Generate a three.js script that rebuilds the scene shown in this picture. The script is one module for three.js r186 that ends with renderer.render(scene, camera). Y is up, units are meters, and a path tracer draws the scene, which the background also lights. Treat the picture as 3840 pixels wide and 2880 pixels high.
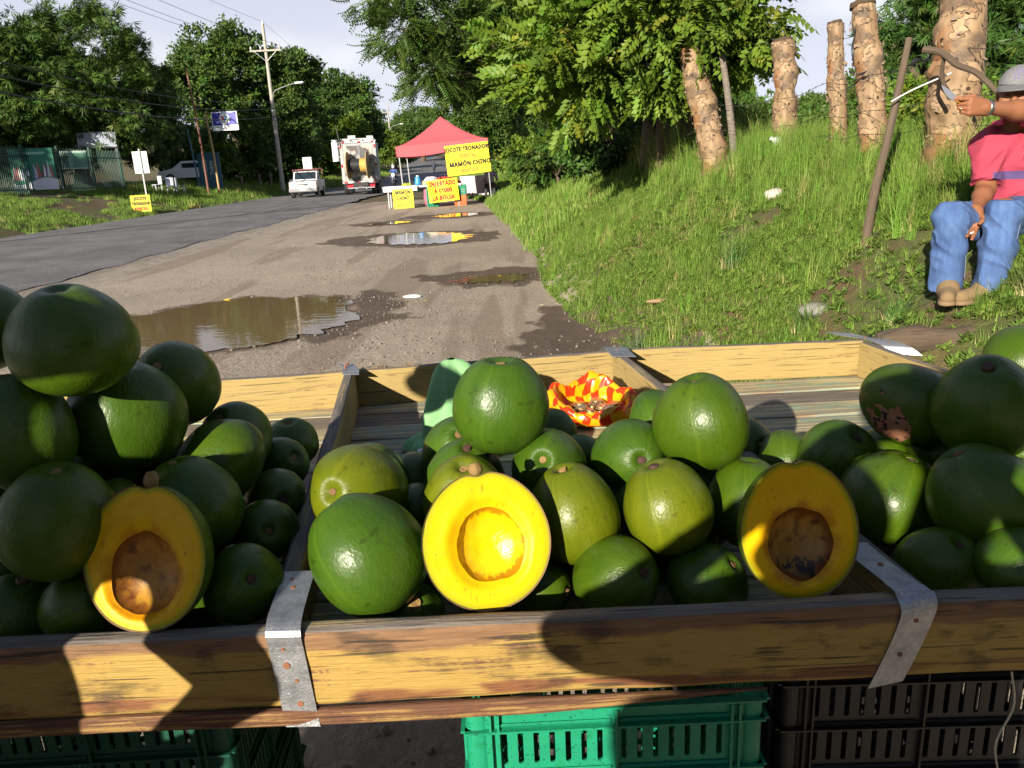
import * as THREE from 'three';
import { mergeGeometries, mergeVertices } from 'three/addons/utils/BufferGeometryUtils.js';

// ---------------------------------------------------------------- camera, sky, sun, exposure
const scene = new THREE.Scene();
const rad = Math.PI / 180;
const camera = new THREE.PerspectiveCamera(52.83, 4 / 3, 0.05, 1500);
camera.position.set(0, 1.7, 0);
camera.rotation.set(-16 * rad, 0, -2.8 * rad);
camera.updateMatrixWorld();
scene.add(camera);

const SUN = new THREE.Vector3(-0.5, 0.39, 1).normalize();      // towards the low afternoon sun, behind and left
const sun = new THREE.DirectionalLight(new THREE.Color(1.0, 0.9, 0.76), 5.0);
sun.name = 'sun';
sun.position.copy(SUN).multiplyScalar(120).add(new THREE.Vector3(-6, 0, -30));
sun.target.position.set(-6, 0, -30);
sun.castShadow = true;
sun.shadow.mapSize.set(4096, 4096);
sun.shadow.camera.left = -60; sun.shadow.camera.right = 60; sun.shadow.camera.top = 60; sun.shadow.camera.bottom = -60; sun.shadow.camera.far = 400;
sun.shadow.radius = 1;
scene.add(sun, sun.target);

const renderer = new THREE.WebGLRenderer({ antialias: true });
renderer.setSize(1024, 768);
renderer.toneMapping = THREE.LinearToneMapping;
renderer.toneMappingExposure = 2.2;
renderer.shadowMap.enabled = true;

// ---------------------------------------------------------------- numbers, noise, textures
function rng(seed) { let a = seed >>> 0; return () => { a = (a + 0x6D2B79F5) | 0; let t = Math.imul(a ^ (a >>> 15), 1 | a); t = (t + Math.imul(t ^ (t >>> 7), 61 | t)) ^ t; return ((t ^ (t >>> 14)) >>> 0) / 4294967296; }; }
const gauss = r => (r() + r() + r() + r() - 2) * 1.0;
function hash(x, y, s) { let h = Math.imul(x, 374761393) + Math.imul(y, 668265263) + Math.imul(s, 1442695041) | 0; h = Math.imul(h ^ (h >>> 13), 1274126177); h ^= h >>> 16; return (h >>> 0) / 4294967296; }
const mod = (a, n) => ((a % n) + n) % n;
function vn(x, y, px = 1e6, py = 1e6, s = 0) {                      // value noise, repeating after px, py
  const ix = Math.floor(x), iy = Math.floor(y); let fx = x - ix, fy = y - iy; fx = fx * fx * (3 - 2 * fx); fy = fy * fy * (3 - 2 * fy);
  const x0 = mod(ix, px), x1 = mod(ix + 1, px), y0 = mod(iy, py), y1 = mod(iy + 1, py);
  const a = hash(x0, y0, s), b = hash(x1, y0, s), c = hash(x0, y1, s), d = hash(x1, y1, s);
  return a + (b - a) * fx + (c - a) * fy + (a - b - c + d) * fx * fy;
}
function fbm(x, y, oct = 4, p = 1e6, q = 1e6, s = 0) { let v = 0, a = 0.5, t = 0; for (let i = 0; i < oct; i++) { v += a * vn(x, y, p, q, s + i); t += a; a *= 0.5; x *= 2; y *= 2; p *= 2; q *= 2; } return v / t; }
const n3 = (x, y, z, s = 0) => (vn(x + z * 0.71, y + z * 0.37, 1e6, 1e6, s) + vn(y + x * 0.31 + 17, z - x * 0.23, 1e6, 1e6, s + 5) + vn(z + 31, x - y * 0.41, 1e6, 1e6, s + 9)) / 3;
const clamp = (v, a = 0, b = 1) => Math.min(b, Math.max(a, v));
const mix = (a, b, t) => a + (b - a) * t;
const mix3 = (a, b, t) => [mix(a[0], b[0], t), mix(a[1], b[1], t), mix(a[2], b[2], t)];
const sstep = (a, b, x) => { const t = clamp((x - a) / (b - a)); return t * t * (3 - 2 * t); };
const V = (x, y, z) => new THREE.Vector3(x, y, z);
function lut(table, z) { if (z >= table[0][0]) return table[0][1]; for (let i = 1; i < table.length; i++) if (z >= table[i][0]) { const t = (table[i - 1][0] - z) / (table[i - 1][0] - table[i][0]); return mix(table[i - 1][1], table[i][1], t * t * (3 - 2 * t) * 0.5 + t * 0.5); } return table[table.length - 1][1]; }

function tex(w, h, fn, srgb = true, ru = 1, rv = 1, wrap = THREE.RepeatWrapping) {
  const d = new Uint8Array(w * h * 4);
  for (let y = 0, k = 0; y < h; y++) for (let x = 0; x < w; x++, k += 4) {
    const c = fn((x + 0.5) / w, (y + 0.5) / h, x, y);
    if (typeof c === 'number') d[k] = d[k + 1] = d[k + 2] = clamp(c) * 255; else { d[k] = clamp(c[0]) * 255; d[k + 1] = clamp(c[1]) * 255; d[k + 2] = clamp(c[2]) * 255; }
    d[k + 3] = 255;
  }
  const t = new THREE.DataTexture(d, w, h, THREE.RGBAFormat);
  if (srgb) t.colorSpace = THREE.SRGBColorSpace;
  t.wrapS = t.wrapT = wrap; t.magFilter = THREE.LinearFilter; t.minFilter = THREE.LinearMipmapLinearFilter; t.generateMipmaps = true;
  t.repeat.set(ru, rv); t.needsUpdate = true;
  return t;
}
function rep(t, u, v) { const c = t.clone(); c.repeat.set(u, v); c.needsUpdate = true; return c; }
function canvasTex(w, h, draw) { const c = document.createElement('canvas'); c.width = w; c.height = h; draw(c.getContext('2d'), w, h); const t = new THREE.CanvasTexture(c); t.colorSpace = THREE.SRGBColorSpace; return t; }

// the sky: hazy white horizon, overhead blue darkened to cut fill, loose thin cloud
{
  const w = 1024, h = 512, d = new Float32Array(w * h * 4);
  for (let y = 0, k = 0; y < h; y++) for (let x = 0; x < w; x++, k += 4) {
    const el = ((y + 0.5) / h - 0.5) * Math.PI, az = ((x + 0.5) / w - 0.5) * 2 * Math.PI, up = Math.max(0, Math.sin(el));
    const haze = Math.exp(-Math.pow(up / 0.42, 2));
    let c = mix3([0.030, 0.056, 0.120], [0.375, 0.395, 0.455], haze);
    const dx = Math.cos(el) * Math.cos(az), dz = Math.cos(el) * Math.sin(az), q = 1 / (up + 0.22);
    const cx = dx * q, cz = dz * q;
    const cl = fbm(cx * 1.5 + 11.3, cz * 1.5 + 4.2, 5, 1e6, 1e6, 31);
    const m = sstep(0.45, 0.72, cl) * 0.75 * (0.35 + 0.65 * haze), body = fbm(cx * 4 + 2, cz * 4 + 9, 4, 1e6, 1e6, 57);
    c = mix3(c, mix3([0.33, 0.345, 0.385], [0.50, 0.50, 0.515], body), m);
    d[k] = c[0]; d[k + 1] = c[1]; d[k + 2] = c[2]; d[k + 3] = 1;
  }
  const sky = new THREE.DataTexture(d, w, h, THREE.RGBAFormat, THREE.FloatType);
  sky.mapping = THREE.EquirectangularReflectionMapping; sky.magFilter = THREE.LinearFilter; sky.minFilter = THREE.LinearFilter; sky.needsUpdate = true;
  scene.background = sky; scene.environment = sky;
}

// ---------------------------------------------------------------- things, parts, materials
const taken = new Map();
function numbered(name) { const n = taken.get(name) ?? 0; taken.set(name, n + 1); return n ? `${name}_${String(n).padStart(3, '0')}` : name; }
function add(o, parent) { if (parent) parent.add(o); else scene.add(o); return o; }
function mesh(name, geo, m, parent) { const o = new THREE.Mesh(Array.isArray(geo) ? merge(geo) : geo, m); o.name = parent ? name : numbered(name); o.castShadow = o.receiveShadow = true; return add(o, parent); }
function thing(name, label, category, pos = [0, 0, 0], turn = 0, group) { const o = new THREE.Group(); o.name = numbered(name); o.position.set(...pos); o.rotation.y = turn; o.userData = { label, category }; if (group) o.userData.group = group; scene.add(o); return o; }
function tag(o, label, category, group) { o.userData = { label, category }; if (group) o.userData.group = group; return o; }
function struct(o) { o.userData = { kind: 'structure' }; return o; }
function dup(root, pos, turn, label, group) { const r = root.clone(); r.name = numbered(root.name.replace(/_\d{3}$/, '')); r.userData = { ...root.userData }; if (label) r.userData.label = label; if (group) r.userData.group = group; r.position.set(...pos); if (turn !== undefined) r.rotation.y = turn; scene.add(r); return r; }
function M(c, rough = 0.7, o = {}) { const m = new THREE.MeshPhysicalMaterial({ roughness: rough, ...o }); if (Array.isArray(c)) m.color.setRGB(...c); else if (c !== undefined) m.color.set(c); return m; }
function merge(list) {
  const ls = list.map(g => { let q = g.index ? g.toNonIndexed() : g.clone(); for (const k of Object.keys(q.attributes)) if (!['position', 'normal', 'uv'].includes(k)) q.deleteAttribute(k); if (!q.attributes.normal) q.computeVertexNormals(); if (!q.attributes.uv) q.setAttribute('uv', new THREE.BufferAttribute(new Float32Array(q.attributes.position.count * 2), 2)); return q; });
  return mergeGeometries(ls, false);
}
function instanced(name, geo, m, mats, cols, parent) {
  const o = new THREE.InstancedMesh(geo, m, mats.length);
  mats.forEach((x, i) => o.setMatrixAt(i, x));
  if (cols) cols.forEach((c, i) => o.setColorAt(i, c));
  o.name = parent ? name : numbered(name); o.castShadow = o.receiveShadow = true; o.frustumCulled = false;
  return add(o, parent);
}

// ---------------------------------------------------------------- shapes
function boxUV(g) {                                                // uv in metres, from the side each face points to
  const p = g.attributes.position, n = g.attributes.normal, uv = new Float32Array(p.count * 2);
  for (let i = 0; i < p.count; i++) {
    const ax = Math.abs(n.getX(i)), ay = Math.abs(n.getY(i)), az = Math.abs(n.getZ(i));
    if (az >= ax && az >= ay) { uv[2 * i] = p.getX(i); uv[2 * i + 1] = p.getY(i); }
    else if (ay >= ax) { uv[2 * i] = p.getX(i); uv[2 * i + 1] = p.getZ(i) + 0.137; }
    else { uv[2 * i] = p.getZ(i); uv[2 * i + 1] = p.getY(i) + 0.071; }
  }
  g.setAttribute('uv', new THREE.BufferAttribute(uv, 2)); return g;
}
function box(w, h, d, x = 0, y = 0, z = 0, rx = 0, ry = 0, rz = 0) { const g = boxUV(new THREE.BoxGeometry(w, h, d)); if (rx || ry || rz) g.applyMatrix4(new THREE.Matrix4().makeRotationFromEuler(new THREE.Euler(rx, ry, rz))); g.translate(x, y, z); return g; }
function rbox(w, h, d, r = 0.004, seg = [2, 2, 2], rough = 0, seed = 1) {   // rounded, slightly uneven box
  const [a, b, c] = seg, g0 = new THREE.BoxGeometry(w, h, d, a + 2, b + 2, c + 2), p = g0.attributes.position, uvn = g0.attributes.normal.clone();
  const snap = (v, half, n) => { const k = Math.round((v / (2 * half) + 0.5) * (n + 2)); if (k <= 0) return -half; if (k >= n + 2) return half; if (n < 1) return 0; return -half + r + (2 * half - 2 * r) * (k - 1) / n; };
  const v = V(0, 0, 0), q = V(0, 0, 0);
  for (let i = 0; i < p.count; i++) {
    v.set(snap(p.getX(i), w / 2, a), snap(p.getY(i), h / 2, b), snap(p.getZ(i), d / 2, c));
    q.set(clamp(v.x, -w / 2 + r, w / 2 - r), clamp(v.y, -h / 2 + r, h / 2 - r), clamp(v.z, -d / 2 + r, d / 2 - r));
    v.sub(q); if (v.lengthSq() > 1e-12) v.setLength(r); v.add(q);
    if (rough) { const s = rough; const dx = (n3(v.x * 9, v.y * 30, v.z * 30, seed) - 0.5) * s, dy = (n3(v.x * 9, v.y * 25, v.z * 25, seed + 3) - 0.5) * 2 * s, dz = (n3(v.x * 9, v.y * 25, v.z * 25, seed + 7) - 0.5) * 2 * s; v.x += dx; v.y += dy; v.z += dz; }
    p.setXYZ(i, v.x, v.y, v.z);
  }
  g0.setAttribute('normal', uvn); boxUV(g0);
  const uv = g0.attributes.uv;
  const g = g0.clone(); g.deleteAttribute('normal'); g.deleteAttribute('uv');
  const m = mergeVertices(g, 1e-5); m.computeVertexNormals();
  // smooth normals back onto the split vertices, so that uv seams stay
  const key = (x, y, z) => `${Math.round(x * 1e5)},${Math.round(y * 1e5)},${Math.round(z * 1e5)}`, map = new Map(), mp = m.attributes.position, mn = m.attributes.normal;
  for (let i = 0; i < mp.count; i++) map.set(key(mp.getX(i), mp.getY(i), mp.getZ(i)), i);
  const nn = new Float32Array(p.count * 3);
  for (let i = 0; i < p.count; i++) { const j = map.get(key(p.getX(i), p.getY(i), p.getZ(i))); if (j === undefined) { nn[3 * i] = uvn.getX(i); nn[3 * i + 1] = uvn.getY(i); nn[3 * i + 2] = uvn.getZ(i); } else { nn[3 * i] = mn.getX(j); nn[3 * i + 1] = mn.getY(j); nn[3 * i + 2] = mn.getZ(j); } }
  g0.setAttribute('normal', new THREE.BufferAttribute(nn, 3)); g0.setAttribute('uv', uv);
  return g0;
}
function tube(pts, r, seg = 8, rings) {                              // tapered tube along points; r a number or function of 0..1
  const curve = new THREE.CatmullRomCurve3(pts.map(p => p.isVector3 ? p : V(...p)), false, 'centripetal');
  const n = rings ?? Math.max(2, (pts.length - 1) * 5), fr = curve.computeFrenetFrames(n, false), pos = [], uv = [], idx = [], L = curve.getLength();
  for (let i = 0; i <= n; i++) {
    const t = i / n, c = curve.getPointAt(t), q = typeof r === 'function' ? r(t) : r;
    for (let j = 0; j <= seg; j++) { const a = j / seg * Math.PI * 2, x = Math.cos(a) * q, y = Math.sin(a) * q, N = fr.normals[i], B = fr.binormals[i]; pos.push(c.x + N.x * x + B.x * y, c.y + N.y * x + B.y * y, c.z + N.z * x + B.z * y); uv.push(j / seg, t * L); }
  }
  for (let i = 0; i < n; i++) for (let j = 0; j < seg; j++) { const a = i * (seg + 1) + j, b = a + seg + 1; idx.push(a, a + 1, b, b, a + 1, b + 1); }
  for (const [row, flip] of [[0, true], [n, false]]) {               // caps
    const q = typeof r === 'function' ? r(row / n) : r; if (q < 1e-4) continue;
    const c = curve.getPointAt(row / n), k = pos.length / 3; pos.push(c.x, c.y, c.z); uv.push(0.5, row / n * L);
    for (let j = 0; j < seg; j++) { const a = row * (seg + 1) + j; flip ? idx.push(k, a + 1, a) : idx.push(k, a, a + 1); }
  }
  const g = new THREE.BufferGeometry(); g.setAttribute('position', new THREE.Float32BufferAttribute(pos, 3)); g.setAttribute('uv', new THREE.Float32BufferAttribute(uv, 2)); g.setIndex(idx); g.computeVertexNormals();
  return g;
}
function cyl(r0, r1, h, x = 0, y = 0, z = 0, seg = 12, rx = 0, rz = 0) { const g = new THREE.CylinderGeometry(r1, r0, h, seg); if (rx) g.rotateX(rx); if (rz) g.rotateZ(rz); g.translate(x, y, z); return g; }
function bar(a, b, r, seg = 6, r2) { return tube([a, b], r2 === undefined ? r : t => mix(r, r2, t), seg, 1); }
function place(o, a, b, upv = V(0, 1, 0)) { return o; }

// ---------------------------------------------------------------- the lie of the land
const ROAD_Y = [[5, 0], [-62, 0], [-80, 0.12], [-100, 0.3], [-135, 0.75], [-160, 1.6], [-187, 2.6], [-250, 5.5], [-400, 14]];
const ROAD_X = [[10, -12.7], [-60, -12.7], [-78, -11.0], [-95, -10.6], [-135, -13.2], [-187, -17.2], [-250, -26], [-400, -60]];
const GRASS_X = [[4, 2.1], [-3, 1.75], [-5, 1.4], [-7.2, 1.08], [-8.6, 0.78], [-10.7, 0.62], [-14, 0.66], [-20, 0.36], [-25, -0.02], [-34, -0.55], [-42, -1.6], [-55, -4.2], [-70, -5.6], [-95, -5.6], [-135, -8.2], [-187, -12], [-250, -21], [-400, -55]];
const FENCE_X = [[4, 3.6], [-6, 3.4], [-10, 3.2], [-26, 2.95], [-45, 2.6], [-80, 1.5], [-400, -30]];
const roadY = z => lut(ROAD_Y, z), roadX = z => lut(ROAD_X, z), grassX = z => lut(GRASS_X, z), fenceX = z => lut(FENCE_X, z);
function land(x, z) {
  const y0 = roadY(z), rx = roadX(z);
  let y = y0;
  const gx = grassX(z), fx = fenceX(z);
  if (x > gx) {
    const top = 1.62 * (1 - 0.55 * sstep(-20, -60, z)), t = (x - gx) / (fx - gx);
    y += t < 1 ? top * Math.pow(Math.max(t, 0), 0.8) : top + 0.05 * sstep(1, 1.4, t) - 1.0 * sstep(fx + 2.2, fx + 12, x) * top / 1.62;
    y += (n3(x * 1.1, 0, z * 1.1, 3) - 0.5) * 0.22 * sstep(0, 0.25, t) + (n3(x * 4, 0, z * 4, 8) - 0.5) * 0.05 * sstep(0, 0.1, t);
  }
  const lx = rx - 4.7;
  if (x < lx) { const t = (lx - x) / 6.3; y += t < 1 ? 1.35 * Math.pow(t, 0.85) : 1.35 + 0.3 * sstep(1, 3, t); y += (n3(x * 0.6, 2, z * 0.6, 5) - 0.5) * 0.35 * sstep(0, 0.4, t); }
  y += 0.26 * Math.exp(-Math.pow((x - 1.98) / 0.23, 2) - Math.pow((z + 3.92) / 0.32, 2));
  if (z < -120) y += Math.max(0, (Math.abs(x - rx) - 12)) * 0.05 * sstep(-120, -220, z);
  return y;
}
function sheet(xs, zs, hf, uvf) {                                   // a sheet over the land: xs(z, i) columns, zs rows
  const pos = [], uv = [], idx = [], nx = xs(zs[0]).length;
  zs.forEach(z => xs(z).forEach(x => { pos.push(x, hf(x, z), z); const q = uvf(x, z); uv.push(q[0], q[1]); }));
  for (let i = 0; i < zs.length - 1; i++) for (let j = 0; j < nx - 1; j++) { const a = i * nx + j, b = a + nx; idx.push(a, a + 1, b, b, a + 1, b + 1); }
  const g = new THREE.BufferGeometry(); g.setAttribute('position', new THREE.Float32BufferAttribute(pos, 3)); g.setAttribute('uv', new THREE.Float32BufferAttribute(uv, 2)); g.setIndex(idx); g.computeVertexNormals();
  return g;
}
const steps = (a, b, n, e = 1) => Array.from({ length: n + 1 }, (_, i) => a + (b - a) * Math.pow(i / n, e));
// ---------------------------------------------------------------- ground, road, dirt shoulder, puddles
const grainBump = tex(512, 512, (u, v, x, y) => 0.5 * fbm(u * 64, v * 64, 3, 64, 64, 2) + 0.5 * hash(x, y, 4) * fbm(u * 16, v * 16, 2, 16, 16, 6), false);
const soilTex = tex(768, 768, (u, v, x, y) => {
  const a = fbm(u * 10, v * 10, 5, 10, 10, 1), b = fbm(u * 60, v * 60, 3, 60, 60, 7), g = sstep(0.42, 0.62, fbm(u * 6, v * 6, 4, 6, 6, 21));
  const soil = mix3([0.30, 0.22, 0.15], [0.43, 0.34, 0.24], a * 0.6 + b * 0.4), grass = mix3([0.22, 0.27, 0.10], [0.38, 0.40, 0.18], b * 0.7 + a * 0.3);
  return mix3(soil, grass, g * 0.75 + 0.1);
});
const groundMat = M(0xffffff, 0.95, { map: rep(soilTex, 0.33, 0.33), bumpMap: rep(grainBump, 1.3, 1.3), bumpScale: 0.02 });
{
  const xs0 = [...steps(-420, -60, 14), ...steps(-52, -26, 8), ...steps(-25, -16.6, 28), ...steps(-15, -3, 8), ...steps(-2.6, 5, 70), ...steps(5.6, 24, 22), ...steps(30, 420, 12)];
  const zs = [...steps(420, 40, 8), ...steps(30, 3, 6), ...steps(2, -16, 130), ...steps(-16.4, -50, 80), ...steps(-51, -120, 46), ...steps(-125, -620, 34)];
  const g = sheet(() => xs0, zs, (x, z) => land(x, z) - 0.012 - 0.05 * sstep(0.4, -0.2, Math.max(x - grassX(z), roadX(z) - 4.7 - x)), (x, z) => [x, z]);
  const rows = []; struct(mesh('ground', g, groundMat));
}
const asphaltTex = tex(768, 768, (u, v, x, y) => { const a = fbm(u * 8, v * 8, 4, 8, 8, 41), s = hash(x, y, 3), p = fbm(u * 200, v * 200, 2, 200, 200, 9); const cr = sstep(0.02, 0.005, Math.abs(fbm(u * 7 + 3, v * 5, 4, 7, 5, 77) - 0.5)), k = 0.40 + 0.16 * (a - 0.5) + 0.10 * (p - 0.5) - 0.05 * cr + (s > 0.97 ? 0.10 : s < 0.06 ? -0.08 : 0); return [k, k * 0.985, k * 0.98]; });
const asphaltMat = M(0xffffff, 0.82, { map: rep(asphaltTex, 0.16, 0.11), bumpMap: rep(grainBump, 1.4, 1.4), bumpScale: 0.006 });
{
  const zs = [...steps(12, -62, 160), ...steps(-63, -400, 120)];
  const edge = (z, s) => (fbm(z * 0.9, s * 7, 4, 1e6, 1e6, 12) - 0.5) * 0.7 + (fbm(z * 4, s * 3, 2, 1e6, 1e6, 14) - 0.5) * 0.2;
  const g = sheet(z => { const c = roadX(z), a = c - 4.5 + edge(z, 1) * 0.5, b = c + 4.55 + edge(z, 2); return steps(a, b, 10); }, zs, (x, z) => roadY(z) + 0.022 + 0.05 * (1 - Math.pow((x - roadX(z)) / 4.6, 2)), (x, z) => [x, z]);
  struct(mesh('road', g, asphaltMat));
}
// puddles: outlines on the ground, in metres
const PUDDLES = [
  { name: 'puddle', o: [[-5.2, -9.1], [-4.77, -9.85], [-4.4, -10.45], [-3.7, -10.9], [-2.95, -10.8], [-2.35, -10.4], [-1.95, -9.6], [-1.82, -8.9], [-2.1, -8.25], [-2.45, -7.85], [-3.05, -7.5], [-3.7, -7.45], [-4.4, -7.9], [-5.0, -8.4]] },
  { name: 'puddle', o: [[-3.35, -19.4], [-2.8, -20.5], [-1.9, -20.7], [-1.2, -20.1], [-0.85, -19.2], [-1.1, -17.9], [-1.8, -17.6], [-2.5, -17.9]] },
  { name: 'puddle', o: [[-0.75, -11.75], [-0.3, -12.2], [0.15, -12.2], [0.32, -11.9], [0.2, -11.5], [-0.3, -11.4], [-0.7, -11.5]] },
  { name: 'puddle', o: [[-2.3, -27.4], [-1.7, -28.4], [-1.0, -28.2], [-0.9, -27.2], [-1.5, -26.7], [-2.1, -26.8]] },
  { name: 'puddle', o: [[-4.3, -25.0], [-3.7, -25.6], [-3.0, -25.4], [-3.2, -24.8], [-3.9, -24.6]] }
];
function ragged(o, n, amp, seed, grow = 0) {
  const c = new THREE.CatmullRomCurve3(o.map(p => V(p[0], 0, p[1])), true), pts = c.getPoints(n).slice(0, -1), m = pts.reduce((s, p) => s.add(p), V(0, 0, 0)).multiplyScalar(1 / pts.length);
  return pts.map((p, i) => { const d = p.clone().sub(m), L = d.length(), k = 1 + (fbm(i * 0.35, seed, 3, 1e6, 1e6, seed) - 0.5) * amp / L * 2 + grow / L; return m.clone().add(d.multiplyScalar(k)); });
}
function inOutline(x, z, pts) { let c = false; for (let i = 0, j = pts.length - 1; i < pts.length; j = i++) { const a = pts[i], b = pts[j]; if ((a.z > z) !== (b.z > z) && x < (b.x - a.x) * (z - a.z) / (b.z - a.z) + a.x) c = !c; } return c; }
function outDist(x, z, pts) { const B = pts.bb ??= [Math.min(...pts.map(p => p.x)) - 1.2, Math.max(...pts.map(p => p.x)) + 1.2, Math.min(...pts.map(p => p.z)) - 1.2, Math.max(...pts.map(p => p.z)) + 1.2]; if (x < B[0] || x > B[1] || z < B[2] || z > B[3]) return 1; let d = 1e9; for (let i = 0, j = pts.length - 1; i < pts.length; j = i++) { const a = pts[i], b = pts[j], vx = b.x - a.x, vz = b.z - a.z, t = clamp(((x - a.x) * vx + (z - a.z) * vz) / (vx * vx + vz * vz)); d = Math.min(d, Math.hypot(x - a.x - vx * t, z - a.z - vz * t)); } return inOutline(x, z, pts) ? -d : d; }
const pudPts = PUDDLES.map((p, i) => ragged(p.o, 140, 0.28, 3 + i));
const DAMP = [[[0.35, -6.2], [0.25, -7.6], [0.45, -8.9], [0.95, -9.1], [1.5, -7.5], [1.6, -6.0], [1.0, -5.6]], [[-1.55, -12.1], [-0.6, -12.7], [0.3, -12.9], [0.75, -12.2], [0.65, -11.3], [0, -11.0], [-1.0, -11.3]], [[-4.5, -20], [-3.4, -21], [-1.5, -21], [-0.2, -20], [-0.3, -18], [-1.5, -17.2], [-3.2, -17.6]], [[-3.6, -27.6], [-2, -29], [-0.5, -28.6], [-0.2, -27], [-1.5, -26], [-3, -26.3]], [[-5, -25], [-4, -26.2], [-2.6, -25.7], [-2.7, -24.5], [-4, -24.1]], [[-2.1, -11.2], [-1.3, -10], [-1.35, -8.8], [-2.0, -7.8], [-2.4, -8.4], [-1.9, -9.6]]].map((o, i) => ragged(o, 60, 0.3, 11 + i));
const waterMat = M([0.16, 0.11, 0.055], 0.03, { ior: 1.33, specularIntensity: 1, bumpMap: rep(tex(256, 256, (u, v) => fbm(u * 7, v * 16, 3, 7, 16, 61), false), 0.9, 0.9), bumpScale: 0.0007 });
const shoulderLX = z => roadX(z) + 4.3, shoulderRX = z => grassX(z) + 0.35 + (fbm(z * 1.3, 3, 3, 1e6, 1e6, 4) - 0.5) * 0.5;
const dirtY = (x, z) => roadY(z) + 0.012 + (fbm(x * 0.8, z * 0.8, 3, 1e6, 1e6, 70) - 0.5) * 0.03 + 0.02 * sstep(2, 0, x - shoulderLX(z)) * 0;
{
  const U0 = -9.2, UW = 12.4, Z0 = 4, ZL = 46;
  const dirtTex = tex(1152, 1664, (u, v, px, py) => {
    const x = U0 + u * UW, z = Z0 - v * ZL;
    const a = fbm(x * 0.7, z * 0.45, 4, 1e6, 1e6, 1), b = fbm(x * 7, z * 5, 3, 1e6, 1e6, 2), s = hash(px, py, 5);
    let c = mix3([0.50, 0.455, 0.40], [0.66, 0.605, 0.535], a * 0.65 + b * 0.35);
    const grey = sstep(1.9, 0.2, x - shoulderLX(z) + (b - 0.5) * 1.6); c = mix3(c, mix3([0.42, 0.40, 0.375], [0.56, 0.53, 0.49], b), grey * 0.75);
    const grav = sstep(0.5, 0.6, fbm(x * 1.1 + 4, z * 0.9, 3, 1e6, 1e6, 9)); c = c.map(k => k * (1 + (s - 0.5) * 0.16 + (s > 0.93 ? 0.12 * (0.4 + grav) : s < 0.07 ? -0.16 * (0.4 + grav) : 0)));
    const tr = sstep(0.56, 0.66, fbm(x * 2.4, z * 0.25, 3, 1e6, 1e6, 15)); c = mix3(c, [0.44, 0.375, 0.31], tr * 0.45);
    let w = 0; for (const d of DAMP) { const o = outDist(x, z, d); if (o > 0.6) continue; const q = o + (fbm(x * 5, z * 3.5, 4, 1e6, 1e6, 33) - 0.5) * 0.55; w = Math.max(w, sstep(0.06, -0.06, q)); }
    for (const d of pudPts) { const o = outDist(x, z, d); if (o > 0.6) continue; const q = o + (fbm(x * 5, z * 4, 3, 1e6, 1e6, 35) - 0.5) * 0.3; w = Math.max(w, sstep(0.22, 0.05, q) * 0.9); }
    return mix3(c, mix3([0.27, 0.215, 0.17], [0.345, 0.28, 0.225], b), w * 0.93);
  }, true, 1, 1, THREE.ClampToEdgeWrapping);
  const dirtMat = M(0xffffff, 0.93, { map: dirtTex, bumpMap: rep(grainBump, 9, 30), bumpScale: 0.012 });
  const zs = [...steps(Z0, -16, 90), ...steps(-16.3, -42, 60)];
  const g = sheet(z => steps(shoulderLX(z) + 0.02, shoulderRX(z), 60), zs, (x, z) => Math.max(dirtY(x, z), x > grassX(z) ? land(x, z) + 0.004 : -9), (x, z) => [(x - U0) / UW, (Z0 - z) / ZL]);
  struct(mesh('dirt_shoulder', g, dirtMat));
}
PUDDLES.forEach((p, i) => {
  const s = new THREE.Shape(pudPts[i].map(q => new THREE.Vector2(q.x, -q.z))), g = new THREE.ShapeGeometry(s); g.rotateX(-Math.PI / 2);
  const yy = Math.max(...pudPts[i].map(q => dirtY(q.x, q.z))) + 0.004; g.translate(0, yy, 0);
  struct(mesh(p.name, g, waterMat));
});
// broken edge of the asphalt: a few chipped slabs and holes
{
  const r = rng(71), mats = [], cols = [], m4 = new THREE.Matrix4(), q = new THREE.Quaternion(), e = new THREE.Euler();
  const stone = new THREE.IcosahedronGeometry(1, 1); { const p = stone.attributes.position; for (let i = 0; i < p.count; i++) { const x = p.getX(i), y = p.getY(i), z = p.getZ(i), k = 0.75 + 0.5 * n3(x * 1.7 + 5, y * 1.7, z * 1.7, 2); p.setXYZ(i, x * k, y * k * 0.7, z * k); } stone.computeVertexNormals(); }
  const put = (x, z, s, c) => { if (pudPts.some(P => inOutline(x, z, P))) return; e.set(r() * 3, r() * 6, r() * 3); mats.push(m4.clone().compose(V(x, dirtY(x, z) + s * 0.25, z), q.setFromEuler(e).clone(), V(s, s, s * (0.7 + r() * 0.6)))); cols.push(new THREE.Color().setRGB(...c)); };
  for (let i = 0; i < 15000; i++) { const z = -3.2 - 17 * Math.pow(r(), 1.3), x = mix(-8.4, grassX(z) + 0.2, r()); const dens = fbm(x * 0.8 + 3, z * 0.7, 3, 1e6, 1e6, 9) + 0.25 * sstep(0.9, 0.1, Math.abs(outDist(x, z, pudPts[0]))); if (dens < 0.5 + 0.2 * r()) continue; const k = 0.7 + 0.6 * r(); put(x, z, 0.004 + 0.013 * Math.pow(r(), 3), [0.15 * k, 0.133 * k, 0.112 * k]); }
  for (let i = 0; i < 900; i++) { const z = -0.3 - 2.6 * r(), x = mix(-2.2, 2.0, r()), k = 0.6 + 0.7 * r(); put(x, z, 0.005 + 0.022 * Math.pow(r(), 2), [0.19 * k, 0.165 * k, 0.135 * k]); }
  const o = instanced('gravel', stone, M(0xffffff, 0.9), mats, cols); o.userData = { kind: 'stuff', label: 'small loose gravel scattered on the dirt shoulder', category: 'gravel' };
}
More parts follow.
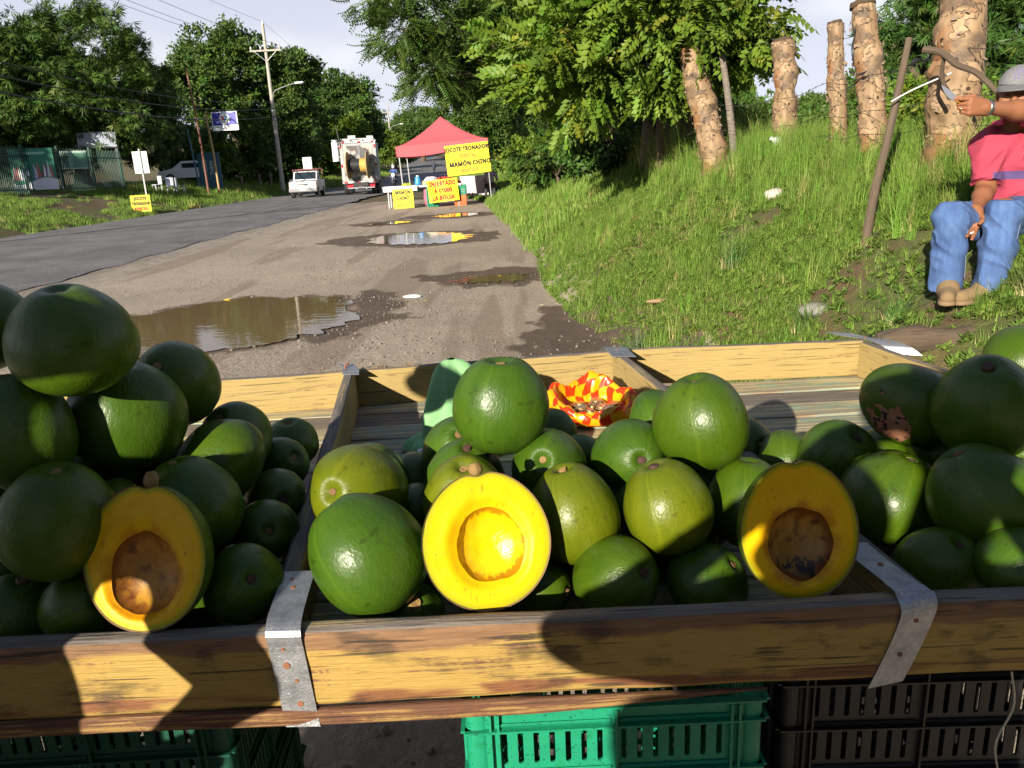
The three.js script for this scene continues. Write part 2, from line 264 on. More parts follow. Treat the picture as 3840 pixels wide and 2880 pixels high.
// ---------------------------------------------------------------- timber of the display tray
function woodTex(w, h, base, paint, cover, seed, extra) {
  return tex(w, h, (u, v, x, y) => {
    const g = fbm(u * 6, v * 70, 4, 6, 70, seed), f = fbm(u * 24, v * 200, 2, 24, 200, seed + 3), big = fbm(u * 3, v * 4, 4, 3, 4, seed + 5);
    let c = mix3(base[0], base[1], clamp(g * 0.8 + f * 0.3 - 0.05));
    const worn = fbm(u * 9, v * 50, 4, 9, 50, seed + 9) * 0.55 + big * 0.45, cross = fbm(u * 160 + g * 6, v * 5 + f * 3, 2, 1e6, 1e6, seed + 11);
    const p = sstep(cover - 0.09, cover + 0.05, worn + (cross - 0.5) * 0.12);
    c = mix3(c, mix3(paint[0], paint[1], big * 0.6 + f * 0.4), p * 0.92);
    const crack = fbm(u * 5, v * 110, 3, 5, 110, seed + 15); c = c.map(k => k * (1 - 0.42 * sstep(0.70, 0.80, crack)));
    return extra ? extra(c, u, v, x, y, g, f, big) : c;
  });
}
const yellowTex = woodTex(1024, 512, [[0.36, 0.28, 0.17], [0.52, 0.43, 0.27]], [[0.55, 0.47, 0.265], [0.63, 0.55, 0.34]], 0.36, 3);
const greyTex = woodTex(768, 384, [[0.30, 0.275, 0.25], [0.50, 0.465, 0.425]], [[0.50, 0.44, 0.32], [0.56, 0.49, 0.37]], 0.66, 13);
const plankTex = woodTex(768, 384, [[0.46, 0.43, 0.36], [0.62, 0.58, 0.48]], [[0.66, 0.61, 0.44], [0.73, 0.68, 0.50]], 0.47, 23, (c, u, v, x, y, g, f, big) => {
  const t = fbm(u * 5 + 2, v * 9, 4, 5, 9, 91); c = mix3(c, [0.38, 0.58, 0.54], sstep(0.56, 0.72, t) * 0.55);
  const r = fbm(u * 7, v * 12, 3, 7, 12, 97); return mix3(c, [0.45, 0.28, 0.18], sstep(0.74, 0.82, r) * 0.5);
});
const frontTex = tex(2048, 384, (u, v, x, y) => {                    // v 0 at the lower edge: 3 m by 0.125 m
  const g = fbm(u * 40, v * 30, 5, 40, 30, 5), f = fbm(u * 130, v * 90, 3, 130, 90, 8), big = fbm(u * 14, v * 2, 4, 14, 2, 17), cross = fbm(u * 700 + g * 9, v * 3 + f * 2, 2, 700, 1e6, 25);
  let c = mix3([0.36, 0.255, 0.165], [0.53, 0.40, 0.27], clamp(g * 0.8 + f * 0.3 - 0.05));
  const line = 0.77 + (fbm(u * 26, 0.5, 4, 26, 1, 6) - 0.5) * 0.28, p = sstep(0.045, -0.03, v - line + (g - 0.5) * 0.12) * sstep(0.24, 0.40, g * 0.45 + big * 0.55 + (cross - 0.5) * 0.22);
  c = mix3(c, mix3([0.55, 0.445, 0.20], [0.66, 0.555, 0.28], f * 0.6 + big * 0.4), p * 0.90);
  const red = sstep(0.10, 0.05, Math.abs(v - 0.14 + (big - 0.5) * 0.15)) * sstep(0.40, 0.55, fbm(u * 20, v * 4, 3, 20, 4, 44)); c = mix3(c, [0.38, 0.20, 0.13], red * 0.7);
  const stain = sstep(0.55, 0.80, fbm(u * 60, v * 5, 5, 60, 5, 52) * 0.8 + f * 0.25); c = c.map(k => k * (1 - 0.35 * stain));
  const ck = sstep(0.70, 0.82, fbm(u * 26, v * 24, 3, 26, 24, 63)); c = c.map(k => k * (1 - 0.45 * ck));
  return c;
});
const woodBump = tex(1024, 512, (u, v) => fbm(u * 8, v * 90, 4, 8, 90, 3) * 0.7 + fbm(u * 60, v * 160, 2, 60, 160, 4) * 0.3, false);
const wood = (t, u, v, r = 0.8) => M(0xffffff, r, { map: rep(t, u, v), bumpMap: rep(woodBump, 1.6, 3.2), bumpScale: 0.0022 });
const yellowWood = wood(yellowTex, 1.1, 2.4), greyWood = wood(greyTex, 1.3, 2.6), plankWood = wood(plankTex, 0.8, 1.7), frontWood = M(0xffffff, 0.8, { map: rep(frontTex, 1 / 3, 8), bumpMap: rep(woodBump, 1.6, 4), bumpScale: 0.0022 });
frontWood.map.offset.set(0.5, 0.5);
const steelTex = tex(256, 256, (u, v, x, y) => { const a = fbm(u * 6, v * 6, 4, 6, 6, 2), b = fbm(u * 30, v * 30, 2, 30, 30, 3); const k = 0.62 + 0.16 * (a - 0.5) + 0.10 * (b - 0.5) - (hash(x, y, 7) > 0.992 ? 0.3 : 0); return [k, k * 1.01, k * 1.03]; });
const steel = M(0xffffff, 0.42, { metalness: 0.75, map: rep(steelTex, 8, 8), bumpMap: rep(grainBump, 6, 6), bumpScale: 0.0008 });
const rust = M([0.19, 0.075, 0.035], 0.8);
const TOP = 1.08, FLOOR = 0.96;
const tray = thing('display_tray', 'long yellow wooden fruit display tray split into bays by dividers', 'display tray', [0, FLOOR - 0.03, -1.7]);
const tp = (x, y, z) => V(x, y - (FLOOR - 0.03), z + 1.7);                  // world to tray
function board(name, ax, az, bx, bz, yTop, h, t, mats, seed, round = 0.006) {
  const L = Math.hypot(bx - ax, bz - az), g = rbox(L, h, t, round, [Math.ceil(L * 22), 4, 1], 0.004, seed), o = mesh(name, g, mats, tray);
  o.position.copy(tp((ax + bx) / 2, yTop - h / 2, (az + bz) / 2)); o.rotation.y = -Math.atan2(bz - az, bx - ax); return o;
}
const sided = [yellowWood, yellowWood, greyWood, yellowWood, yellowWood, yellowWood];
board('front_board', -1.5, -0.968, 1.5, -0.968, TOP, 0.125, 0.036, [frontWood, frontWood, greyWood, frontWood, frontWood, yellowWood], 3, 0.011);
board('back_board', -1.5, -2.335, -0.524, -2.412, TOP, 0.122, 0.026, sided, 5);
board('back_board', -0.512, -2.413, 0.344, -2.502, TOP, 0.122, 0.026, sided, 7);
board('back_board', 0.352, -2.503, 1.165, -2.478, TOP + 0.004, 0.122, 0.026, sided, 9);
board('divider', -0.358, -0.99, -0.516, -2.396, TOP + 0.006, 0.124, 0.034, sided, 11, 0.009);
board('divider', 0.572, -0.99, 0.350, -2.482, TOP + 0.004, 0.122, 0.034, sided, 13, 0.008);
board('end_board', 1.395, -0.99, 1.158, -2.46, TOP + 0.002, 0.12, 0.03, sided, 15);
board('end_board', -1.48, -0.99, -1.49, -2.32, TOP, 0.12, 0.03, sided, 17);
{
  const r = rng(5); let z = -1.0;
  for (let k = 0; z > -2.44; k++) { const w = Math.min(0.082 + r() * 0.05, 2.47 + z), g = rbox(2.86 - 0.1 * (k % 2), 0.02, w - 0.006, 0.003, [30, 1, 3], 0.003, 31 + k), o = mesh('floor_plank', g, k % 4 === 3 ? greyWood : plankWood, tray); o.position.copy(tp(-0.06 + (k % 3) * 0.01, FLOOR - 0.01 - (k % 2) * 0.0022, z - w / 2)); o.rotation.y = 0.018; z -= w; if (w < 0.05) break; }
  for (const x of [-0.9, 0.0, 0.9]) { const o = mesh('under_beam', rbox(0.045, 0.018, 1.45, 0.003, [1, 1, 8], 0.002, 3), greyWood, tray); o.position.copy(tp(x, FLOOR - 0.0335, -1.72)); }
}
// a sharpened lath nailed along the foot of the front board
{
  const pts = [], n = 40, L = 1.25; const g = rbox(L, 0.026, 0.014, 0.004, [n, 2, 1], 0.003, 77), p = g.attributes.position;
  for (let i = 0; i < p.count; i++) { const t = (p.getX(i) + L / 2) / L, k = t > 0.72 ? Math.max(0.03, 1 - Math.pow((t - 0.72) / 0.28, 1.1)) : 1; p.setY(i, p.getY(i) * k + 0.004 * Math.sin(t * 7)); p.setZ(i, p.getZ(i) * (0.4 + 0.6 * k)); }
  const lath = mesh('pointed_lath', g, M(0xffffff, 0.85, { map: rep(woodTex(512, 128, [[0.27, 0.16, 0.10], [0.43, 0.29, 0.19]], [[0.56, 0.46, 0.24], [0.52, 0.41, 0.22]], 0.60, 83), 1.4, 9), bumpMap: rep(woodBump, 1, 4), bumpScale: 0.002 }), tray);
  lath.position.copy(tp(-0.275, 0.943, -0.951)); lath.rotation.z = 0.008;
}
function ribbon(pts, w, t, wdir) {                                  // a bent metal strip
  const c = new THREE.CatmullRomCurve3(pts.map(p => V(...p)), false, 'centripetal', 0.2), n = 40, pos = [], uv = [], idx = [], L = c.getLength();
  for (let i = 0; i <= n; i++) { const q = c.getPointAt(i / n), T = c.getTangentAt(i / n), W = wdir(i / n).normalize(), N = T.clone().cross(W).normalize(); for (const [a, b] of [[-1, 1], [1, 1], [1, -1], [-1, -1]]) { const k = q.clone().addScaledVector(W, a * w / 2).addScaledVector(N, b * t / 2); pos.push(k.x, k.y, k.z); uv.push(a * w / 2, i / n * L); } }
  for (let i = 0; i < n; i++) for (let j = 0; j < 4; j++) { const a = i * 4 + j, b = i * 4 + (j + 1) % 4; idx.push(a, a + 4, b, b, a + 4, b + 4); }
  idx.push(0, 1, 2, 0, 2, 3, n * 4, n * 4 + 2, n * 4 + 1, n * 4, n * 4 + 3, n * 4 + 2);
  let g = new THREE.BufferGeometry(); g.setAttribute('position', new THREE.Float32BufferAttribute(pos, 3)); g.setAttribute('uv', new THREE.Float32BufferAttribute(uv, 2)); g.setIndex(idx); g = g.toNonIndexed(); g.computeVertexNormals(); return g;
}
function strap(pts, w, wd, nails, label) {
  const s = mesh('steel_strap', ribbon(pts.map(p => tp(...p).toArray()), w, 0.0013, wd), steel, tray); if (label) s.userData.label = label;
  for (const [x, y, z, up, r] of nails) { const g = cyl(r ?? 0.0048, (r ?? 0.0048) * 0.8, 0.0024, 0, 0, 0, 9); if (!up) g.rotateX(Math.PI / 2); g.translate(...tp(x, y, z).toArray()); mesh('nail_head', g, rust, s); }
}
const wx = k => () => V(1, 0, k);
strap([[-0.352, 1.0905, -1.105], [-0.345, 1.091, -1.02], [-0.339, 1.089, -0.962], [-0.337, 1.080, -0.9465], [-0.336, 1.060, -0.9475], [-0.332, 1.00, -0.9475], [-0.328, 0.945, -0.9465], [-0.326, 0.929, -0.944]], 0.05, wx(0.04), [[-0.349, 1.0915, -1.055, 1], [-0.357, 1.0915, -1.08, 1, 0.003], [-0.34, 1.057, -0.9465, 0, 0.003], [-0.338, 1.03, -0.9465, 0, 0.006], [-0.327, 1.005, -0.9465, 0, 0.0035], [-0.326, 0.966, -0.9465, 0, 0.0055]], 'galvanised strap over the front edge beside the sunny half avocado');
strap([[0.529, 1.090, -1.115], [0.534, 1.091, -1.06], [0.544, 1.093, -0.99], [0.552, 1.090, -0.957], [0.554, 1.074, -0.946], [0.548, 1.04, -0.9465], [0.532, 0.99, -0.9465], [0.517, 0.950, -0.9465]], 0.05, t => V(1, 0, t < 0.45 ? 0.3 : 0.05).add(V(0, t > 0.5 ? 0.25 : 0, 0)), [[0.540, 1.0935, -1.035, 1], [0.551, 1.055, -0.9455, 0, 0.0045], [0.534, 1.0, -0.9455, 0, 0.004]]);
strap([[-0.535, 1.098, -2.428], [-0.515, 1.0935, -2.40], [-0.505, 1.092, -2.36], [-0.500, 1.089, -2.325]], 0.055, wx(0.2), []);
strap([[0.335, 1.070, -2.53], [0.345, 1.094, -2.50], [0.352, 1.092, -2.45], [0.362, 1.087, -2.39]], 0.075, wx(0.2), [[0.35, 1.095, -2.47, 1, 0.004]]);
strap([[1.10, 1.100, -2.52], [1.14, 1.094, -2.48], [1.185, 1.093, -2.43], [1.225, 1.080, -2.375], [1.25, 1.058, -2.35]], 0.085, wx(0.55), [[1.16, 1.096, -2.455, 1, 0.005], [1.21, 1.09, -2.40, 1, 0.005]]);
{ const nail = mesh('rusty_nail', tube([tp(-0.528, 1.045, -2.388), tp(-0.530, 1.085, -2.387), tp(-0.526, 1.104, -2.39), tp(-0.516, 1.109, -2.395)], 0.0038, 6, 14), rust, tray);
  mesh('dangling_straw', tube([tp(0.705, 0.955, -0.955), tp(0.712, 0.90, -0.95), tp(0.69, 0.84, -0.945), tp(0.70, 0.76, -0.94), tp(0.66, 0.66, -0.93)], 0.0016, 5, 24), M([0.45, 0.40, 0.27], 0.8), tray); }

// ---------------------------------------------------------------- plastic crates that carry the tray
function slottedPanel(w, h, rows, cols, slotW, slotH, x0, y0, dx, dy, t) {
  const s = new THREE.Shape([[-w / 2, 0], [w / 2, 0], [w / 2, h], [-w / 2, h]].map(p => new THREE.Vector2(...p)));
  for (let r = 0; r < rows; r++) for (const x of cols) { const cx = x, cy = y0 + r * dy, q = slotW / 2, p = new THREE.Path(); p.moveTo(cx - q, cy + q); p.lineTo(cx - q, cy + slotH - q); p.absarc(cx, cy + slotH - q, q, Math.PI, 0, true); p.lineTo(cx + q, cy + q); p.absarc(cx, cy + q, q, 0, Math.PI, true); s.holes.push(p); }
  return new THREE.ExtrudeGeometry(s, { depth: t, bevelEnabled: false, curveSegments: 5 });
}
function makeCrate(name, label, m, W, D, Hh, group) {
  const c = thing(name, label, 'crate', [0, 0, 0], 0, group), t = 0.0035;
  const panel = (w, rot, x, z) => {
    const inner = w - 0.10, cols = []; for (let k = 0; k < 7; k++) { cols.push(-inner / 2 + 0.012 + k * (inner / 2 - 0.02) / 6.6); cols.push(0.014 + k * (inner / 2 - 0.02) / 6.6); }
    const wall = slottedPanel(w - 0.02, Hh - 0.01, 3, cols, 0.0085, 0.058, 0, 0.018, 0, 0.085, t); wall.translate(0, 0.005, -0.010);
    const o = mesh('side_wall', wall, m, c); o.position.set(x, 0, z); o.rotation.y = rot;
    const ribs = []; for (const y of [0.004, 0.088, 0.173, 0.258, Hh - 0.006]) ribs.push(box(w - 0.006, 0.0035, 0.014, 0, y, -0.004));
    for (const q of [-inner / 2 - 0.008, -inner / 2 + 0.004, 0.002, inner / 2 - 0.004, inner / 2 + 0.008]) ribs.push(box(0.0035, Hh - 0.02, 0.0132, q, Hh / 2, -0.0042));
    for (const y of [0.263, 0.178, 0.093]) for (const s of [-1, 1]) ribs.push(box(inner / 2 - 0.012, 0.012, 0.004, s * inner / 4, y, -0.006, 0.6));
    mesh('rib_frame', merge(ribs), m, o);
    return o;
  };
  panel(W, 0, 0, D / 2); panel(W, Math.PI, 0, -D / 2); panel(D, Math.PI / 2, W / 2, 0); panel(D, -Math.PI / 2, -W / 2, 0);
  for (const [sx, sz] of [[-1, -1], [1, -1], [-1, 1], [1, 1]]) { const g = rbox(0.036, Hh - 0.004, 0.036, 0.012, [1, 6, 1]); g.translate(sx * (W / 2 - 0.022), Hh / 2, sz * (D / 2 - 0.022)); mesh('corner_post', g, m, c); }
  const fl = []; for (let k = 0; k < 9; k++) fl.push(box(W - 0.03, 0.004, 0.012, 0, 0.006, -D / 2 + 0.03 + k * (D - 0.06) / 8)); for (let k = 0; k < 7; k++) fl.push(box(0.012, 0.0036, D - 0.034, -W / 2 + 0.03 + k * (W - 0.06) / 6, 0.0095, 0));
  mesh('floor_grid', merge(fl), m, c);
  return c;
}
const crateGrime = tex(512, 512, (u, v, x, y) => { const a = fbm(u * 8, v * 8, 4, 8, 8, 5), s = fbm(u * 90, v * 90, 2, 90, 90, 6); const k = 0.86 + 0.14 * (a - 0.5) - (s > 0.78 ? 0.25 : 0) + (hash(x, y, 2) > 0.995 ? 0.2 : 0); return mix3([k, k, k], [0.75, 0.66, 0.5], sstep(0.6, 0.8, a) * 0.35); });
const greenPlastic = M([0.012, 0.30, 0.155], 0.38, { map: rep(crateGrime, 3, 3), bumpMap: rep(grainBump, 8, 8), bumpScale: 0.0006 }), darkGreenPlastic = M([0.012, 0.085, 0.05], 0.45, { map: rep(crateGrime, 3, 3) }), blackPlastic = M([0.018, 0.017, 0.019], 0.45, { map: rep(crateGrime, 3, 3) });
{
  const H = 0.298, base = 0.9165 - 0.298, y1 = base - H - 0.001, y2 = Math.max(0.014, y1 - H - 0.001);
  const stacks = [['green_crate', greenPlastic, 0.13, -1.155, 0.0, 'bright green slotted plastic crate'], ['dark_green_crate', darkGreenPlastic, -0.72, -1.23, 0.02, 'dark green slotted plastic crate'], ['black_crate', blackPlastic, 0.64, -1.22, -0.03, 'black slotted plastic crate']];
  for (const [nm, m, x, z, ry, lab] of stacks) {
    const c = makeCrate(nm, `${lab}, topmost of its stack under the display tray`, m, 0.46, 0.36, H); c.position.set(x, base, z); c.rotation.y = ry;
    dup(c, [x + 0.004, y1, z - 0.003], ry + 0.01, `${lab}, middle one of its stack under the display tray`);
    dup(c, [x - 0.003, y2, z + 0.002], ry - 0.008, `${lab} standing on the ground at the foot of its stack`);
    if (nm === 'black_crate') for (const [sx, sz, sr, w] of [[-1.52, 0.22, 0.2, 'farther from'], [-1.02, 0.34, -0.1, 'next to'], [-2.02, 0.16, 0.1, 'farthest from']]) [0.014, 0.014 + H, 0.014 + 2 * H].forEach((y, k) => dup(c, [sx + 0.006 * k, y + 0.001 * k, sz], sr + 0.02 * k, `added black crate blocking the sun, out of view ${w} the photographer, ${['lowest', 'middle', 'topmost'][k]} of its stack`));  // extra stacks added out of view to shade the ground under the tray
  }
}
const AVOS = [
 [-0.24,1.134,-1.08,0.088,0.099,-0.61,0.76,-0.22,2],
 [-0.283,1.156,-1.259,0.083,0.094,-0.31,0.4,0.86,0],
 [-0.293,1.103,-1.441,0.073,0.084,0.8,0.25,0.54,2],
 [-0.022,1.286,-1.338,0.083,0.094,0.05,1,-0.01,2],
 [-0.117,1.135,-1.489,0.075,0.086,0.11,0.74,0.67,2],
 [-0.097,1.134,-1.354,0.073,0.084,0.13,0.93,0.35,2],
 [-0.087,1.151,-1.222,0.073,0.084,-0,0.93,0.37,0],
 [0.06,1.156,-1.326,0.072,0.083,-0.19,0.56,0.8,2],
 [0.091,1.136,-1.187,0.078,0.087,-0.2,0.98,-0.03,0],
 [0.083,1.139,-1.563,0.058,0.055,0.83,0.53,-0.15,1],
 [0.129,1.112,-1.477,0.052,0.055,0.96,0.21,-0.19,2],
 [0.029,1.016,-1.146,0.05,0.058,0.88,0.06,0.48,1],
 [-0.186,1.011,-1.096,0.058,0.066,0.33,0.69,0.65,2],
 [-0.212,1.063,-1.525,0.059,0.067,0.01,0.25,-0.97,1],
 [-0.19,1.066,-1.359,0.055,0.049,0.99,-0.12,0.04,2],
 [0.211,1.168,-1.335,0.067,0.077,0.17,0.24,0.95,2],
 [0.335,1.244,-1.305,0.083,0.088,-0.18,0.98,0.03,1],
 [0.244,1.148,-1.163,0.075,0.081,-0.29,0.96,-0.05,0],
 [0.153,1.056,-1.094,0.066,0.075,0.53,0.52,0.67,1],
 [0.305,1.035,-1.11,0.069,0.06,0.63,0.72,0.3,2],
 [0.404,1.11,-1.246,0.073,0.081,0.07,0.99,-0.11,1],
 [0.308,1.156,-1.571,0.064,0.073,-0.19,0.48,-0.86,2],
 [0.509,1.076,-1.599,0.061,0.07,0.27,0.32,0.91,1],
 [0.568,1.077,-1.506,0.059,0.067,0.13,0.42,-0.9,1],
 [0.636,1.114,-1.415,0.072,0.082,0.19,0.78,0.6,2],
 [0.754,1.214,-1.392,0.092,0.077,-0.49,-0.84,0.24,1],
 [0.814,1.263,-1.258,0.084,0.096,-0.3,0.88,0.37,2],
 [0.679,1.087,-1.279,0.089,0.087,0.32,0.94,0.06,1],
 [0.761,1.145,-1.159,0.085,0.088,-0.49,0.84,-0.24,2],
 [0.682,1.033,-1.12,0.067,0.077,0.14,0.87,0.47,1],
 [0.761,1.078,-1.047,0.062,0.056,0.22,0.97,0.09,2],
 [1.107,1.238,-1.615,0.075,0.086,0.32,0.52,-0.79,1],
 [0.976,1.131,-1.376,0.058,0.066,-0.92,0.4,-0.04,2],
 [-0.658,1.481,-1.144,0.093,0.083,0.02,0.99,0.15,1],
 [-0.66,1.317,-1.264,0.092,0.096,0.11,0.99,0.06,2],
 [-0.637,1.329,-1.421,0.078,0.089,-0.02,0.59,0.81,1],
 [-0.754,1.343,-1.133,0.074,0.094,0,0.99,-0.17,2],
 [-0.686,1.224,-1.06,0.081,0.091,0.2,0.98,0.04,1],
 [-0.546,1.18,-1.192,0.081,0.085,-0.23,0.97,-0.01,2],
 [-0.55,1.196,-1.342,0.087,0.074,-0.7,0.69,0.19,1],
 [-0.561,1.197,-1.478,0.067,0.077,-0.18,0.78,0.6,2],
 [-0.516,1.105,-1.681,0.064,0.058,0.06,0.98,0.19,1],
 [-0.497,1.11,-1.537,0.058,0.066,0.69,0.44,0.58,2],
 [-0.467,1.096,-1.387,0.056,0.063,0.48,0.27,0.83,1],
 [-0.451,1.086,-1.26,0.058,0.066,0.37,0.43,0.82,2],
 [-0.432,1.085,-1.082,0.062,0.071,0.44,0.55,0.71,2],
 [-0.671,1.077,-1.05,0.057,0.065,0.75,0.45,0.49,1],
 [-0.781,1.068,-1.064,0.066,0.062,0.31,0.95,0,2],
 [-0.838,1.49,-1.23,0.067,0.076,-0.32,0.57,-0.76,1],
 [-0.756,1.204,-1.303,0.073,0.068,-0.44,0.88,0.15,1],
 [-0.711,1.183,-1.419,0.066,0.075,0.85,0.4,0.34,1],
 [-0.872,1.221,-1.246,0.065,0.074,-0.55,0.27,-0.79,1],
 [0.848,1.104,-1.413,0.074,0.084,-0.72,0.59,0.37,1],
 [0.764,1.074,-1.501,0.061,0.069,0.74,0.24,-0.63,1],
 [0.855,1.016,-1.231,0.056,0.064,-0.81,0.44,0.38,1]
];
const LOWER_AVOS = [
 [-0.845,1.015,-1.16,0.053,0.056,0.29,0.6,0.41,1],
 [-0.748,1.014,-1.164,0.052,0.054,0.07,0.6,0.61,2],
 [-0.644,1.017,-1.17,0.055,0.057,-0.52,0.6,0.06,1],
 [-0.555,1.014,-1.17,0.052,0.054,0.01,0.6,0.61,2],
 [-0.057,1.012,-1.166,0.05,0.053,0.74,0.6,0.09,2],
 [-0.905,1.014,-1.252,0.052,0.055,-0.09,0.6,-0.56,1],
 [-0.796,1.016,-1.261,0.054,0.057,0.1,0.6,-1.16,2],
 [-0.68,1.014,-1.277,0.052,0.055,0.48,0.6,-0.38,2],
 [-0.508,1.013,-1.26,0.051,0.054,-0.06,0.6,-1.72,2],
 [-0.286,1.013,-1.25,0.051,0.053,-0.05,0.6,0.11,2],
 [-0.19,1.015,-1.256,0.053,0.056,-0.53,0.6,0.94,2],
 [-0.094,1.014,-1.264,0.052,0.055,0.4,0.6,0.38,1],
 [-0.006,1.014,-1.255,0.052,0.055,-0.08,0.6,0.15,1],
 [0.105,1.012,-1.264,0.05,0.053,-0.12,0.6,-0.29,2],
 [0.197,1.014,-1.259,0.052,0.054,1.04,0.6,-0.08,1],
 [0.309,1.014,-1.263,0.052,0.055,0.21,0.6,0.25,1],
 [-0.747,1.013,-1.358,0.051,0.054,-0.64,0.6,0.06,2],
 [-0.638,1.012,-1.352,0.05,0.053,0.48,0.6,-0.84,1],
 [-0.548,1.015,-1.359,0.053,0.056,0.36,0.6,1.24,2],
 [-0.045,1.017,-1.354,0.055,0.058,0.9,0.6,0.66,1],
 [0.145,1.015,-1.353,0.053,0.056,0.64,0.6,-0.52,2],
 [0.248,1.014,-1.359,0.052,0.055,0.21,0.6,-1.25,1],
 [0.359,1.012,-1.366,0.05,0.053,-1.28,0.6,0.85,1],
 [0.755,1.017,-1.357,0.055,0.058,-0.93,0.6,-0.06,1],
 [0.94,1.016,-1.352,0.054,0.056,0.9,0.6,0.54,2],
 [-0.709,1.015,-1.441,0.053,0.056,-0.36,0.6,-0.02,2],
 [-0.58,1.016,-1.448,0.054,0.057,-0.32,0.6,0.97,1],
 [-0.088,1.017,-1.444,0.055,0.057,-0.2,0.6,-0.96,1],
 [0.109,1.017,-1.44,0.055,0.058,-0.06,0.6,0.21,2],
 [0.611,1.015,-1.451,0.053,0.056,-0.3,0.6,-0.5,2],
 [0.702,1.015,-1.452,0.053,0.056,-0.52,0.6,-0.14,2],
 [0.898,1.018,-1.45,0.056,0.058,0.08,0.6,-0.36,1],
 [-0.556,1.012,-1.548,0.05,0.053,0.7,0.6,-0.15,1],
 [-0.057,1.013,-1.54,0.051,0.053,0.3,0.6,0.42,2],
 [0.057,1.013,-1.543,0.051,0.053,1.12,0.6,0.15,2],
 [0.249,1.018,-1.562,0.056,0.058,0.92,0.6,-0.38,2],
 [0.352,1.012,-1.552,0.05,0.053,0.73,0.6,-0.02,1],
 [1.057,1.015,-1.545,0.053,0.055,-0.24,0.6,-0.48,1],
 [-0.547,1.012,-1.642,0.05,0.053,0.27,0.6,0.78,1],
 [1.074,1.018,-1.64,0.056,0.058,0.84,0.6,0.96,2],
 [1.168,1.013,-1.645,0.051,0.053,0.32,0.6,0.25,2],
 [-0.856,1.101,-1.163,0.054,0.056,-0.67,0.6,-0.3,2],
 [-0.749,1.1,-1.164,0.053,0.056,-0.86,0.6,-0.55,1],
 [-0.659,1.1,-1.149,0.053,0.056,-0.14,0.6,0.51,2],
 [-0.908,1.098,-1.256,0.051,0.054,-0.01,0.6,0.15,2],
 [-0.779,1.101,-1.253,0.054,0.057,0.72,0.6,-0.83,2],
 [-0.595,1.103,-1.263,0.056,0.059,-0.72,0.6,0.46,1],
 [0.004,1.098,-1.258,0.051,0.053,-0.75,0.6,1.1,2],
 [0.221,1.099,-1.259,0.052,0.055,-0.82,0.6,-0.26,2],
 [0.798,1.103,-1.264,0.056,0.059,-0.4,0.6,-0.25,2],
 [0.891,1.102,-1.264,0.055,0.058,-0.52,0.6,-0.15,1],
 [-0.748,1.098,-1.364,0.051,0.054,-0.69,0.6,-0.3,1],
 [-0.655,1.098,-1.357,0.051,0.054,-1.11,0.6,0.69,2],
 [0.355,1.1,-1.349,0.053,0.056,-0.28,0.6,-0.46,1],
 [-0.682,1.097,-1.453,0.05,0.053,0.45,0.6,-0.61,2],
 [1.16,1.098,-1.632,0.051,0.053,-0.26,0.6,0.4,2],
 [-0.76,1.184,-1.172,0.052,0.054,0.07,0.6,-0,2],
 [-0.657,1.185,-1.165,0.053,0.056,-0.16,0.6,-0.89,1],
 [-0.854,1.264,-1.163,0.052,0.054,0.05,0.6,-1.07,1]
];
// ---------------------------------------------------------------- avocados
const skinTex = s => tex(512, 512, (u, v, x, y) => {
  const a = fbm(u * 6, v * 5, 4, 6, 5, s), st = fbm(u * 26, v * 3, 3, 26, 3, s + 4), sp = vn(u * 110, v * 90, 110, 90, s + 7), big = fbm(u * 3, v * 3, 3, 3, 3, s + 9);
  let c = mix3([0.70, 0.78, 0.60], [1.0, 0.97, 0.80], clamp(a * 0.65 + st * 0.4 - 0.05));
  c = mix3(c, [1.0, 1.0, 0.72], sstep(0.86, 0.95, sp) * 0.65);
  if (hash(x >> 1, y >> 1, s + 2) > 0.9985) c = [0.25, 0.2, 0.15];
  const scuff = fbm(u * 14 + 3, v * 20, 4, 14, 20, s + 21); c = mix3(c, [0.62, 0.52, 0.40], sstep(0.72, 0.84, scuff) * 0.45); const seam = Math.abs(fbm(v * 3, s, 2, 1e6, 1e6, s) * 0.12 + 0.3 - u); c = mix3(c, [1.0, 1.0, 0.70], sstep(0.022, 0.006, seam) * 0.5);
  return c;
});
const skinBump = tex(1024, 512, (u, v) => fbm(u * 90, v * 60, 3, 90, 60, 3) * 0.6 + fbm(u * 26, v * 16, 3, 26, 16, 8) * 0.4, false);
const skins = [skinTex(2), skinTex(52), skinTex(102)].map(t => rep(t, 2, 1));
const skinMats = new Map();
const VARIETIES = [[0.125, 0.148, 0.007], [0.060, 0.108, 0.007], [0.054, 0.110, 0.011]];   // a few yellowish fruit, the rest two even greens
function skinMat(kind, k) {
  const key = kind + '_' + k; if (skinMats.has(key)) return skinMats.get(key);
  const m = M(VARIETIES[kind], 0.36, { map: skins[k], bumpMap: rep(skinBump, 2, 1), bumpScale: 0.0008, specularIntensity: 0.6 }); skinMats.set(key, m); return m;
}
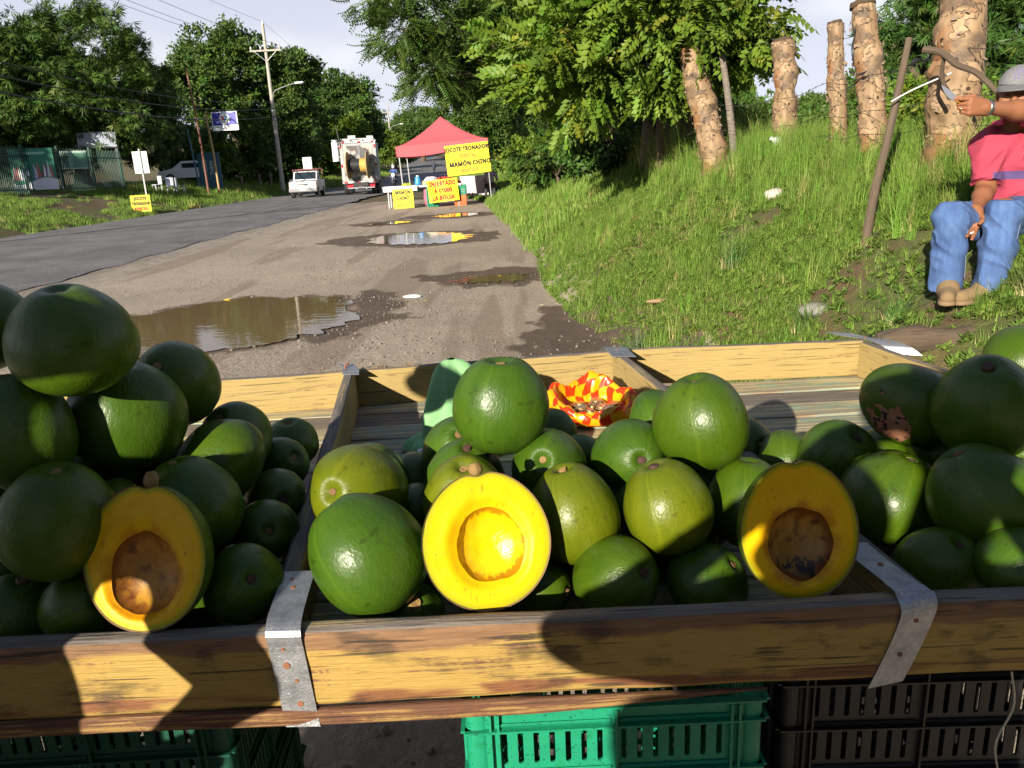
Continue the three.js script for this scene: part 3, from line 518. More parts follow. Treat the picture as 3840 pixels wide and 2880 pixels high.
function avoGeo(R, L, seed, dimple = 1) {
  const g = new THREE.SphereGeometry(1, 56, 38), p = g.attributes.position, r = rng(seed), ph = r() * 6.28, k1 = 0.022 + 0.03 * r(), pear = 0.09 + 0.10 * r(), dd = dimple > 1 ? 0.12 : 0.05 + 0.05 * r(), lob = r() < 0.5 ? 2 : 3;
  for (let i = 0; i < p.count; i++) {
    const x = p.getX(i), y = p.getY(i), z = p.getZ(i), s = Math.hypot(x, z), a = Math.atan2(z, x);
    let k = 1 - pear * y + k1 * Math.cos(lob * a + ph) * s + (n3(x * 1.6 + seed, y * 1.6, z * 1.6, seed) - 0.5) * 0.10 + (n3(x * 5 + seed, y * 5, z * 5, seed + 3) - 0.5) * 0.026 + (n3(x * 13 + seed, y * 9, z * 13, seed + 6) - 0.5) * 0.007;
    const d = Math.exp(-Math.pow(s / (dimple > 1 ? 0.36 : 0.22), 2)) * dd * 2.2, rib = y > 0.2 ? 0.012 * Math.cos(a * 16 + Math.sin(a * 3 + ph) * 2) * Math.exp(-Math.pow((s - 0.28) / 0.22, 2)) : 0;
    p.setXYZ(i, x * R * (k + rib), (y > 0 ? y - d : y * (1 + 0.02 * pear)) * L * (1 + 0.3 * (k - 1)), z * R * (k + rib));
  }
  g.computeVertexNormals(); const n = g.attributes.normal;                // close the seam
  for (let j = 0; j <= 38; j++) { const a = j * 57, b = a + 56, v = V(n.getX(a) + n.getX(b), n.getY(a) + n.getY(b), n.getZ(a) + n.getZ(b)).normalize(); n.setXYZ(a, v.x, v.y, v.z); n.setXYZ(b, v.x, v.y, v.z); }
  g.userData = { top: L * (1 - dd * 2.2) * (1 - 0.3 * pear) };
  return g;
}
const stemMats = [M([0.13, 0.070, 0.022], 0.85), M([0.20, 0.125, 0.040], 0.85), M([0.05, 0.022, 0.013], 0.8)];
function stemGeo(seed, h) { const r = rng(seed), g = new THREE.CylinderGeometry(0.0070, 0.0085, h, 11, 3), p = g.attributes.position; for (let i = 0; i < p.count; i++) { const k = 0.85 + 0.4 * n3(p.getX(i) * 160 + seed, p.getY(i) * 160, p.getZ(i) * 160, 5); p.setXYZ(i, p.getX(i) * k, p.getY(i) + (p.getY(i) > h * 0.4 ? (n3(p.getX(i) * 300, seed, p.getZ(i) * 300, 9) - 0.5) * 0.006 : 0), p.getZ(i) * k); } g.computeVertexNormals(); return g; }
const AVO_LABELS = [["large glossy avocado leaning on the front board beside the steel strap"],
 ["pale green avocado behind the large one leaning by the strap"],
 ["avocado lying against the divider behind two paler ones"],
 ["tall upright avocado with notched top crowning the sunny heap"],
 ["avocado with freckled cheek beneath the tall upright one, by the green cloth"],
 ["avocado wedged below the freckled one under the heap top"],
 ["yellow green avocado with round stem scar behind the sunlit half"],
 ["avocado with pale stem ring between the heap top and the dark-stemmed one"],
 ["upright avocado with dark stem beside the sunlit half, in its shadow"],
 ["dark avocado behind the tall upright one near the striped bag"],
 ["dark avocado half hidden behind the pale-ringed one"],
 ["avocado under the sunlit half, low against the front board"],
 ["low avocado with torn stem between the glossy one and the sunlit half"],
 ["shadowed avocado on the tray floor behind the sunny heap"],
 ["small dark avocado squeezed behind the sunlit half"],
 ["avocado with bright cut stem scar beside the upright dark-stemmed one"],
 ["large round avocado with green-ringed top, crowning the heap by the second divider"],
 ["smooth yellow green avocado below the large round one"],
 ["avocado lying on its side at the front board, stem sideways"],
 ["shaded avocado at the front board beside the black-stained half"],
 ["avocado behind the black-stained half, lit only on top"],
 ["lit avocado peeking out by the second divider near the bag"],
 ["dark avocado behind the large round one at the divider"],
 ["half lit avocado on the grey plank beside the divider"],
 ["avocado with corky stem scar beside the blemished one"],
 ["avocado with large brown scab on its cheek"],
 ["dark round avocado with ringed stem scar beside the blemished one"],
 ["shaded avocado standing below the blemished one, dry crumbs on top"],
 ["big shaded avocado next to the one below the blemished fruit"],
 ["avocado lying low behind the front board beside the curled strap"],
 ["shaded glossy avocado low behind the board, past the lying one"],
 ["avocado at the far back of the shaded heap, lit on top"],
 ["avocado hidden in the gap of the shaded heap"],
 ["large flattened avocado topping the dark heap by the road"],
 ["avocado with a single bright sun patch on the dark heap"],
 ["dark avocado with sunken stem behind the sun patched one"],
 ["tall dark avocado with pale stem under the top of the dark heap"],
 ["broad dark avocado with corky stem next to the brown-hollow half"],
 ["dark avocado with green stem hollow behind the brown-hollow half"],
 ["dark avocado between the sun patched one and the small ones by the divider"],
 ["dark avocado with round brown stem behind the middle of the dark heap"],
 ["small dark avocado with pointed stem, farthest back by the divider"],
 ["small dark avocado second from the back along the divider"],
 ["small dark avocado third from the back along the divider"],
 ["small dark avocado fourth from the back along the divider"],
 ["half lit avocado with torn stem between brown-hollow half and strap"],
 ["low shaded avocado under the brown-hollow half, at the front board"],
 ["low dark avocado at the front board beneath the broad one"],
 ["brownish avocado beside the one topping the dark heap"],
 ["avocado in the dark gap between the sun patched and corky stemmed ones"],
 ["avocado half hidden under the sun patched one, towards the divider"],
 ["avocado half hidden below the tall dark pale stemmed one"],
 ["avocado half hidden below the blemished one and its round neighbour"],
 ["small avocado tucked behind the one below the blemished fruit"],
 ["avocado in the gap under the big shaded one"]];
[...AVOS, ...LOWER_AVOS].forEach(([x, y, z, R, L, ax, ay, az, kind], i) => {
  const low = i >= AVOS.length, [label, group] = low ? ['green avocado wedged deep inside the heaps under other fruit', 'avocados buried inside the heaps'] : AVO_LABELS[i];
  const o = thing('avocado', label, 'avocado', [x, y, z], 0, group), g = avoGeo(R, L, 100 + i * 7, /notched/.test(label) ? 2.0 : 1);
  o.quaternion.setFromUnitVectors(V(0, 1, 0), V(ax, ay, az).normalize());
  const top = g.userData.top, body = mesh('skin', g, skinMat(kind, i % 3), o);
  const h = 0.004 + 0.010 * Math.pow(hash(i, 3, 1), 2), s = stemGeo(i + 5, h), q = 0.8 + 0.5 * hash(i, 5, 2); s.scale(q, 1, q * (0.8 + 0.3 * hash(i, 8, 1))); s.rotateZ((hash(i, 6, 1) - 0.5) * 0.5); s.translate(0, top + h * 0.28, 0); mesh('stem', s, stemMats[Math.floor(hash(i, 7, 4) * 3)], o);
  const ring = new THREE.TorusGeometry(0.0105, 0.0032, 6, 18); ring.rotateX(Math.PI / 2); ring.translate(0, top, 0); mesh('stem_scar', ring, M([0.20, 0.24, 0.03], 0.5), o);
  if (label.includes('brown scab')) {                                                 // the blemished one: a corky brown scab on its shaded cheek
    const q = o.quaternion.clone().invert(), dir = V(-0.80, -0.20, 0.55).normalize().applyQuaternion(q), pos = [], P = g.attributes.position, idx = g.index, keep = [];
    const sc = g.clone(), c = []; const pp = sc.attributes.position, col = new Float32Array(pp.count * 3);
    const inside = j => { const v = V(P.getX(j), P.getY(j), P.getZ(j)).normalize(), d = v.dot(dir); return d > 0.80 + (n3(v.x * 7, v.y * 7, v.z * 7, 4) - 0.5) * 0.5; };
    for (let t = 0; t < idx.count; t += 3) { const a = idx.getX(t), b = idx.getX(t + 1), d = idx.getX(t + 2); if (inside(a) && inside(b) && inside(d)) keep.push(a, b, d); }
    sc.setIndex(keep); const N = sc.attributes.normal; for (let j = 0; j < pp.count; j++) pp.setXYZ(j, pp.getX(j) + N.getX(j) * 0.0012, pp.getY(j) + N.getY(j) * 0.0012, pp.getZ(j) + N.getZ(j) * 0.0012);
    mesh('brown_scab', sc, M(0xffffff, 0.85, { map: tex(256, 256, (u, v, x, y) => { const s1 = fbm(u * 40, v * 30, 3, 40, 30, 3); return s1 > 0.66 ? [0.12, 0.07, 0.05] : mix3([0.42, 0.28, 0.18], [0.62, 0.42, 0.30], fbm(u * 12, v * 12, 3, 12, 12, 6)); }) }), body);
  }
});
// the three cut halves
function halfOutline(a, b, notch, seed) { return t => { const c = Math.cos(t), s = Math.sin(t); const k = 1 - 0.055 * c + 0.03 * Math.cos(2 * t) * 0 + (vn(t * 1.3 + 9, seed, 1e6, 1e6, seed) - 0.5) * 0.03 * Math.pow(Math.sin(t / 2), 2) - notch * Math.exp(-Math.pow((t > Math.PI ? t - 2 * Math.PI : t) / 0.15, 2)); return [s * a * k * (1 + 0.04 * -c), c * b * k]; }; }
function halfAvocado(label, pos, a, b, normal, o) {
  const h = thing('halved_avocado', label, 'avocado', pos), out = halfOutline(a, b, 0.06, o.seed), N = 96;
  const z = V(...normal).normalize(), x = V(0, 1, 0).cross(z).normalize(), y = z.clone().cross(x), m4 = new THREE.Matrix4().makeBasis(x, y, z);
  h.quaternion.setFromRotationMatrix(m4); h.rotateZ(o.roll ?? 0);
  const depth = a * 0.92, grid = (rows, f, name, mat, par) => {
    const p = [], uv = [], idx = []; for (let i = 0; i <= rows; i++) for (let j = 0; j <= N; j++) { const q = f(i / rows, j / N * Math.PI * 2); p.push(...q); uv.push(q[0] / (2 * a) + 0.5, q[1] / (2 * b) + 0.5); }
    for (let i = 0; i < rows; i++) for (let j = 0; j < N; j++) { const k = i * (N + 1) + j, l = k + N + 1; idx.push(k, k + 1, l, l, k + 1, l + 1); }
    const g = new THREE.BufferGeometry(); g.setAttribute('position', new THREE.Float32BufferAttribute(p, 3)); g.setAttribute('uv', new THREE.Float32BufferAttribute(uv, 2)); g.setIndex(idx); g.computeVertexNormals(); return mesh(name, g, mat, par);
  };
  grid(22, (s, t) => { const [ox, oy] = out(t), e = s * Math.PI / 2, bump = 1 + (n3(ox * 30, oy * 30, e, 4) - 0.5) * 0.03 * s; return [ox * Math.cos(e) * bump, oy * Math.cos(e) * bump, -depth * Math.sin(e) + 0.0012]; }, 'skin', skinMat(1, 1), h);
  const rim = grid(2, (s, t) => { const [ox, oy] = out(t), k = 1 - s * 0.022; return [ox * k, oy * k, 0.0012 - 0.0016 * s + (vn(t * 40, 3, 1e6, 1e6, 4) - 0.5) * 0.0012]; }, 'skin_edge', M([0.16, 0.09, 0.03], 0.8), h);
  const cx = o.cx * a, cy = o.cy * b, rc = o.rc * a, cav = t => { const k = 1 + (vn(Math.cos(t) * 1.6 + 3, Math.sin(t) * 1.6 + o.seed, 1e6, 1e6, 7) - 0.5) * 0.16 + (vn(Math.cos(t) * 5 + 3, Math.sin(t) * 5 + o.seed, 1e6, 1e6, 9) - 0.5) * 0.04; return [cx + Math.sin(t) * rc * k, cy + Math.cos(t) * rc * k * 1.06]; };
  const fl = tex(512, 512, (u, v, px, py) => {
    const X = (u - 0.5) * 2 * a, Y = (v - 0.5) * 2 * b, t = mod(Math.atan2(X, Y), 2 * Math.PI), [ox, oy] = out(t), e = 1 - Math.hypot(X, Y) / Math.hypot(ox, oy), n = fbm(u * 9, v * 9, 4, 9, 9, o.seed);
    let c = mix3([0.81, 0.615, 0.01], [0.85, 0.68, 0.015], n); c = mix3(c, [0.52, 0.56, 0.08], sstep(0.13 + (n - 0.5) * 0.08, 0.02, e) * 0.9);
    const fib = fbm(X * 260, Y * 70, 3, 1e6, 1e6, o.seed + 2); c = mix3(c, [0.62, 0.33, 0.04], sstep(0.76, 0.86, fib) * 0.5 * sstep(0.05, 0.2, e));
    const near = Math.hypot(X - cx, Y - cy) / rc; c = mix3(c, [0.60, 0.32, 0.05], o.brown * sstep(1.30, 1.0, near + (n - 0.5) * 0.5) * 0.6);
    return c;
  }, true, 1, 1, THREE.ClampToEdgeWrapping);
  const fm = M(0xffffff, 0.42, { map: fl, bumpMap: rep(grainBump, 2, 2), bumpScale: 0.0004, specularIntensity: 0.45 });
  const flesh = grid(12, (s, t) => { const [ox, oy] = out(t), [ix, iy] = cav(t), q = mix(0.978, 1, 0), w = s; const e = 0.0006 - 0.004 * sstep(0.75, 1, s) * s; return [mix(ox * q, ix, w), mix(oy * q, iy, w), -0.0004 + (n3(ox * w * 60, oy * 60, s * 3, 5) - 0.5) * 0.0016 * (s > 0 && s < 1 ? 1 : 0) - 0.008 * Math.pow(sstep(0.55, 1.02, s), 1.5)]; }, 'flesh', fm, h);
  const ht = tex(256, 256, (u, v) => {
    const X = (u - 0.5) * 2 * a, Y = (v - 0.5) * 2 * b, n = fbm(u * 16, v * 16, 4, 16, 16, o.seed + 31), m = fbm(u * 40, v * 26, 3, 40, 26, o.seed + 5), d = Math.hypot(X - cx, Y - cy) / rc;
    let c = mix3([0.88, 0.71, 0.03], mix3([0.50, 0.34, 0.11], [0.66, 0.48, 0.18], m), o.brown);
    c = mix3(c, [0.36, 0.19, 0.05], o.brown * (sstep(0.50, 0.80, n) * 0.7 + sstep(0.82, 1.0, d + (n - 0.5) * 0.3) * 0.5));
    c = mix3(c, [0.42, 0.24, 0.05], sstep(0.86, 0.99, d + (m - 0.5) * 0.25) * 0.55);
    if (o.black) c = mix3(c, [0.13, 0.07, 0.03], sstep(0.50, 0.62, m) * sstep(-0.35, -0.75, (Y - cy) / rc + (n - 0.5) * 0.4));
    return c;
  }, true, 1, 1, THREE.ClampToEdgeWrapping);
  grid(14, (s, t) => { const [ix, iy] = cav(t), e = s * Math.PI / 2, k = Math.cos(e); return [cx + (ix - cx) * k, cy + (iy - cy) * k, -0.0083 - rc * o.deep * Math.pow(Math.sin(e), 1.25) + (n3(ix * k * 80, iy * k * 80, 1, 6) - 0.5) * 0.002 * (s > 0 ? 1 : 0)]; }, 'seed_hollow', M(0xffffff, o.wet ?? 0.45, { map: ht, bumpMap: rep(grainBump, 1.5, 1.5), bumpScale: 0.0006 }), flesh);
  if (o.stem) { const s = stemGeo(o.seed, o.stem), P = s.attributes.position; for (let i = 0; i < P.count; i++) { const f = 1 + 0.7 * (n3(P.getX(i) * 120, P.getY(i) * 120 + o.seed, P.getZ(i) * 120, 3) - 0.5) + 0.25 * Math.cos(P.getY(i) / o.stem * 6); P.setX(i, P.getX(i) * f); P.setZ(i, P.getZ(i) * f); } s.computeVertexNormals(); s.scale(1.2, 1, 1.2); s.translate(0, b * 0.945 + o.stem * 0.25, -0.012); mesh('stem', s, stemMats[1], h); }
  return h;
}
halfAvocado('halved avocado with brown seed hollow and stem stub, near the dark fruit heap', [-0.542, 1.182, -1.012], 0.0965, 0.1065, [-0.16, 0.36, 0.92], { seed: 3, cx: -0.04, cy: -0.28, rc: 0.57, deep: 0.62, brown: 0.85, stem: 0.022, roll: 0.03, wet: 0.42 });
halfAvocado('halved avocado with clean bright yellow flesh and glossy hollow, in full sun', [-0.050, 1.163, -1.052], 0.0975, 0.1030, [0.20, 0.36, 0.9], { seed: 7, cx: 0.07, cy: -0.14, rc: 0.54, deep: 0.56, brown: 0.10, stem: 0.018, roll: 0.02, wet: 0.16 });
halfAvocado('halved avocado with blackened stained hollow, beside the curled steel strap', [0.416, 1.162, -1.038], 0.0915, 0.1045, [0.10, 0.30, 0.95], { seed: 11, cx: 0.03, cy: -0.27, rc: 0.55, deep: 0.62, brown: 0.9, black: true, roll: -0.01, wet: 0.45 });

// ---------------------------------------------------------------- green cloth, striped bag, coins
{
  const cx = -0.135, cz = -2.00, y0 = FLOOR + 0.004, pos = [], uv = [], idx = [], NR = 40, NA = 96;
  const t0 = thing('green_cloth', 'pale green microfibre cloth peaked up behind the tallest avocado', 'cloth', [cx, y0, cz]);
  for (let i = 0; i <= NR; i++) for (let j = 0; j <= NA; j++) {
    const s = i / NR, a = j / NA * Math.PI * 2, fold = 0.030 * Math.sin(a * 3 + 0.6) * Math.sqrt(s) * (1 - 0.3 * s) + 0.012 * Math.sin(a * 7 + s * 4 + 1) * s + 0.006 * Math.sin(a * 13 + 2) * s;
    let r = (0.014 + 0.105 * Math.pow(s, 0.62) + 0.045 * sstep(0.84, 1, s)) + fold + (n3(Math.cos(a) * 3, s * 5, Math.sin(a) * 3, 6) - 0.5) * 0.024 * s;
    let h = 0.246 * (1 - Math.pow(s, 1.15)) + 0.012 * sstep(0.85, 0.95, s) * (1 - sstep(0.95, 1, s)) + Math.max(0, fold) * 0.15;
    const lean = (1 - s) * -0.02; const x = Math.cos(a) * r + lean, z = Math.sin(a) * r * 0.8 + 0.03 * (1 - s);
    pos.push(x, Math.max(0.001, h + 0.002), z); uv.push(a * 0.1, s * 0.3);
  }
  for (let i = 0; i < NR; i++) for (let j = 0; j < NA; j++) { const a = i * (NA + 1) + j, b = a + NA + 1; idx.push(a, a + 1, b, b, a + 1, b + 1); }
  const g = new THREE.BufferGeometry(); g.setAttribute('position', new THREE.Float32BufferAttribute(pos, 3)); g.setAttribute('uv', new THREE.Float32BufferAttribute(uv, 2)); g.setIndex(idx); g.computeVertexNormals();
  const clothMat = M([0.22, 0.46, 0.20], 0.95, { sheen: 0.6, sheenRoughness: 0.6, bumpMap: rep(grainBump, 14, 14), bumpScale: 0.002 });
  clothMat.sheenColor.setRGB(0.4, 0.6, 0.4);
  const cl = mesh('cloth', g, clothMat, t0);
  const hem = []; for (let j = 0; j <= NA; j++) { const k = (NR * (NA + 1) + j) * 3; hem.push(V(pos[k], pos[k + 1] + 0.002, pos[k + 2])); } mesh('hem', tube(hem, 0.0026, 6, 160), clothMat, t0);
  const tg = mesh('care_label', box(0.045, 0.0012, 0.018), M(0xffffff, 0.7, { map: canvasTex(128, 64, (c, w, h) => { c.fillStyle = '#e9edf2'; c.fillRect(0, 0, w, h); c.fillStyle = '#39507a'; for (let k = 0; k < 6; k++) c.fillRect(18 + k * 15, 18 + (k % 2) * 6, 9, 22); }) }), t0);
  tg.geometry.setAttribute('uv', new THREE.BoxGeometry(1, 1, 1).attributes.uv); tg.position.set(-0.095, 0.03, 0.122); tg.rotation.set(0.75, 0.15, 0.12);
}
{
  const c = [0.236, FLOOR + 0.003, -2.15], NA = 150, NR = 46, pos = [], uv = [], idx = [];
  const b = thing('plastic_bag', 'red and yellow striped plastic bag rolled open around coins', 'bag', c);
  const prof = [[0.02, 0.004], [0.085, 0.004], [0.116, 0.016], [0.126, 0.036], [0.122, 0.056], [0.110, 0.064], [0.098, 0.060], [0.090, 0.046], [0.078, 0.034], [0.01, 0.030]].map(p => new THREE.Vector2(...p)), sp = new THREE.SplineCurve(prof);
  for (let i = 0; i <= NR; i++) for (let j = 0; j <= NA; j++) {
    const s = i / NR, a = j / NA * Math.PI * 2, p = sp.getPoint(s), top = sstep(0.25, 0.5, s) * sstep(1.0, 0.72, s), back = 0.5 - 0.5 * Math.sin(a);
    const q = vn(Math.cos(a) * 2.4 + 7, Math.sin(a) * 2.4 + s * 3, 1e6, 1e6, 4) - 0.5, cr = Math.abs(vn(Math.cos(a) * 4 + 9, Math.sin(a) * 4 + s * 5, 1e6, 1e6, 8) - 0.5) - 0.2, fine = fbm(Math.cos(a) * 11 + 5, Math.sin(a) * 11 + s * 9, 2, 1e6, 1e6, 19) - 0.5, wob = (q * 0.026 + cr * 0.010 + fine * 0.008) * (0.3 + top);
    const r = p.x * (1 + 0.06 * Math.sin(a * 2 + 1)) + wob * 0.8, y = p.y * (0.72 + 1.05 * back * top) + wob * 0.9 * top + (fbm(Math.cos(a) * 2.6 + 3, Math.sin(a) * 2.6 + s * 2, 2, 1e6, 1e6, 14) - 0.5) * 0.03 * top;
    pos.push(Math.cos(a) * r, Math.max(0.001, y), Math.sin(a) * r * 0.86); uv.push(a / (2 * Math.PI), s);
  }
  for (let i = 0; i < NR; i++) for (let j = 0; j < NA; j++) { const k = i * (NA + 1) + j, l = k + NA + 1; idx.push(k, l, k + 1, k + 1, l, l + 1); }
  const g0 = new THREE.BufferGeometry(); g0.setAttribute('position', new THREE.Float32BufferAttribute(pos, 3)); g0.setAttribute('uv', new THREE.Float32BufferAttribute(uv, 2)); g0.setIndex(idx); g0.computeVertexNormals();
  const stripe = tex(1024, 256, (u, v) => { const k = u * 22 + (vn(u * 9, v * 5, 9, 1e6, 3) - 0.5) * 1.4 + Math.floor(v * 6.5 + (vn(u * 8, v * 3, 8, 1e6, 8) - 0.5) * 1.6) * 1.0; return mod(k, 2) < 1 ? [0.80, 0.20, 0.05] : [0.80, 0.60, 0.04]; });
  mesh('bag_film', g0, M(0xffffff, 0.28, { map: stripe, transmission: 0.12, thickness: 0, specularIntensity: 0.8 }), b);
  const knot = tube([V(0.085, 0.02, 0.06), V(0.12, 0.032, 0.075), V(0.15, 0.022, 0.055), V(0.158, 0.01, 0.03), V(0.135, 0.012, 0.02), V(0.10, 0.016, 0.03)], t => 0.007 + 0.004 * Math.sin(t * 9), 8, 40); mesh('handle_loop', knot, M([0.93, 0.42, 0.02], 0.3), b);
  const r = rng(9), coinG = new THREE.CylinderGeometry(1, 1, 1, 28); const kinds = [M([0.62, 0.50, 0.28], 0.3, { metalness: 0.9, bumpMap: grainBump, bumpScale: 0.0004 }), M([0.55, 0.42, 0.22], 0.35, { metalness: 0.9 }), M([0.50, 0.38, 0.26], 0.4, { metalness: 0.85 })];
  const stackN = [[-0.048, 0.022, 6, 0.35], [-0.030, -0.006, 9, -0.15], [-0.004, -0.024, 9, 0.25], [0.030, -0.030, 7, -0.3], [0.052, -0.006, 6, 0.2], [0.018, 0.008, 5, 0.1], [-0.012, 0.030, 4, -0.1], [0.034, 0.030, 5, 0.25], [-0.055, -0.018, 5, 0.3], [0.008, -0.048, 6, 0.2]];
  for (const [sx, sz, n, tilt] of stackN) for (let k = 0; k < n; k++) {
    const rr = 0.0125 + 0.0012 * Math.floor(r() * 3), o = mesh('coin', coinG, kinds[Math.floor(r() * 3)]); o.scale.set(rr, 0.0018, rr);
    o.position.set(c[0] + sx + k * 0.0024 * Math.sin(tilt * 4) + gauss(r) * 0.002, c[1] + 0.036 + k * 0.00195 + 0.003 * Math.abs(tilt), c[2] + sz + gauss(r) * 0.002); o.rotation.set(tilt * 0.55 + gauss(r) * 0.05, r() * 6, tilt * 0.5 + gauss(r) * 0.05);
    tag(o, 'worn brass coin among those heaped in the striped bag', 'coin', 'coins heaped in the striped bag');
  }
}

// ---------------------------------------------------------------- leaves, grass
function leafTri(pos, a, dir, side, len, wid, fold = 0.25) {           // one leaf: two folded halves, pointed
  const up = dir.clone().cross(side).normalize(), m = a.clone().addScaledVector(dir, len * 0.45), t = a.clone().addScaledVector(dir, len), l = m.clone().addScaledVector(side, wid).addScaledVector(up, wid * fold), r = m.clone().addScaledVector(side, -wid).addScaledVector(up, wid * fold);
  for (const [p, q, s] of [[a, l, t], [a, t, r]]) pos.push(p.x, p.y, p.z, q.x, q.y, q.z, s.x, s.y, s.z);
}
function geoOf(pos) { const g = new THREE.BufferGeometry(); g.setAttribute('position', new THREE.Float32BufferAttribute(pos, 3)); g.computeVertexNormals(); return g; }
const SPRAYS = {};
{
  const r = rng(21), rnd = () => V(gauss(r), gauss(r), gauss(r)).normalize();
  { const p = []; for (let k = 0; k < 4; k++) { const x = 0.22 + 0.20 * k, y = -0.3 * x * x; for (const s of [-1, 1]) leafTri(p, V(x, y, 0), V(0.5, -0.45 - 0.35 * r(), s).normalize(), V(0.9, 0, -0.45 * s).normalize(), 0.40 - 0.02 * k, 0.115, 0.2); } leafTri(p, V(0.95, -0.22, 0), V(1, -0.6, 0).normalize(), V(0, 0, 1), 0.33, 0.085); SPRAYS.pinnate = geoOf(p); }   // broad leaflets
  { const p = []; for (let k = 0; k < 8; k++) { const x = 0.08 + 0.12 * k, y = -0.45 * x * x; for (const s of [-1, 1]) leafTri(p, V(x, y, 0), V(0.35, -0.4, s).normalize(), V(1, 0, -0.3 * s).normalize(), 0.27 - 0.012 * k, 0.058, 0.15); } SPRAYS.feather = geoOf(p); }
  { const p = []; for (let k = 0; k < 11; k++) { const a = k / 11 * 6.283 + r(), d = V(Math.cos(a), -0.25 - 0.7 * r(), Math.sin(a)).normalize(); leafTri(p, V(0, 0, 0).addScaledVector(d, 0.06), d, V(-Math.sin(a), 0, Math.cos(a)), 0.6 + 0.35 * r(), 0.055, 0.25); } SPRAYS.mango = geoOf(p); }
  { const p = []; for (let k = 0; k < 16; k++) { const d = rnd(); d.y = d.y * 0.6 + 0.1; d.normalize(); const s = d.clone().cross(rnd()).normalize(); leafTri(p, V(gauss(r) * 0.35, gauss(r) * 0.3, gauss(r) * 0.35), d, s, 0.32 + 0.16 * r(), 0.10, 0.2); } SPRAYS.leafy = geoOf(p); }
  { const p = []; for (let k = 0; k < 26; k++) { const d = rnd(); const s = d.clone().cross(rnd()).normalize(); leafTri(p, V(gauss(r) * 0.45, gauss(r) * 0.3, gauss(r) * 0.45), d, s, 0.2 + 0.1 * r(), 0.06, 0.2); } SPRAYS.fine = geoOf(p); }
}
const leafMat = (c, tr = 0.3) => M(c, 0.5, { transmission: tr, thickness: 0, specularIntensity: 0.4 });
const LEAF = { bright: leafMat([0.115, 0.190, 0.020]), mid: leafMat([0.062, 0.120, 0.018]), dark: leafMat([0.050, 0.108, 0.018]), far: leafMat([0.062, 0.118, 0.020]) };  // dark is a deeper copy of mid, with shade put into its colour
const barkTex = tex(512, 512, (u, v) => { const a = fbm(u * 10, v * 4, 4, 10, 4, 3), b = fbm(u * 40, v * 14, 3, 40, 14, 4); return mix3([0.20, 0.16, 0.12], [0.44, 0.38, 0.31], a * 0.5 + b * 0.5); });
const barkMat = M(0xffffff, 0.9, { map: rep(barkTex, 2, 0.7), bumpMap: rep(barkTex, 2, 0.7), bumpScale: 0.02 });
const _q = new THREE.Quaternion(), _e = new THREE.Euler();
function crown(blobs, spray, size, dens, seed, tint = 0.35, fill = 0.62) {
  const r = rng(seed), mats = [], cols = [], X = V(1, 0, 0), q2 = new THREE.Quaternion();
  for (const [bx, by, bz, R, sy = 0.85] of blobs) {
    const n = Math.round(dens * R * R * 12.6 / (size * size) * 5.2), nc = Math.max(4, Math.round(n / 16));
    for (let c = 0; c < nc; c++) {
      const d = V(gauss(r), gauss(r), gauss(r)).normalize(), k = R * (fill + (1.0 - fill) * Math.pow(r(), 0.7)), cx = bx + d.x * k, cy = by + d.y * k * sy, cz = bz + d.z * k, cr = 0.5 * size + R * 0.08, shade = 1 + (r() - 0.5) * tint;
      for (let i = 0; i < 16; i++) {
        const o = V(gauss(r), gauss(r) * 0.7, gauss(r)).multiplyScalar(cr), out = d.clone().multiplyScalar(0.9).add(V(gauss(r), gauss(r) * 0.6 - 0.1, gauss(r)).multiplyScalar(0.8)).normalize();
        _q.setFromUnitVectors(X, out); q2.setFromAxisAngle(X, gauss(r) * 0.9); _q.multiply(q2);
        const s = size * (0.7 + 0.6 * r());
        mats.push(new THREE.Matrix4().compose(V(cx + o.x, cy + o.y, cz + o.z), _q, V(s, s, s)));
        const b = shade * (0.8 + 0.4 * r()), y = r() < 0.06 ? 1.5 : 1 + (r() - 0.5) * 0.3; cols.push(new THREE.Color().setRGB(b * y, b, b * (0.8 + 0.4 * r())));
      }
    }
  }
  return [mats, cols];
}
function tree(name, label, x, z, trunkR, blobs, spray, size, dens, mat, seed, o = {}) {
  const y = land(x, z) - 0.05, t = thing(name, label, o.category ?? 'tree', [x, y, z], 0, o.group), r = rng(seed + 1);
  const top = Math.max(0.4, (o.fork ?? 0.5) * (Math.min(...blobs.map(b => b[1])) - y)), lean = o.lean ?? [0.2 * gauss(r), 0.2 * gauss(r)];
  if (trunkR) {
    const f = V(lean[0], top, lean[1]); mesh('trunk', tube([V(0, -0.1, 0), V(lean[0] * 0.3, top * 0.5, lean[1] * 0.3), f], s => trunkR * (1.25 - 0.55 * s), 12), o.bark ?? barkMat, t);
    for (const b of blobs.slice(0, 9)) { const e = V(b[0] - x, b[1] - y, b[2] - z), m = f.clone().lerp(e, 0.5).add(V(gauss(r), 0.3 + gauss(r) * 0.5, gauss(r)).multiplyScalar(b[3] * 0.15)); const k = trunkR * (o.limb ?? 0.5); mesh('limb', tube([f.clone().addScaledVector(V(0, -1, 0), 0.02), m, e], s => k * (1 - 0.75 * s) + 0.01, 8), o.bark ?? barkMat, t); }
  }
  const [mats, cols] = crown(blobs.map(b => [b[0] - x, b[1] - y, b[2] - z, b[3], b[4]]), spray, size, dens, seed, o.tint, o.fill);
  const c = instanced('crown', SPRAYS[spray], mat, mats, cols, t); c.userData.kind = 'stuff';
  return t;
}
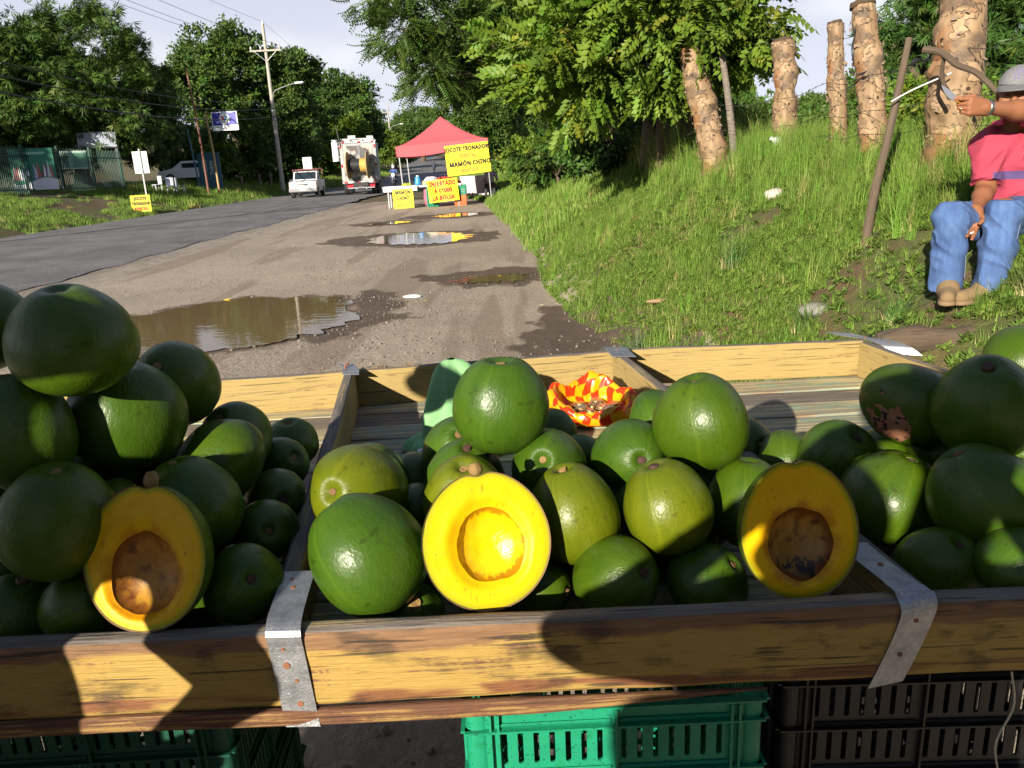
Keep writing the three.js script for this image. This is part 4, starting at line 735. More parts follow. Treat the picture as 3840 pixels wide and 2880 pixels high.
// grass
function tuftGeo(n, h, w, spread, lean, seed, seg = 3) {
  const r = rng(seed), pos = [];
  for (let k = 0; k < n; k++) {
    const a = r() * 6.283, b = r() * 6.283, rr = spread * Math.sqrt(r()), hh = h * (0.55 + 0.6 * r()), l = lean * (0.3 + r()), ww = w * (0.7 + 0.6 * r()), sx = -Math.sin(a), sz = Math.cos(a), pts = [];
    for (let i = 0; i <= seg; i++) { const t = i / seg, out = l * hh * t * t, y = hh * t * (1 - 0.25 * l * t), q = ww * (1 - t * 0.92) / 2; pts.push([V(rr * Math.cos(b) + Math.cos(a) * out - sx * q, y, rr * Math.sin(b) + Math.sin(a) * out - sz * q), V(rr * Math.cos(b) + Math.cos(a) * out + sx * q, y, rr * Math.sin(b) + Math.sin(a) * out + sz * q)]); }
    for (let i = 0; i < seg; i++) { const [A, B] = pts[i], [C, D] = pts[i + 1]; pos.push(A.x, A.y, A.z, B.x, B.y, B.z, C.x, C.y, C.z); if (i < seg - 1) pos.push(B.x, B.y, B.z, D.x, D.y, D.z, C.x, C.y, C.z); }
  }
  return geoOf(pos);
}
const grassMat = M(0xffffff, 0.6, { transmission: 0.25, thickness: 0, specularIntensity: 0.3 });
const GRASS = { lawn: tuftGeo(18, 0.085, 0.005, 0.055, 0.9, 1), long: tuftGeo(22, 0.24, 0.006, 0.06, 0.75, 2), reed: tuftGeo(24, 0.6, 0.008, 0.07, 0.55, 3, 4), broad: null, far: tuftGeo(16, 0.26, 0.022, 0.2, 0.6, 5) };
{ const r = rng(4), p = []; for (let k = 0; k < 14; k++) { const a = r() * 6.283, d = V(Math.cos(a), 0.35 + 0.5 * r(), Math.sin(a)).normalize(); leafTri(p, V(gauss(r) * 0.03, 0.01 + 0.05 * r(), gauss(r) * 0.03), d, V(-Math.sin(a), 0, Math.cos(a)), 0.035 + 0.03 * r(), 0.012, 0.2); } GRASS.broad = geoOf(p); }
function field(name, label, kind, n, seed, pick) {
  const r = rng(seed), mats = [], cols = [];
  for (let i = 0; i < n; i++) { const g = pick(r); if (!g) continue; const [x, z, s, c] = g; _e.set(gauss(r) * 0.12, r() * 6.283, gauss(r) * 0.12); mats.push(new THREE.Matrix4().compose(V(x, land(x, z) - 0.012, z), _q.setFromEuler(_e), V(s * (0.8 + 0.4 * r()), s * (0.75 + 0.5 * r()), s * (0.8 + 0.4 * r())))); cols.push(new THREE.Color().setRGB(...c)); }
  const o = instanced(name, GRASS[kind], grassMat, mats, cols); o.userData = { kind: 'stuff', label, category: 'grass' }; return o;
}
const gcol = (r, dry = 0.12) => { const k = 0.75 + 0.5 * r(), d = r() < dry ? 0.5 + 0.5 * r() : 0.22 * r(); const c = mix3([0.125, 0.245, 0.030], [0.36, 0.32, 0.12], d); return c.map(v => v * k); };
const BARE = [[2.15, -4.35, 0.42], [2.35, -5.1, 0.30], [1.95, -3.6, 0.5], [2.3, -7.4, 0.28], [1.25, -5.0, 0.25], [2.55, -4.6, 0.3]];
const bare = (x, z) => BARE.some(([a, b, q]) => Math.hypot(x - a, (z - b) * 0.8) < q * (0.6 + 0.8 * vn(x * 5, z * 5, 1e6, 1e6, 3)));
const bankPick = (zn, zf, pw, tmin, tmax) => (r, f) => { const z = zn + (zf - zn) * Math.pow(r(), pw), gx = grassX(z), fx = fenceX(z), t = tmin + (tmax - tmin) * r(); return [gx + t * (fx - gx), z, t]; };
{
  const near = bankPick(-2.6, -16, 1.25, -0.04, 1.25), far = bankPick(-15, -44, 1.1, -0.03, 1.4);
  field('grass', 'short tufted grass covering the near roadside bank', 'lawn', 30000, 3, r => { const [x, z, t] = near(r); if (bare(x, z) && r() > 0.06) return; const n = fbm(x * 1.4, z * 1.4, 3, 1e6, 1e6, 8), ed = t < 0.06 ? 0.4 : 0; if (n < 0.36 && r() < 0.65) return; if (ed && r() < 0.55) return; return [x, z, 0.6 + 0.7 * n * r() + 0.25 * r(), gcol(r, n < 0.42 ? 0.35 : 0.07)]; });
  field('grass', 'longer seeding grass in clumps on the bank', 'long', 4200, 4, r => { const [x, z, t] = near(r); if (bare(x, z)) return; const n = fbm(x * 2.2 + 7, z * 2.2, 3, 1e6, 1e6, 18) + 0.22 * sstep(0.5, 1, t); if (n < 0.56) return; return [x, z, 0.45 + 0.6 * r(), gcol(r, 0.14)]; });
  field('weeds', 'small broad leaved weeds among the grass on the bank', 'broad', 14000, 5, r => { const [x, z, t] = near(r); if (bare(x, z) && r() > 0.3) return; return [x, z, 0.4 + 0.5 * r(), mix3([0.10, 0.19, 0.03], [0.17, 0.24, 0.04], r())]; });
  field('tall_grass', 'tall rank grass along the stump fence line', 'reed', 1000, 6, r => { const z = -3.2 - 11 * r(), x = fenceX(z) - 0.62 + 1.5 * r() + gauss(r) * 0.25; if (Math.hypot(x - 2.75, z + 4.35) < 0.55) return; const n = fbm(x * 1.2 + 3, z * 1.2, 3, 1e6, 1e6, 28); return [x, z, 0.35 + 0.6 * n * (0.5 + r() * 0.7), gcol(r, z > -6.5 ? 0.25 : 0.08)]; });
  field('grass', 'grass on the bank beside the red canopy stall', 'far', 9000, 7, r => { const [x, z, t] = far(r); return [x, z, 0.5 + 0.5 * r() + 0.5 * sstep(0.7, 1.2, t), gcol(r, 0.1)]; });
  field('tall_grass', 'dry tall grass below the shaded trees', 'reed', 1500, 8, r => { const z = -12 - 18 * r(), x = fenceX(z) - 0.5 + 1.6 * r(); return [x, z, 0.7 + 0.9 * r(), gcol(r, 0.55)]; });
  field('grass', 'verge grass on the far side of the road', 'far', 15000, 9, r => { const z = -24 - 56 * Math.pow(r(), 1.1), lx = roadX(z) - 4.55, x = lx - 7.6 * Math.pow(r(), 0.9); const n = fbm(x * 0.5, z * 0.5, 3, 1e6, 1e6, 5); if (n < 0.34) return; return [x, z, 0.35 + 0.5 * r(), gcol(r, 0.06)]; });
  field('grass', 'verge grass further along the road', 'far', 7000, 10, r => { const z = -44 - 100 * r(), right = r() < 0.6, x = right ? grassX(z) + 12 * r() : roadX(z) - 4.7 - 8 * r(); return [x, z, 1.0 + 0.8 * r(), gcol(r, 0.08)]; });
}
// single conspicuous grass clumps at the foot of the bank
for (const [x, z, s, c, lab] of [[1.28, -5.75, 1.0, [0.11, 0.17, 0.06], 'grey green arching grass clump at the foot of the bank'], [1.10, -6.6, 0.8, [0.12, 0.18, 0.07], 'spreading grass clump on the edge of the damp dirt'], [1.93, -4.95, 0.72, [0.10, 0.19, 0.03], 'bright green grass clump with straw base above the tray corner'], [2.12, -4.15, 0.55, [0.09, 0.20, 0.03], 'narrow upright grass clump beside the weathered log'], [1.95, -6.6, 0.95, [0.09, 0.18, 0.03], 'bushy grass clump halfway up the bank below the pale rock'], [1.55, -5.2, 0.5, [0.10, 0.18, 0.03], 'small grass clump between the two larger ones by the tray'], [2.55, -3.72, 0.6, [0.16, 0.19, 0.06], 'dry grass clump in front of the sitting man']]) {
  const o = thing('grass_clump', lab, 'grass clump', [x, land(x, z) - 0.01, z]); const g = tuftGeo(90, 0.42 * s, 0.0065, 0.09 * s, 0.95, Math.round(x * 1000), 4); mesh('blades', g, M(c, 0.6, { transmission: 0.25, thickness: 0 }), o); mesh('dry_blades', tuftGeo(40, 0.16 * s, 0.006, 0.12 * s, 1.3, Math.round(z * 1000)), M([0.36, 0.29, 0.14], 0.7), o);
}

// ---------------------------------------------------------------- stump fence, wires, stake, log, rock
const peelTex = tex(1024, 1024, (u, v, x, y) => {
  const a = fbm(u * 7, v * 7, 4, 7, 7, 3), b = fbm(u * 26, v * 20, 4, 26, 20, 4), c0 = 0;
  let c = mix3([0.36, 0.275, 0.19], [0.63, 0.53, 0.40], clamp(a * 0.7 + b * 0.8 - 0.25)); c = mix3(c, [0.50, 0.30, 0.16], sstep(0.50, 0.72, fbm(u * 4 + 3, v * 5, 4, 4, 5, 17)) * 0.6); const fl = fbm(u * 9 + b, v * 22 + a * 2, 4, 9, 1e6, 43); c = mix3(c, [0.70, 0.61, 0.48], sstep(0.54, 0.66, fl) * 0.35); c = mix3(c, [0.20, 0.15, 0.11], sstep(0.024, 0.006, Math.abs(fl - 0.56)) * 0.6);
  c = mix3(c, [0.30, 0.25, 0.20], sstep(0.56, 0.80, fbm(u * 5, v * 14, 5, 5, 14, 29)) * 0.8); const k = fbm(u * 18 + 5, v * 16, 2, 18, 16, 21); if (k > 0.83) c = [0.18, 0.13, 0.09];
  return c;
});
const peelBump = tex(512, 512, (u, v) => { const a = fbm(u * 14, v * 18, 3, 14, 18, 5), k = fbm(u * 18 + 5, v * 16, 2, 18, 16, 21); return a * 0.7 + (k > 0.78 ? 0.3 : 0); }, false);
const peelMat = M(0xffffff, 0.72, { map: rep(peelTex, 1, 0.62), bumpMap: rep(peelTex, 1, 0.62), bumpScale: 0.03 });
const cutWood = M([0.42, 0.33, 0.22], 0.9, { map: rep(greyTex, 3, 3) });
function stump(label, a, b, r0, r1, seed, top = true, name = 'trunk_post') {
  const base = V(...a), t = thing(name, label, 'tree stump', a), h = V(...b).sub(base), r = rng(seed), mid = k => h.clone().multiplyScalar(k).add(V(gauss(r) * 0.03, 0, gauss(r) * 0.03));
  const g = tube([h.clone().multiplyScalar(-0.15), mid(0.25), mid(0.5), mid(0.75), h], s => mix(r0, r1, s) * (1 + (s < 0.15 ? (0.15 - s) * 1.8 : 0) + 0.06 * Math.sin(s * 13 + seed)), 26, 54), p = g.attributes.position;
  const ax = h.clone().normalize(); for (let i = 0; i < p.count; i++) { const v = V(p.getX(i), p.getY(i), p.getZ(i)), al = v.dot(ax), c = ax.clone().multiplyScalar(al), d = v.clone().sub(c); const k = 1 + (n3(v.x * 7 + seed, v.y * 9, v.z * 7, seed) - 0.5) * 0.44 + (n3(v.x * 22, v.y * 26 + seed, v.z * 22, seed + 3) - 0.5) * 0.20 + 0.05 * Math.sin(v.y * 21 + 3 * n3(v.x * 5, v.y * 3, v.z * 5, seed)); d.multiplyScalar(k); v.copy(c.add(d)); p.setXYZ(i, v.x, v.y, v.z); }
  g.computeVertexNormals(); const tk = mesh('trunk', g, peelMat, t), fp = [], N = g.attributes.normal;
  for (let i = 0; i < 130; i++) { const j = Math.floor(r() * p.count * 0.97), c = V(p.getX(j), p.getY(j), p.getZ(j)), n = V(N.getX(j), N.getY(j), N.getZ(j)), s = n.clone().cross(V(gauss(r), gauss(r), gauss(r))).normalize(); leafTri(fp, c.addScaledVector(n, 0.002), s.clone().addScaledVector(n, 0.15 + 0.35 * r()).normalize(), n.clone().cross(s).normalize(), 0.025 + 0.05 * r(), 0.010 + 0.012 * r(), 0.3); }
  mesh('bark_flakes', geoOf(fp), M([0.20, 0.14, 0.09], 0.85), tk);
  if (top) { const c = new THREE.CylinderGeometry(r1 * 0.92, r1 * 1.0, 0.05, 20, 2), q = c.attributes.position; for (let i = 0; i < q.count; i++) q.setXYZ(i, q.getX(i) * (0.9 + 0.25 * n3(q.getX(i) * 20, q.getY(i) * 9, q.getZ(i) * 20, seed)), q.getY(i) + (n3(q.getX(i) * 25, 1, q.getZ(i) * 25, seed) - 0.5) * 0.05, q.getZ(i)); c.computeVertexNormals(); const o = mesh('sawn_top', c, cutWood, t); o.position.copy(h).addScaledVector(ax, 0.008); o.quaternion.setFromUnitVectors(V(0, 1, 0), ax); }
  return t;
}
const onLand = (x, z, d = 0) => [x, land(x, z) + d, z];
stump('thick knotted trunk rising out of view behind the sitting man', onLand(3.37, -5.96), [3.50, 3.3, -6.32], 0.185, 0.165, 3, false, 'knotted_trunk');
stump('tall peeling trunk post with black plastic strip at its top', onLand(3.44, -7.38), [3.38, 2.93, -7.72], 0.135, 0.11, 5);
stump('slimmest peeling trunk post, with a worn hollow near its tip', onLand(3.42, -8.09), [3.42, 2.87, -8.42], 0.092, 0.075, 7);
stump('short peeling trunk post with swollen collar and white bottle at its foot', onLand(3.43, -9.71), [3.45, 2.92, -10.0], 0.135, 0.125, 9);
const leanA = stump('leaning orange trunk with blackened top under the leafy tree', onLand(2.80, -10.38), [2.52, 3.0, -10.75], 0.185, 0.15, 11, false, 'leaning_stump');
{ const g = thing('sapling_pole', 'slender straight grey pole beside the leaning orange trunk', 'pole', onLand(2.99, -10.19)); mesh('pole', tube([V(0, -0.1, 0), V(-0.06, 0.7, -0.18), V(-0.12, 1.35, -0.36)], s => 0.05 - 0.01 * s, 10), M(0xffffff, 0.85, { map: rep(greyTex, 1, 1.5) }), g); }
stump('far trunk post of pale wood under the leafy tree', onLand(2.95, -25.9), [3.0, 2.9, -26.2], 0.15, 0.13, 13, true);
stump('broken reddish stump near the far trunk post', onLand(2.75, -24.0), [2.7, 2.1, -24.1], 0.16, 0.12, 15, true);
for (const [x, z, h, rr, lab] of [[2.3, -17, 2.3, 0.17, 'dark trunk standing in shade behind the leaning orange one'], [2.75, -15.2, 2.4, 0.13, 'second shaded trunk under the leafy tree'], [3.1, -13.4, 2.6, 0.15, 'shaded trunk closest behind the leaning orange one'], [1.9, -20, 2.2, 0.12, 'thin shaded trunk beside the far trunk post']]) { const y = land(x, z), t = thing('shaded_tree', lab, 'tree', [x, y, z]); mesh('trunk', tube([V(0, -0.1, 0), V(0.05, h * 0.5, 0.04), V(-0.08, h, 0)], s => rr * (1.2 - 0.4 * s), 12), barkMat, t); }
{
  const wireMat = M([0.10, 0.09, 0.085], 0.6, { metalness: 0.6 });
  const P = [[3.45, -5.2], [3.50, -6.02], [3.44, -7.45], [3.42, -8.2], [3.43, -9.75], [2.8, -10.4], [2.9, -14], [2.95, -25.8]];
  [[2.32, 'topmost barbed wire strand between the trunk posts'], [2.02, 'middle barbed wire strand between the trunk posts'], [1.82, 'lowest barbed wire strand between the trunk posts']].forEach(([y, lab], k) => {
    const t = thing('barbed_wire', lab, 'barbed wire', [0, y, -8]), pts = []; P.forEach(([x, z], i) => { pts.push(V(x - 0.13, (i % 2 ? 0.03 : 0) + 0.012 * (z + 5), z + 8)); if (i < P.length - 1) pts.push(V((x + P[i + 1][0]) / 2 - 0.13, -0.03 + 0.012 * (z + 5), (z + P[i + 1][1]) / 2 + 8)); });
    mesh('strand', tube(pts, 0.0028, 5, 160), wireMat, t); const c = new THREE.CatmullRomCurve3(pts), b = []; for (let i = 1; i < 120; i++) { const q = c.getPointAt(i / 120); b.push(box(0.003, 0.026, 0.003, q.x, q.y, q.z, 0.7, 0, 0.6), box(0.003, 0.026, 0.003, q.x, q.y, q.z, -0.7, 0, -0.6)); } mesh('barbs', merge(b), wireMat, t);
  });
  const rag = (lab, pts, w, seed) => { const o = mesh('plastic_shred', ribbon(pts, w, 0.0015, t => V(Math.cos(t * 5 + seed), 0.3 * Math.sin(t * 9), Math.sin(t * 5 + seed))), M([0.02, 0.022, 0.026], 0.5)); tag(o, lab, 'plastic scrap'); };
  rag('black plastic strip hanging from the tall peeling trunk post', [[3.28, 2.72, -7.62], [3.26, 2.55, -7.60], [3.27, 2.42, -7.58], [3.25, 2.34, -7.56]], 0.022, 1);
  rag('black plastic tangle caught on the wire by the tall post', [[3.20, 2.36, -7.5], [3.25, 2.31, -7.45], [3.30, 2.33, -7.40], [3.26, 2.25, -7.45], [3.20, 2.20, -7.5]], 0.05, 2);
  rag('black plastic scrap on the wire near the leaning stake', [[3.38, 2.30, -6.75], [3.40, 2.35, -6.65], [3.40, 2.31, -6.55], [3.42, 2.40, -6.45]], 0.045, 3);
}
{ const t = thing('leaning_stake', 'long brown wooden stake leaning over the bank', 'stake', onLand(2.51, -5.4)), y0 = land(2.51, -5.4); mesh('stake', tube([V(-0.02, -0.05, 0.02), V(0.12, 0.32, -0.2), V(0.30, 0.75, -0.42), V(0.47, 2.42 - y0, -0.6)], s => 0.034 - 0.010 * s, 10, 30), M(0xffffff, 0.85, { map: rep(barkTex, 1, 1), bumpMap: rep(barkTex, 2, 1), bumpScale: 0.006 }), t);
  tag(mesh('white_rope', tube([V(2.78, 1.985, -5.78), V(2.95, 2.06, -5.82), V(3.22, 2.16, -5.84)], 0.006, 6, 16), M([0.62, 0.62, 0.56], 0.8)), 'white cord tied between leaning stake and knotted trunk', 'cord');
  const br = thing('broken_branch', 'broken branch hung across the knotted trunk above the man', 'branch', [2.98, 2.28, -5.68]); mesh('branch', tube([V(-0.06, 0.03, 0), V(0.03, 0.0, 0.06), V(0.08, -0.10, 0.2), V(0.13, -0.16, 0.33), V(0.20, -0.30, 0.48)], s => 0.024 * (1 - 0.3 * s), 9, 24), barkMat, br); mesh('side_shoot', tube([V(0.05, -0.02, 0.08), V(0.08, -0.15, 0.02), V(0.16, -0.30, 0.0)], 0.014, 8, 14), barkMat, br); }
{ // white bottle, pale rock, log step, soil mound
  const b = thing('white_bottle', 'white plastic bottle lying at the foot of the collared trunk post', 'bottle', onLand(3.33, -9.45, 0.06)); b.rotation.set(0, 0.5, 1.2); mesh('bottle', new THREE.LatheGeometry([[0, 0], [0.05, 0], [0.055, 0.02], [0.055, 0.16], [0.02, 0.22], [0.02, 0.25], [0, 0.25]].map(p => new THREE.Vector2(...p)), 16), M([0.7, 0.72, 0.72], 0.35), b);
  const lump = (name, lab, cat, pos, s, m, seed, amp = 0.5) => { const g = new THREE.IcosahedronGeometry(1, 3), p = g.attributes.position; for (let i = 0; i < p.count; i++) { const v = V(p.getX(i), p.getY(i), p.getZ(i)), k = 1 - amp / 2 + amp * n3(v.x * 1.3 + seed, v.y * 1.3, v.z * 1.3, seed) + 0.12 * (n3(v.x * 5, v.y * 5, v.z * 5, seed) - 0.5); p.setXYZ(i, v.x * k * s[0], v.y * k * s[1], v.z * k * s[2]); } const g2 = mergeVertices((g.deleteAttribute('normal'), g.deleteAttribute('uv'), g), 1e-5); g2.computeVertexNormals(); const o = mesh(name, g2, m); o.position.set(...pos); return tag(o, lab, cat); };
  const rockM = M([0.42, 0.38, 0.30], 0.9, { bumpMap: grainBump, bumpScale: 0.01 });
  lump('pale_rock', 'pale angular rock lying in the grass above the bare patch', 'rock', onLand(2.62, -7.66, 0.04), [0.10, 0.07, 0.08], rockM, 5, 0.8);
  lump('grey_stone', 'grey stone half buried beside the straw-based grass clump', 'rock', onLand(2.05, -5.05, 0.0), [0.12, 0.05, 0.08], M([0.20, 0.19, 0.17], 0.9), 8);
  lump('grey_stone', 'flat grey stone low in the grass behind the tray corner', 'rock', onLand(1.72, -4.75, 0.0), [0.14, 0.04, 0.07], M([0.22, 0.20, 0.17], 0.9), 12);
  lump('white_litter', 'crumpled white scrap at the edge of the arching grass clump', 'litter', onLand(1.05, -6.3, 0.05), [0.04, 0.035, 0.04], M([0.72, 0.72, 0.70], 0.6), 15);
  lump('white_litter', 'crumpled white paper on the open dirt', 'litter', [-1.28, dirtY(-1.28, -10.35) + 0.012, -10.35], [0.12, 0.02, 0.07], M([0.72, 0.70, 0.66], 0.7), 17, 0.9);
  lump('wood_scrap', 'short brown wood scrap lying in the short grass', 'wood', onLand(1.42, -7.1, 0.05), [0.14, 0.022, 0.03], M([0.27, 0.17, 0.09], 0.9), 19, 0.3);
  const lg = thing('weathered_log', 'weathered grey brown log set as a step below the man', 'log', [2.04, land(2.02, -3.78) + 0.03, -3.76]); const g = tube([V(-0.20, 0, 0.02), V(0, 0.01, 0), V(0.2, 0.0, -0.02), V(0.42, 0.0, -0.05)], s => 0.062 + 0.006 * Math.sin(s * 9), 18, 30), p = g.attributes.position; for (let i = 0; i < p.count; i++) p.setY(i, p.getY(i) + (n3(p.getX(i) * 9, p.getY(i) * 30, p.getZ(i) * 30, 5) - 0.5) * 0.03); g.computeVertexNormals(); mesh('log', g, M(0xffffff, 0.9, { map: rep(barkTex, 3, 1.2), bumpMap: rep(barkTex, 4, 2), bumpScale: 0.02 }), lg);
  const r = rng(31); // yellow leaves and husks on the dirt
  const lp = []; leafTri(lp, V(-0.5, 0, 0), V(1, 0.1, 0).normalize(), V(0, 0, 1), 1, 0.28, 0.5); const lg2 = geoOf(lp);
  const spots = [[-0.12, -11.95, 0.11, 'y'], [0.45, -11.9, 0.09, 'o'], [-2.6, -7.65, 0.05, 'y'], [-3.95, -10.85, 0.12, 'y'], [0.75, -6.6, 0.06, 'p'], [0.95, -6.45, 0.06, 'p'], [0.85, -6.2, 0.07, 'p'], [1.1, -6.9, 0.05, 'p'], [0.55, -6.35, 0.06, 'p'], [0.7, -7.2, 0.06, 'p'], [-1.05, -9.9, 0.05, 'y'], [-1.75, -9.9, 0.09, 'o'], [0.4, -9.2, 0.07, 'p']];
  const lm = { y: M([0.55, 0.42, 0.04], 0.6), o: M([0.34, 0.16, 0.06], 0.7), p: M([0.52, 0.45, 0.27], 0.7) }, ln = { y: ['yellow_leaf', 'fallen yellow leaf on the wet dirt', 'fallen yellow leaves'], o: ['brown_leaf', 'fallen rust brown leaf on the wet dirt', 'fallen rust brown leaves'], p: ['pale_husk', 'small pale husk on the dark damp dirt', 'pale husks on the damp dirt'] };
  for (const [x, z, s, k] of spots) { const o = mesh(ln[k][0], lg2, lm[k]); o.scale.set(s, s, s); o.position.set(x, dirtY(x, z) + 0.02, z); o.rotation.y = r() * 6; tag(o, ln[k][1], 'leaf', ln[k][2]); }
  const dl = thing('dry_frond', 'curled brown dry frond on the dirt behind the tray', 'dry leaf', [-1.18, dirtY(-1.18, -6.5) + 0.02, -6.5]); const q = []; for (let k = 0; k < 16; k++) { const x = -0.25 + k * 0.035; for (const s of [-1, 1]) leafTri(q, V(x, 0.02 * Math.sin(k), 0), V(0.5, 0.5 * r(), s).normalize(), V(1, 0.2, -0.4 * s).normalize(), 0.09, 0.016, 0.8); } mesh('leaflets', geoOf(q), M([0.22, 0.15, 0.06], 0.85), dl); mesh('stalk', bar(V(-0.28, 0.01, 0), V(0.34, 0.01, 0.02), 0.006), M([0.24, 0.17, 0.08], 0.85), dl);
}
// ---------------------------------------------------------------- trees on the near side
tree('leafy_tree', 'near tree with bright broad pinnate leaves over the bank', 2.75, -13.4, 0.12, [[2.28, 3.48, -11.43, 1.19], [3.25, 3.42, -11.07, 0.67], [1.18, 3.11, -11.85, 0.99], [0.62, 3.75, -13.06, 0.80], [1.77, 4.35, -12.2, 1.45], [1.15, 3.0, -13.2, 0.60], [3.27, 2.85, -10.69, 0.36], [1.55, 3.1, -12.25, 0.66], [2.63, 2.95, -11.56, 0.66], [3.0, 4.2, -11.6, 0.9]], 'pinnate', 0.30, 1.0, LEAF.bright, 5, { fork: 0.9, fill: 0.5, limb: 0.3 });
tree('leafy_bush', 'yellow green bush at the end of the stump fence', 1.6, -22.5, 0.06, [[1.15, 1.94, -22.96, 0.8], [1.75, 1.97, -19.84, 0.62], [1.5, 1.4, -23.84, 0.7], [2.2, 2.6, -18.0, 0.55]], 'pinnate', 0.32, 0.9, LEAF.mid, 7, { category: 'bush', fork: 0.2 });
tree('leafy_bush', 'low green bush behind the red canopy stall', 1.2, -29.5, 0.05, [[1.0, 1.3, -28.6, 0.7], [1.6, 1.2, -30.2, 0.8], [0.9, 1.9, -31.5, 0.7], [1.6, 2.2, -27.6, 0.8]], 'leafy', 0.42, 0.9, LEAF.bright, 9, { category: 'bush', fork: 0.2 });
tree('dense_tree', 'tall dark fine leaved tree rising behind the red canopy', 2.6, -46, 0.4, [[-1.25, 6.4, -43, 2.3], [0.0, 4.3, -43, 2.0], [-2.0, 4.8, -45.0, 1.4], [1.4, 7.4, -44, 3.0], [0.9, 10.2, -44, 3.4], [-0.9, 3.2, -44.5, 1.3], [3.0, 4.4, -44.5, 2.4]], 'fine', 0.6, 0.9, LEAF.mid, 11);
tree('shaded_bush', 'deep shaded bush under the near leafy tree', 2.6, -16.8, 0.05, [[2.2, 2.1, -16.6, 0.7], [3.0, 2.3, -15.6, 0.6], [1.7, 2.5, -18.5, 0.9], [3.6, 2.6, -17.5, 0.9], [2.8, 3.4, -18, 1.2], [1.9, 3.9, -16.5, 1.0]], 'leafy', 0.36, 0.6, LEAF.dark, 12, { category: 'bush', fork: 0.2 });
tree('feathery_tree', 'overhanging tree with feathery drooping leaves against the sky', 2.2, -19.8, 0.26, [[-2.12, 4.65, -18.53, 0.80], [-1.19, 4.81, -18.58, 0.62], [-1.49, 3.80, -18.81, 0.74], [-0.63, 4.75, -19.60, 0.85], [-0.82, 3.67, -19.81, 0.62], [0.28, 5.6, -19.83, 1.29], [-2.62, 5.17, -18.68, 0.45], [1.4, 6.0, -19.8, 1.4], [-0.1, 3.9, -20, 0.8], [-1.9, 5.6, -18.6, 0.7]], 'feather', 0.34, 1.1, LEAF.mid, 13, { fork: 0.75, fill: 0.35, limb: 0.2 });
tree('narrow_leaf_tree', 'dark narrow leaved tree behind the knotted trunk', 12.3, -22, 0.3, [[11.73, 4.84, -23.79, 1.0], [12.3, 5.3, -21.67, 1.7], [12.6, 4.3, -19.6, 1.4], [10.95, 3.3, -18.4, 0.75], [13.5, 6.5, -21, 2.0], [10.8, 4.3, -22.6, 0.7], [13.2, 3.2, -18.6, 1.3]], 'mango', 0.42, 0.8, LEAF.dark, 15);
tree('spreading_bush', 'bright feathery bush beyond the leaning stake', 9.0, -18, 0.08, [[8.69, 2.41, -16.85, 0.62], [9.28, 2.21, -18.87, 0.75], [9.6, 1.7, -17, 0.9], [10.6, 2.0, -17.4, 0.8], [8.0, 1.5, -17.2, 0.6]], 'leafy', 0.32, 1.2, LEAF.bright, 17, { category: 'bush', fork: 0.3 });
for (const [b, lab, s] of [[[[5.79, 2.6, -27.4, 1.3], [4.6, 2.3, -26, 1.1], [7.0, 2.5, -28, 1.0]], 'layered green bush seen behind the slender grey pole', 19], [[[8.06, 2.2, -25.2, 1.1], [9.4, 2.0, -26, 1.1], [8.7, 3.0, -31.6, 1.2]], 'rounded bush seen between grey pole and collared trunk post', 21], [[[12.2, 2.3, -27.3, 1.1], [13.1, 2.75, -33.6, 1.2], [11, 2.2, -29, 1.2]], 'bush seen between the slim and tall trunk posts', 23], [[[3.83, 2.1, -21, 0.9], [4.06, 1.75, -17.7, 0.6], [4.9, 2.2, -19, 0.8], [5.48, 1.7, -17.7, 0.5], [4.4, 3.0, -22, 1.2]], 'shaded bush behind the leaning orange trunk', 25], [[[17, 2.5, -38, 2.2], [21, 2.7, -40, 2.4], [26, 3, -42, 2.5], [14, 2.2, -40, 2.0]], 'distant bush line beyond the field', 27], [[[15.5, 1.8, -22, 1.0], [14.2, 1.9, -20, 1.0], [17, 2.2, -23, 1.3]], 'bush seen beside the knotted trunk, past the dry grass', 28]])
  tree('field_bush', lab, b[0][0], b[0][2], 0.06, b, 'leafy', 0.42, 1.0, LEAF.mid, s, { category: 'bush', fork: 0.2 });
// the far side: dark mango trees and others behind the fence
tree('mango_tree', 'huge dark mango tree behind the green bar fence', -26, -50, 0.5, [[-25.35, 8.6, -50.95, 4.1], [-27.31, 7.16, -48.38, 3.5], [-23.43, 6.43, -51.29, 3.3], [-23.8, 4.6, -54.5, 2.3], [-27.0, 4.9, -50.4, 3.0], [-29.15, 8.9, -48.05, 2.8], [-22.34, 7.57, -53.4, 1.5], [-30.5, 6, -49, 3.4], [-28.5, 4.2, -48.6, 2.6]], 'mango', 0.6, 0.85, LEAF.mid, 31);
tree('broad_tree', 'tall bright topped tree behind the blue sign', -21.5, -70, 0.5, [[-23.36, 10.9, -71.39, 3.9], [-20.95, 8.61, -72.72, 3.9], [-24.30, 8.24, -66.38, 2.8], [-18.96, 10.4, -75.40, 2.8], [-22.20, 4.83, -67.42, 4.0], [-19.57, 3.94, -71.35, 3.5], [-24.44, 3.93, -63.06, 2.5], [-19.2, 6.6, -72, 3]], 'leafy', 0.8, 0.8, LEAF.mid, 33);
tree('rounded_bush', 'rounded yellow green bush beside the white parked car', -23.4, -64, 0.12, [[-24.2, 2.6, -63.6, 1.8], [-22.8, 3.3, -64.4, 1.6], [-23.5, 4.1, -64.6, 1.3]], 'leafy', 0.55, 0.9, LEAF.bright, 35, { category: 'bush', fork: 0.3 });
tree('broad_tree', 'dark domed tree behind the service truck', -19.5, -98, 0.45, [[-19.13, 9.24, -100.99, 4.4], [-20.97, 5.86, -94.82, 3.7], [-18.0, 5.45, -103.0, 3.2], [-20.15, 11.2, -101.6, 2.8], [-21.8, 8.09, -89.2, 2.4], [-21, 4, -88, 3]], 'leafy', 0.95, 0.8, LEAF.dark, 37);
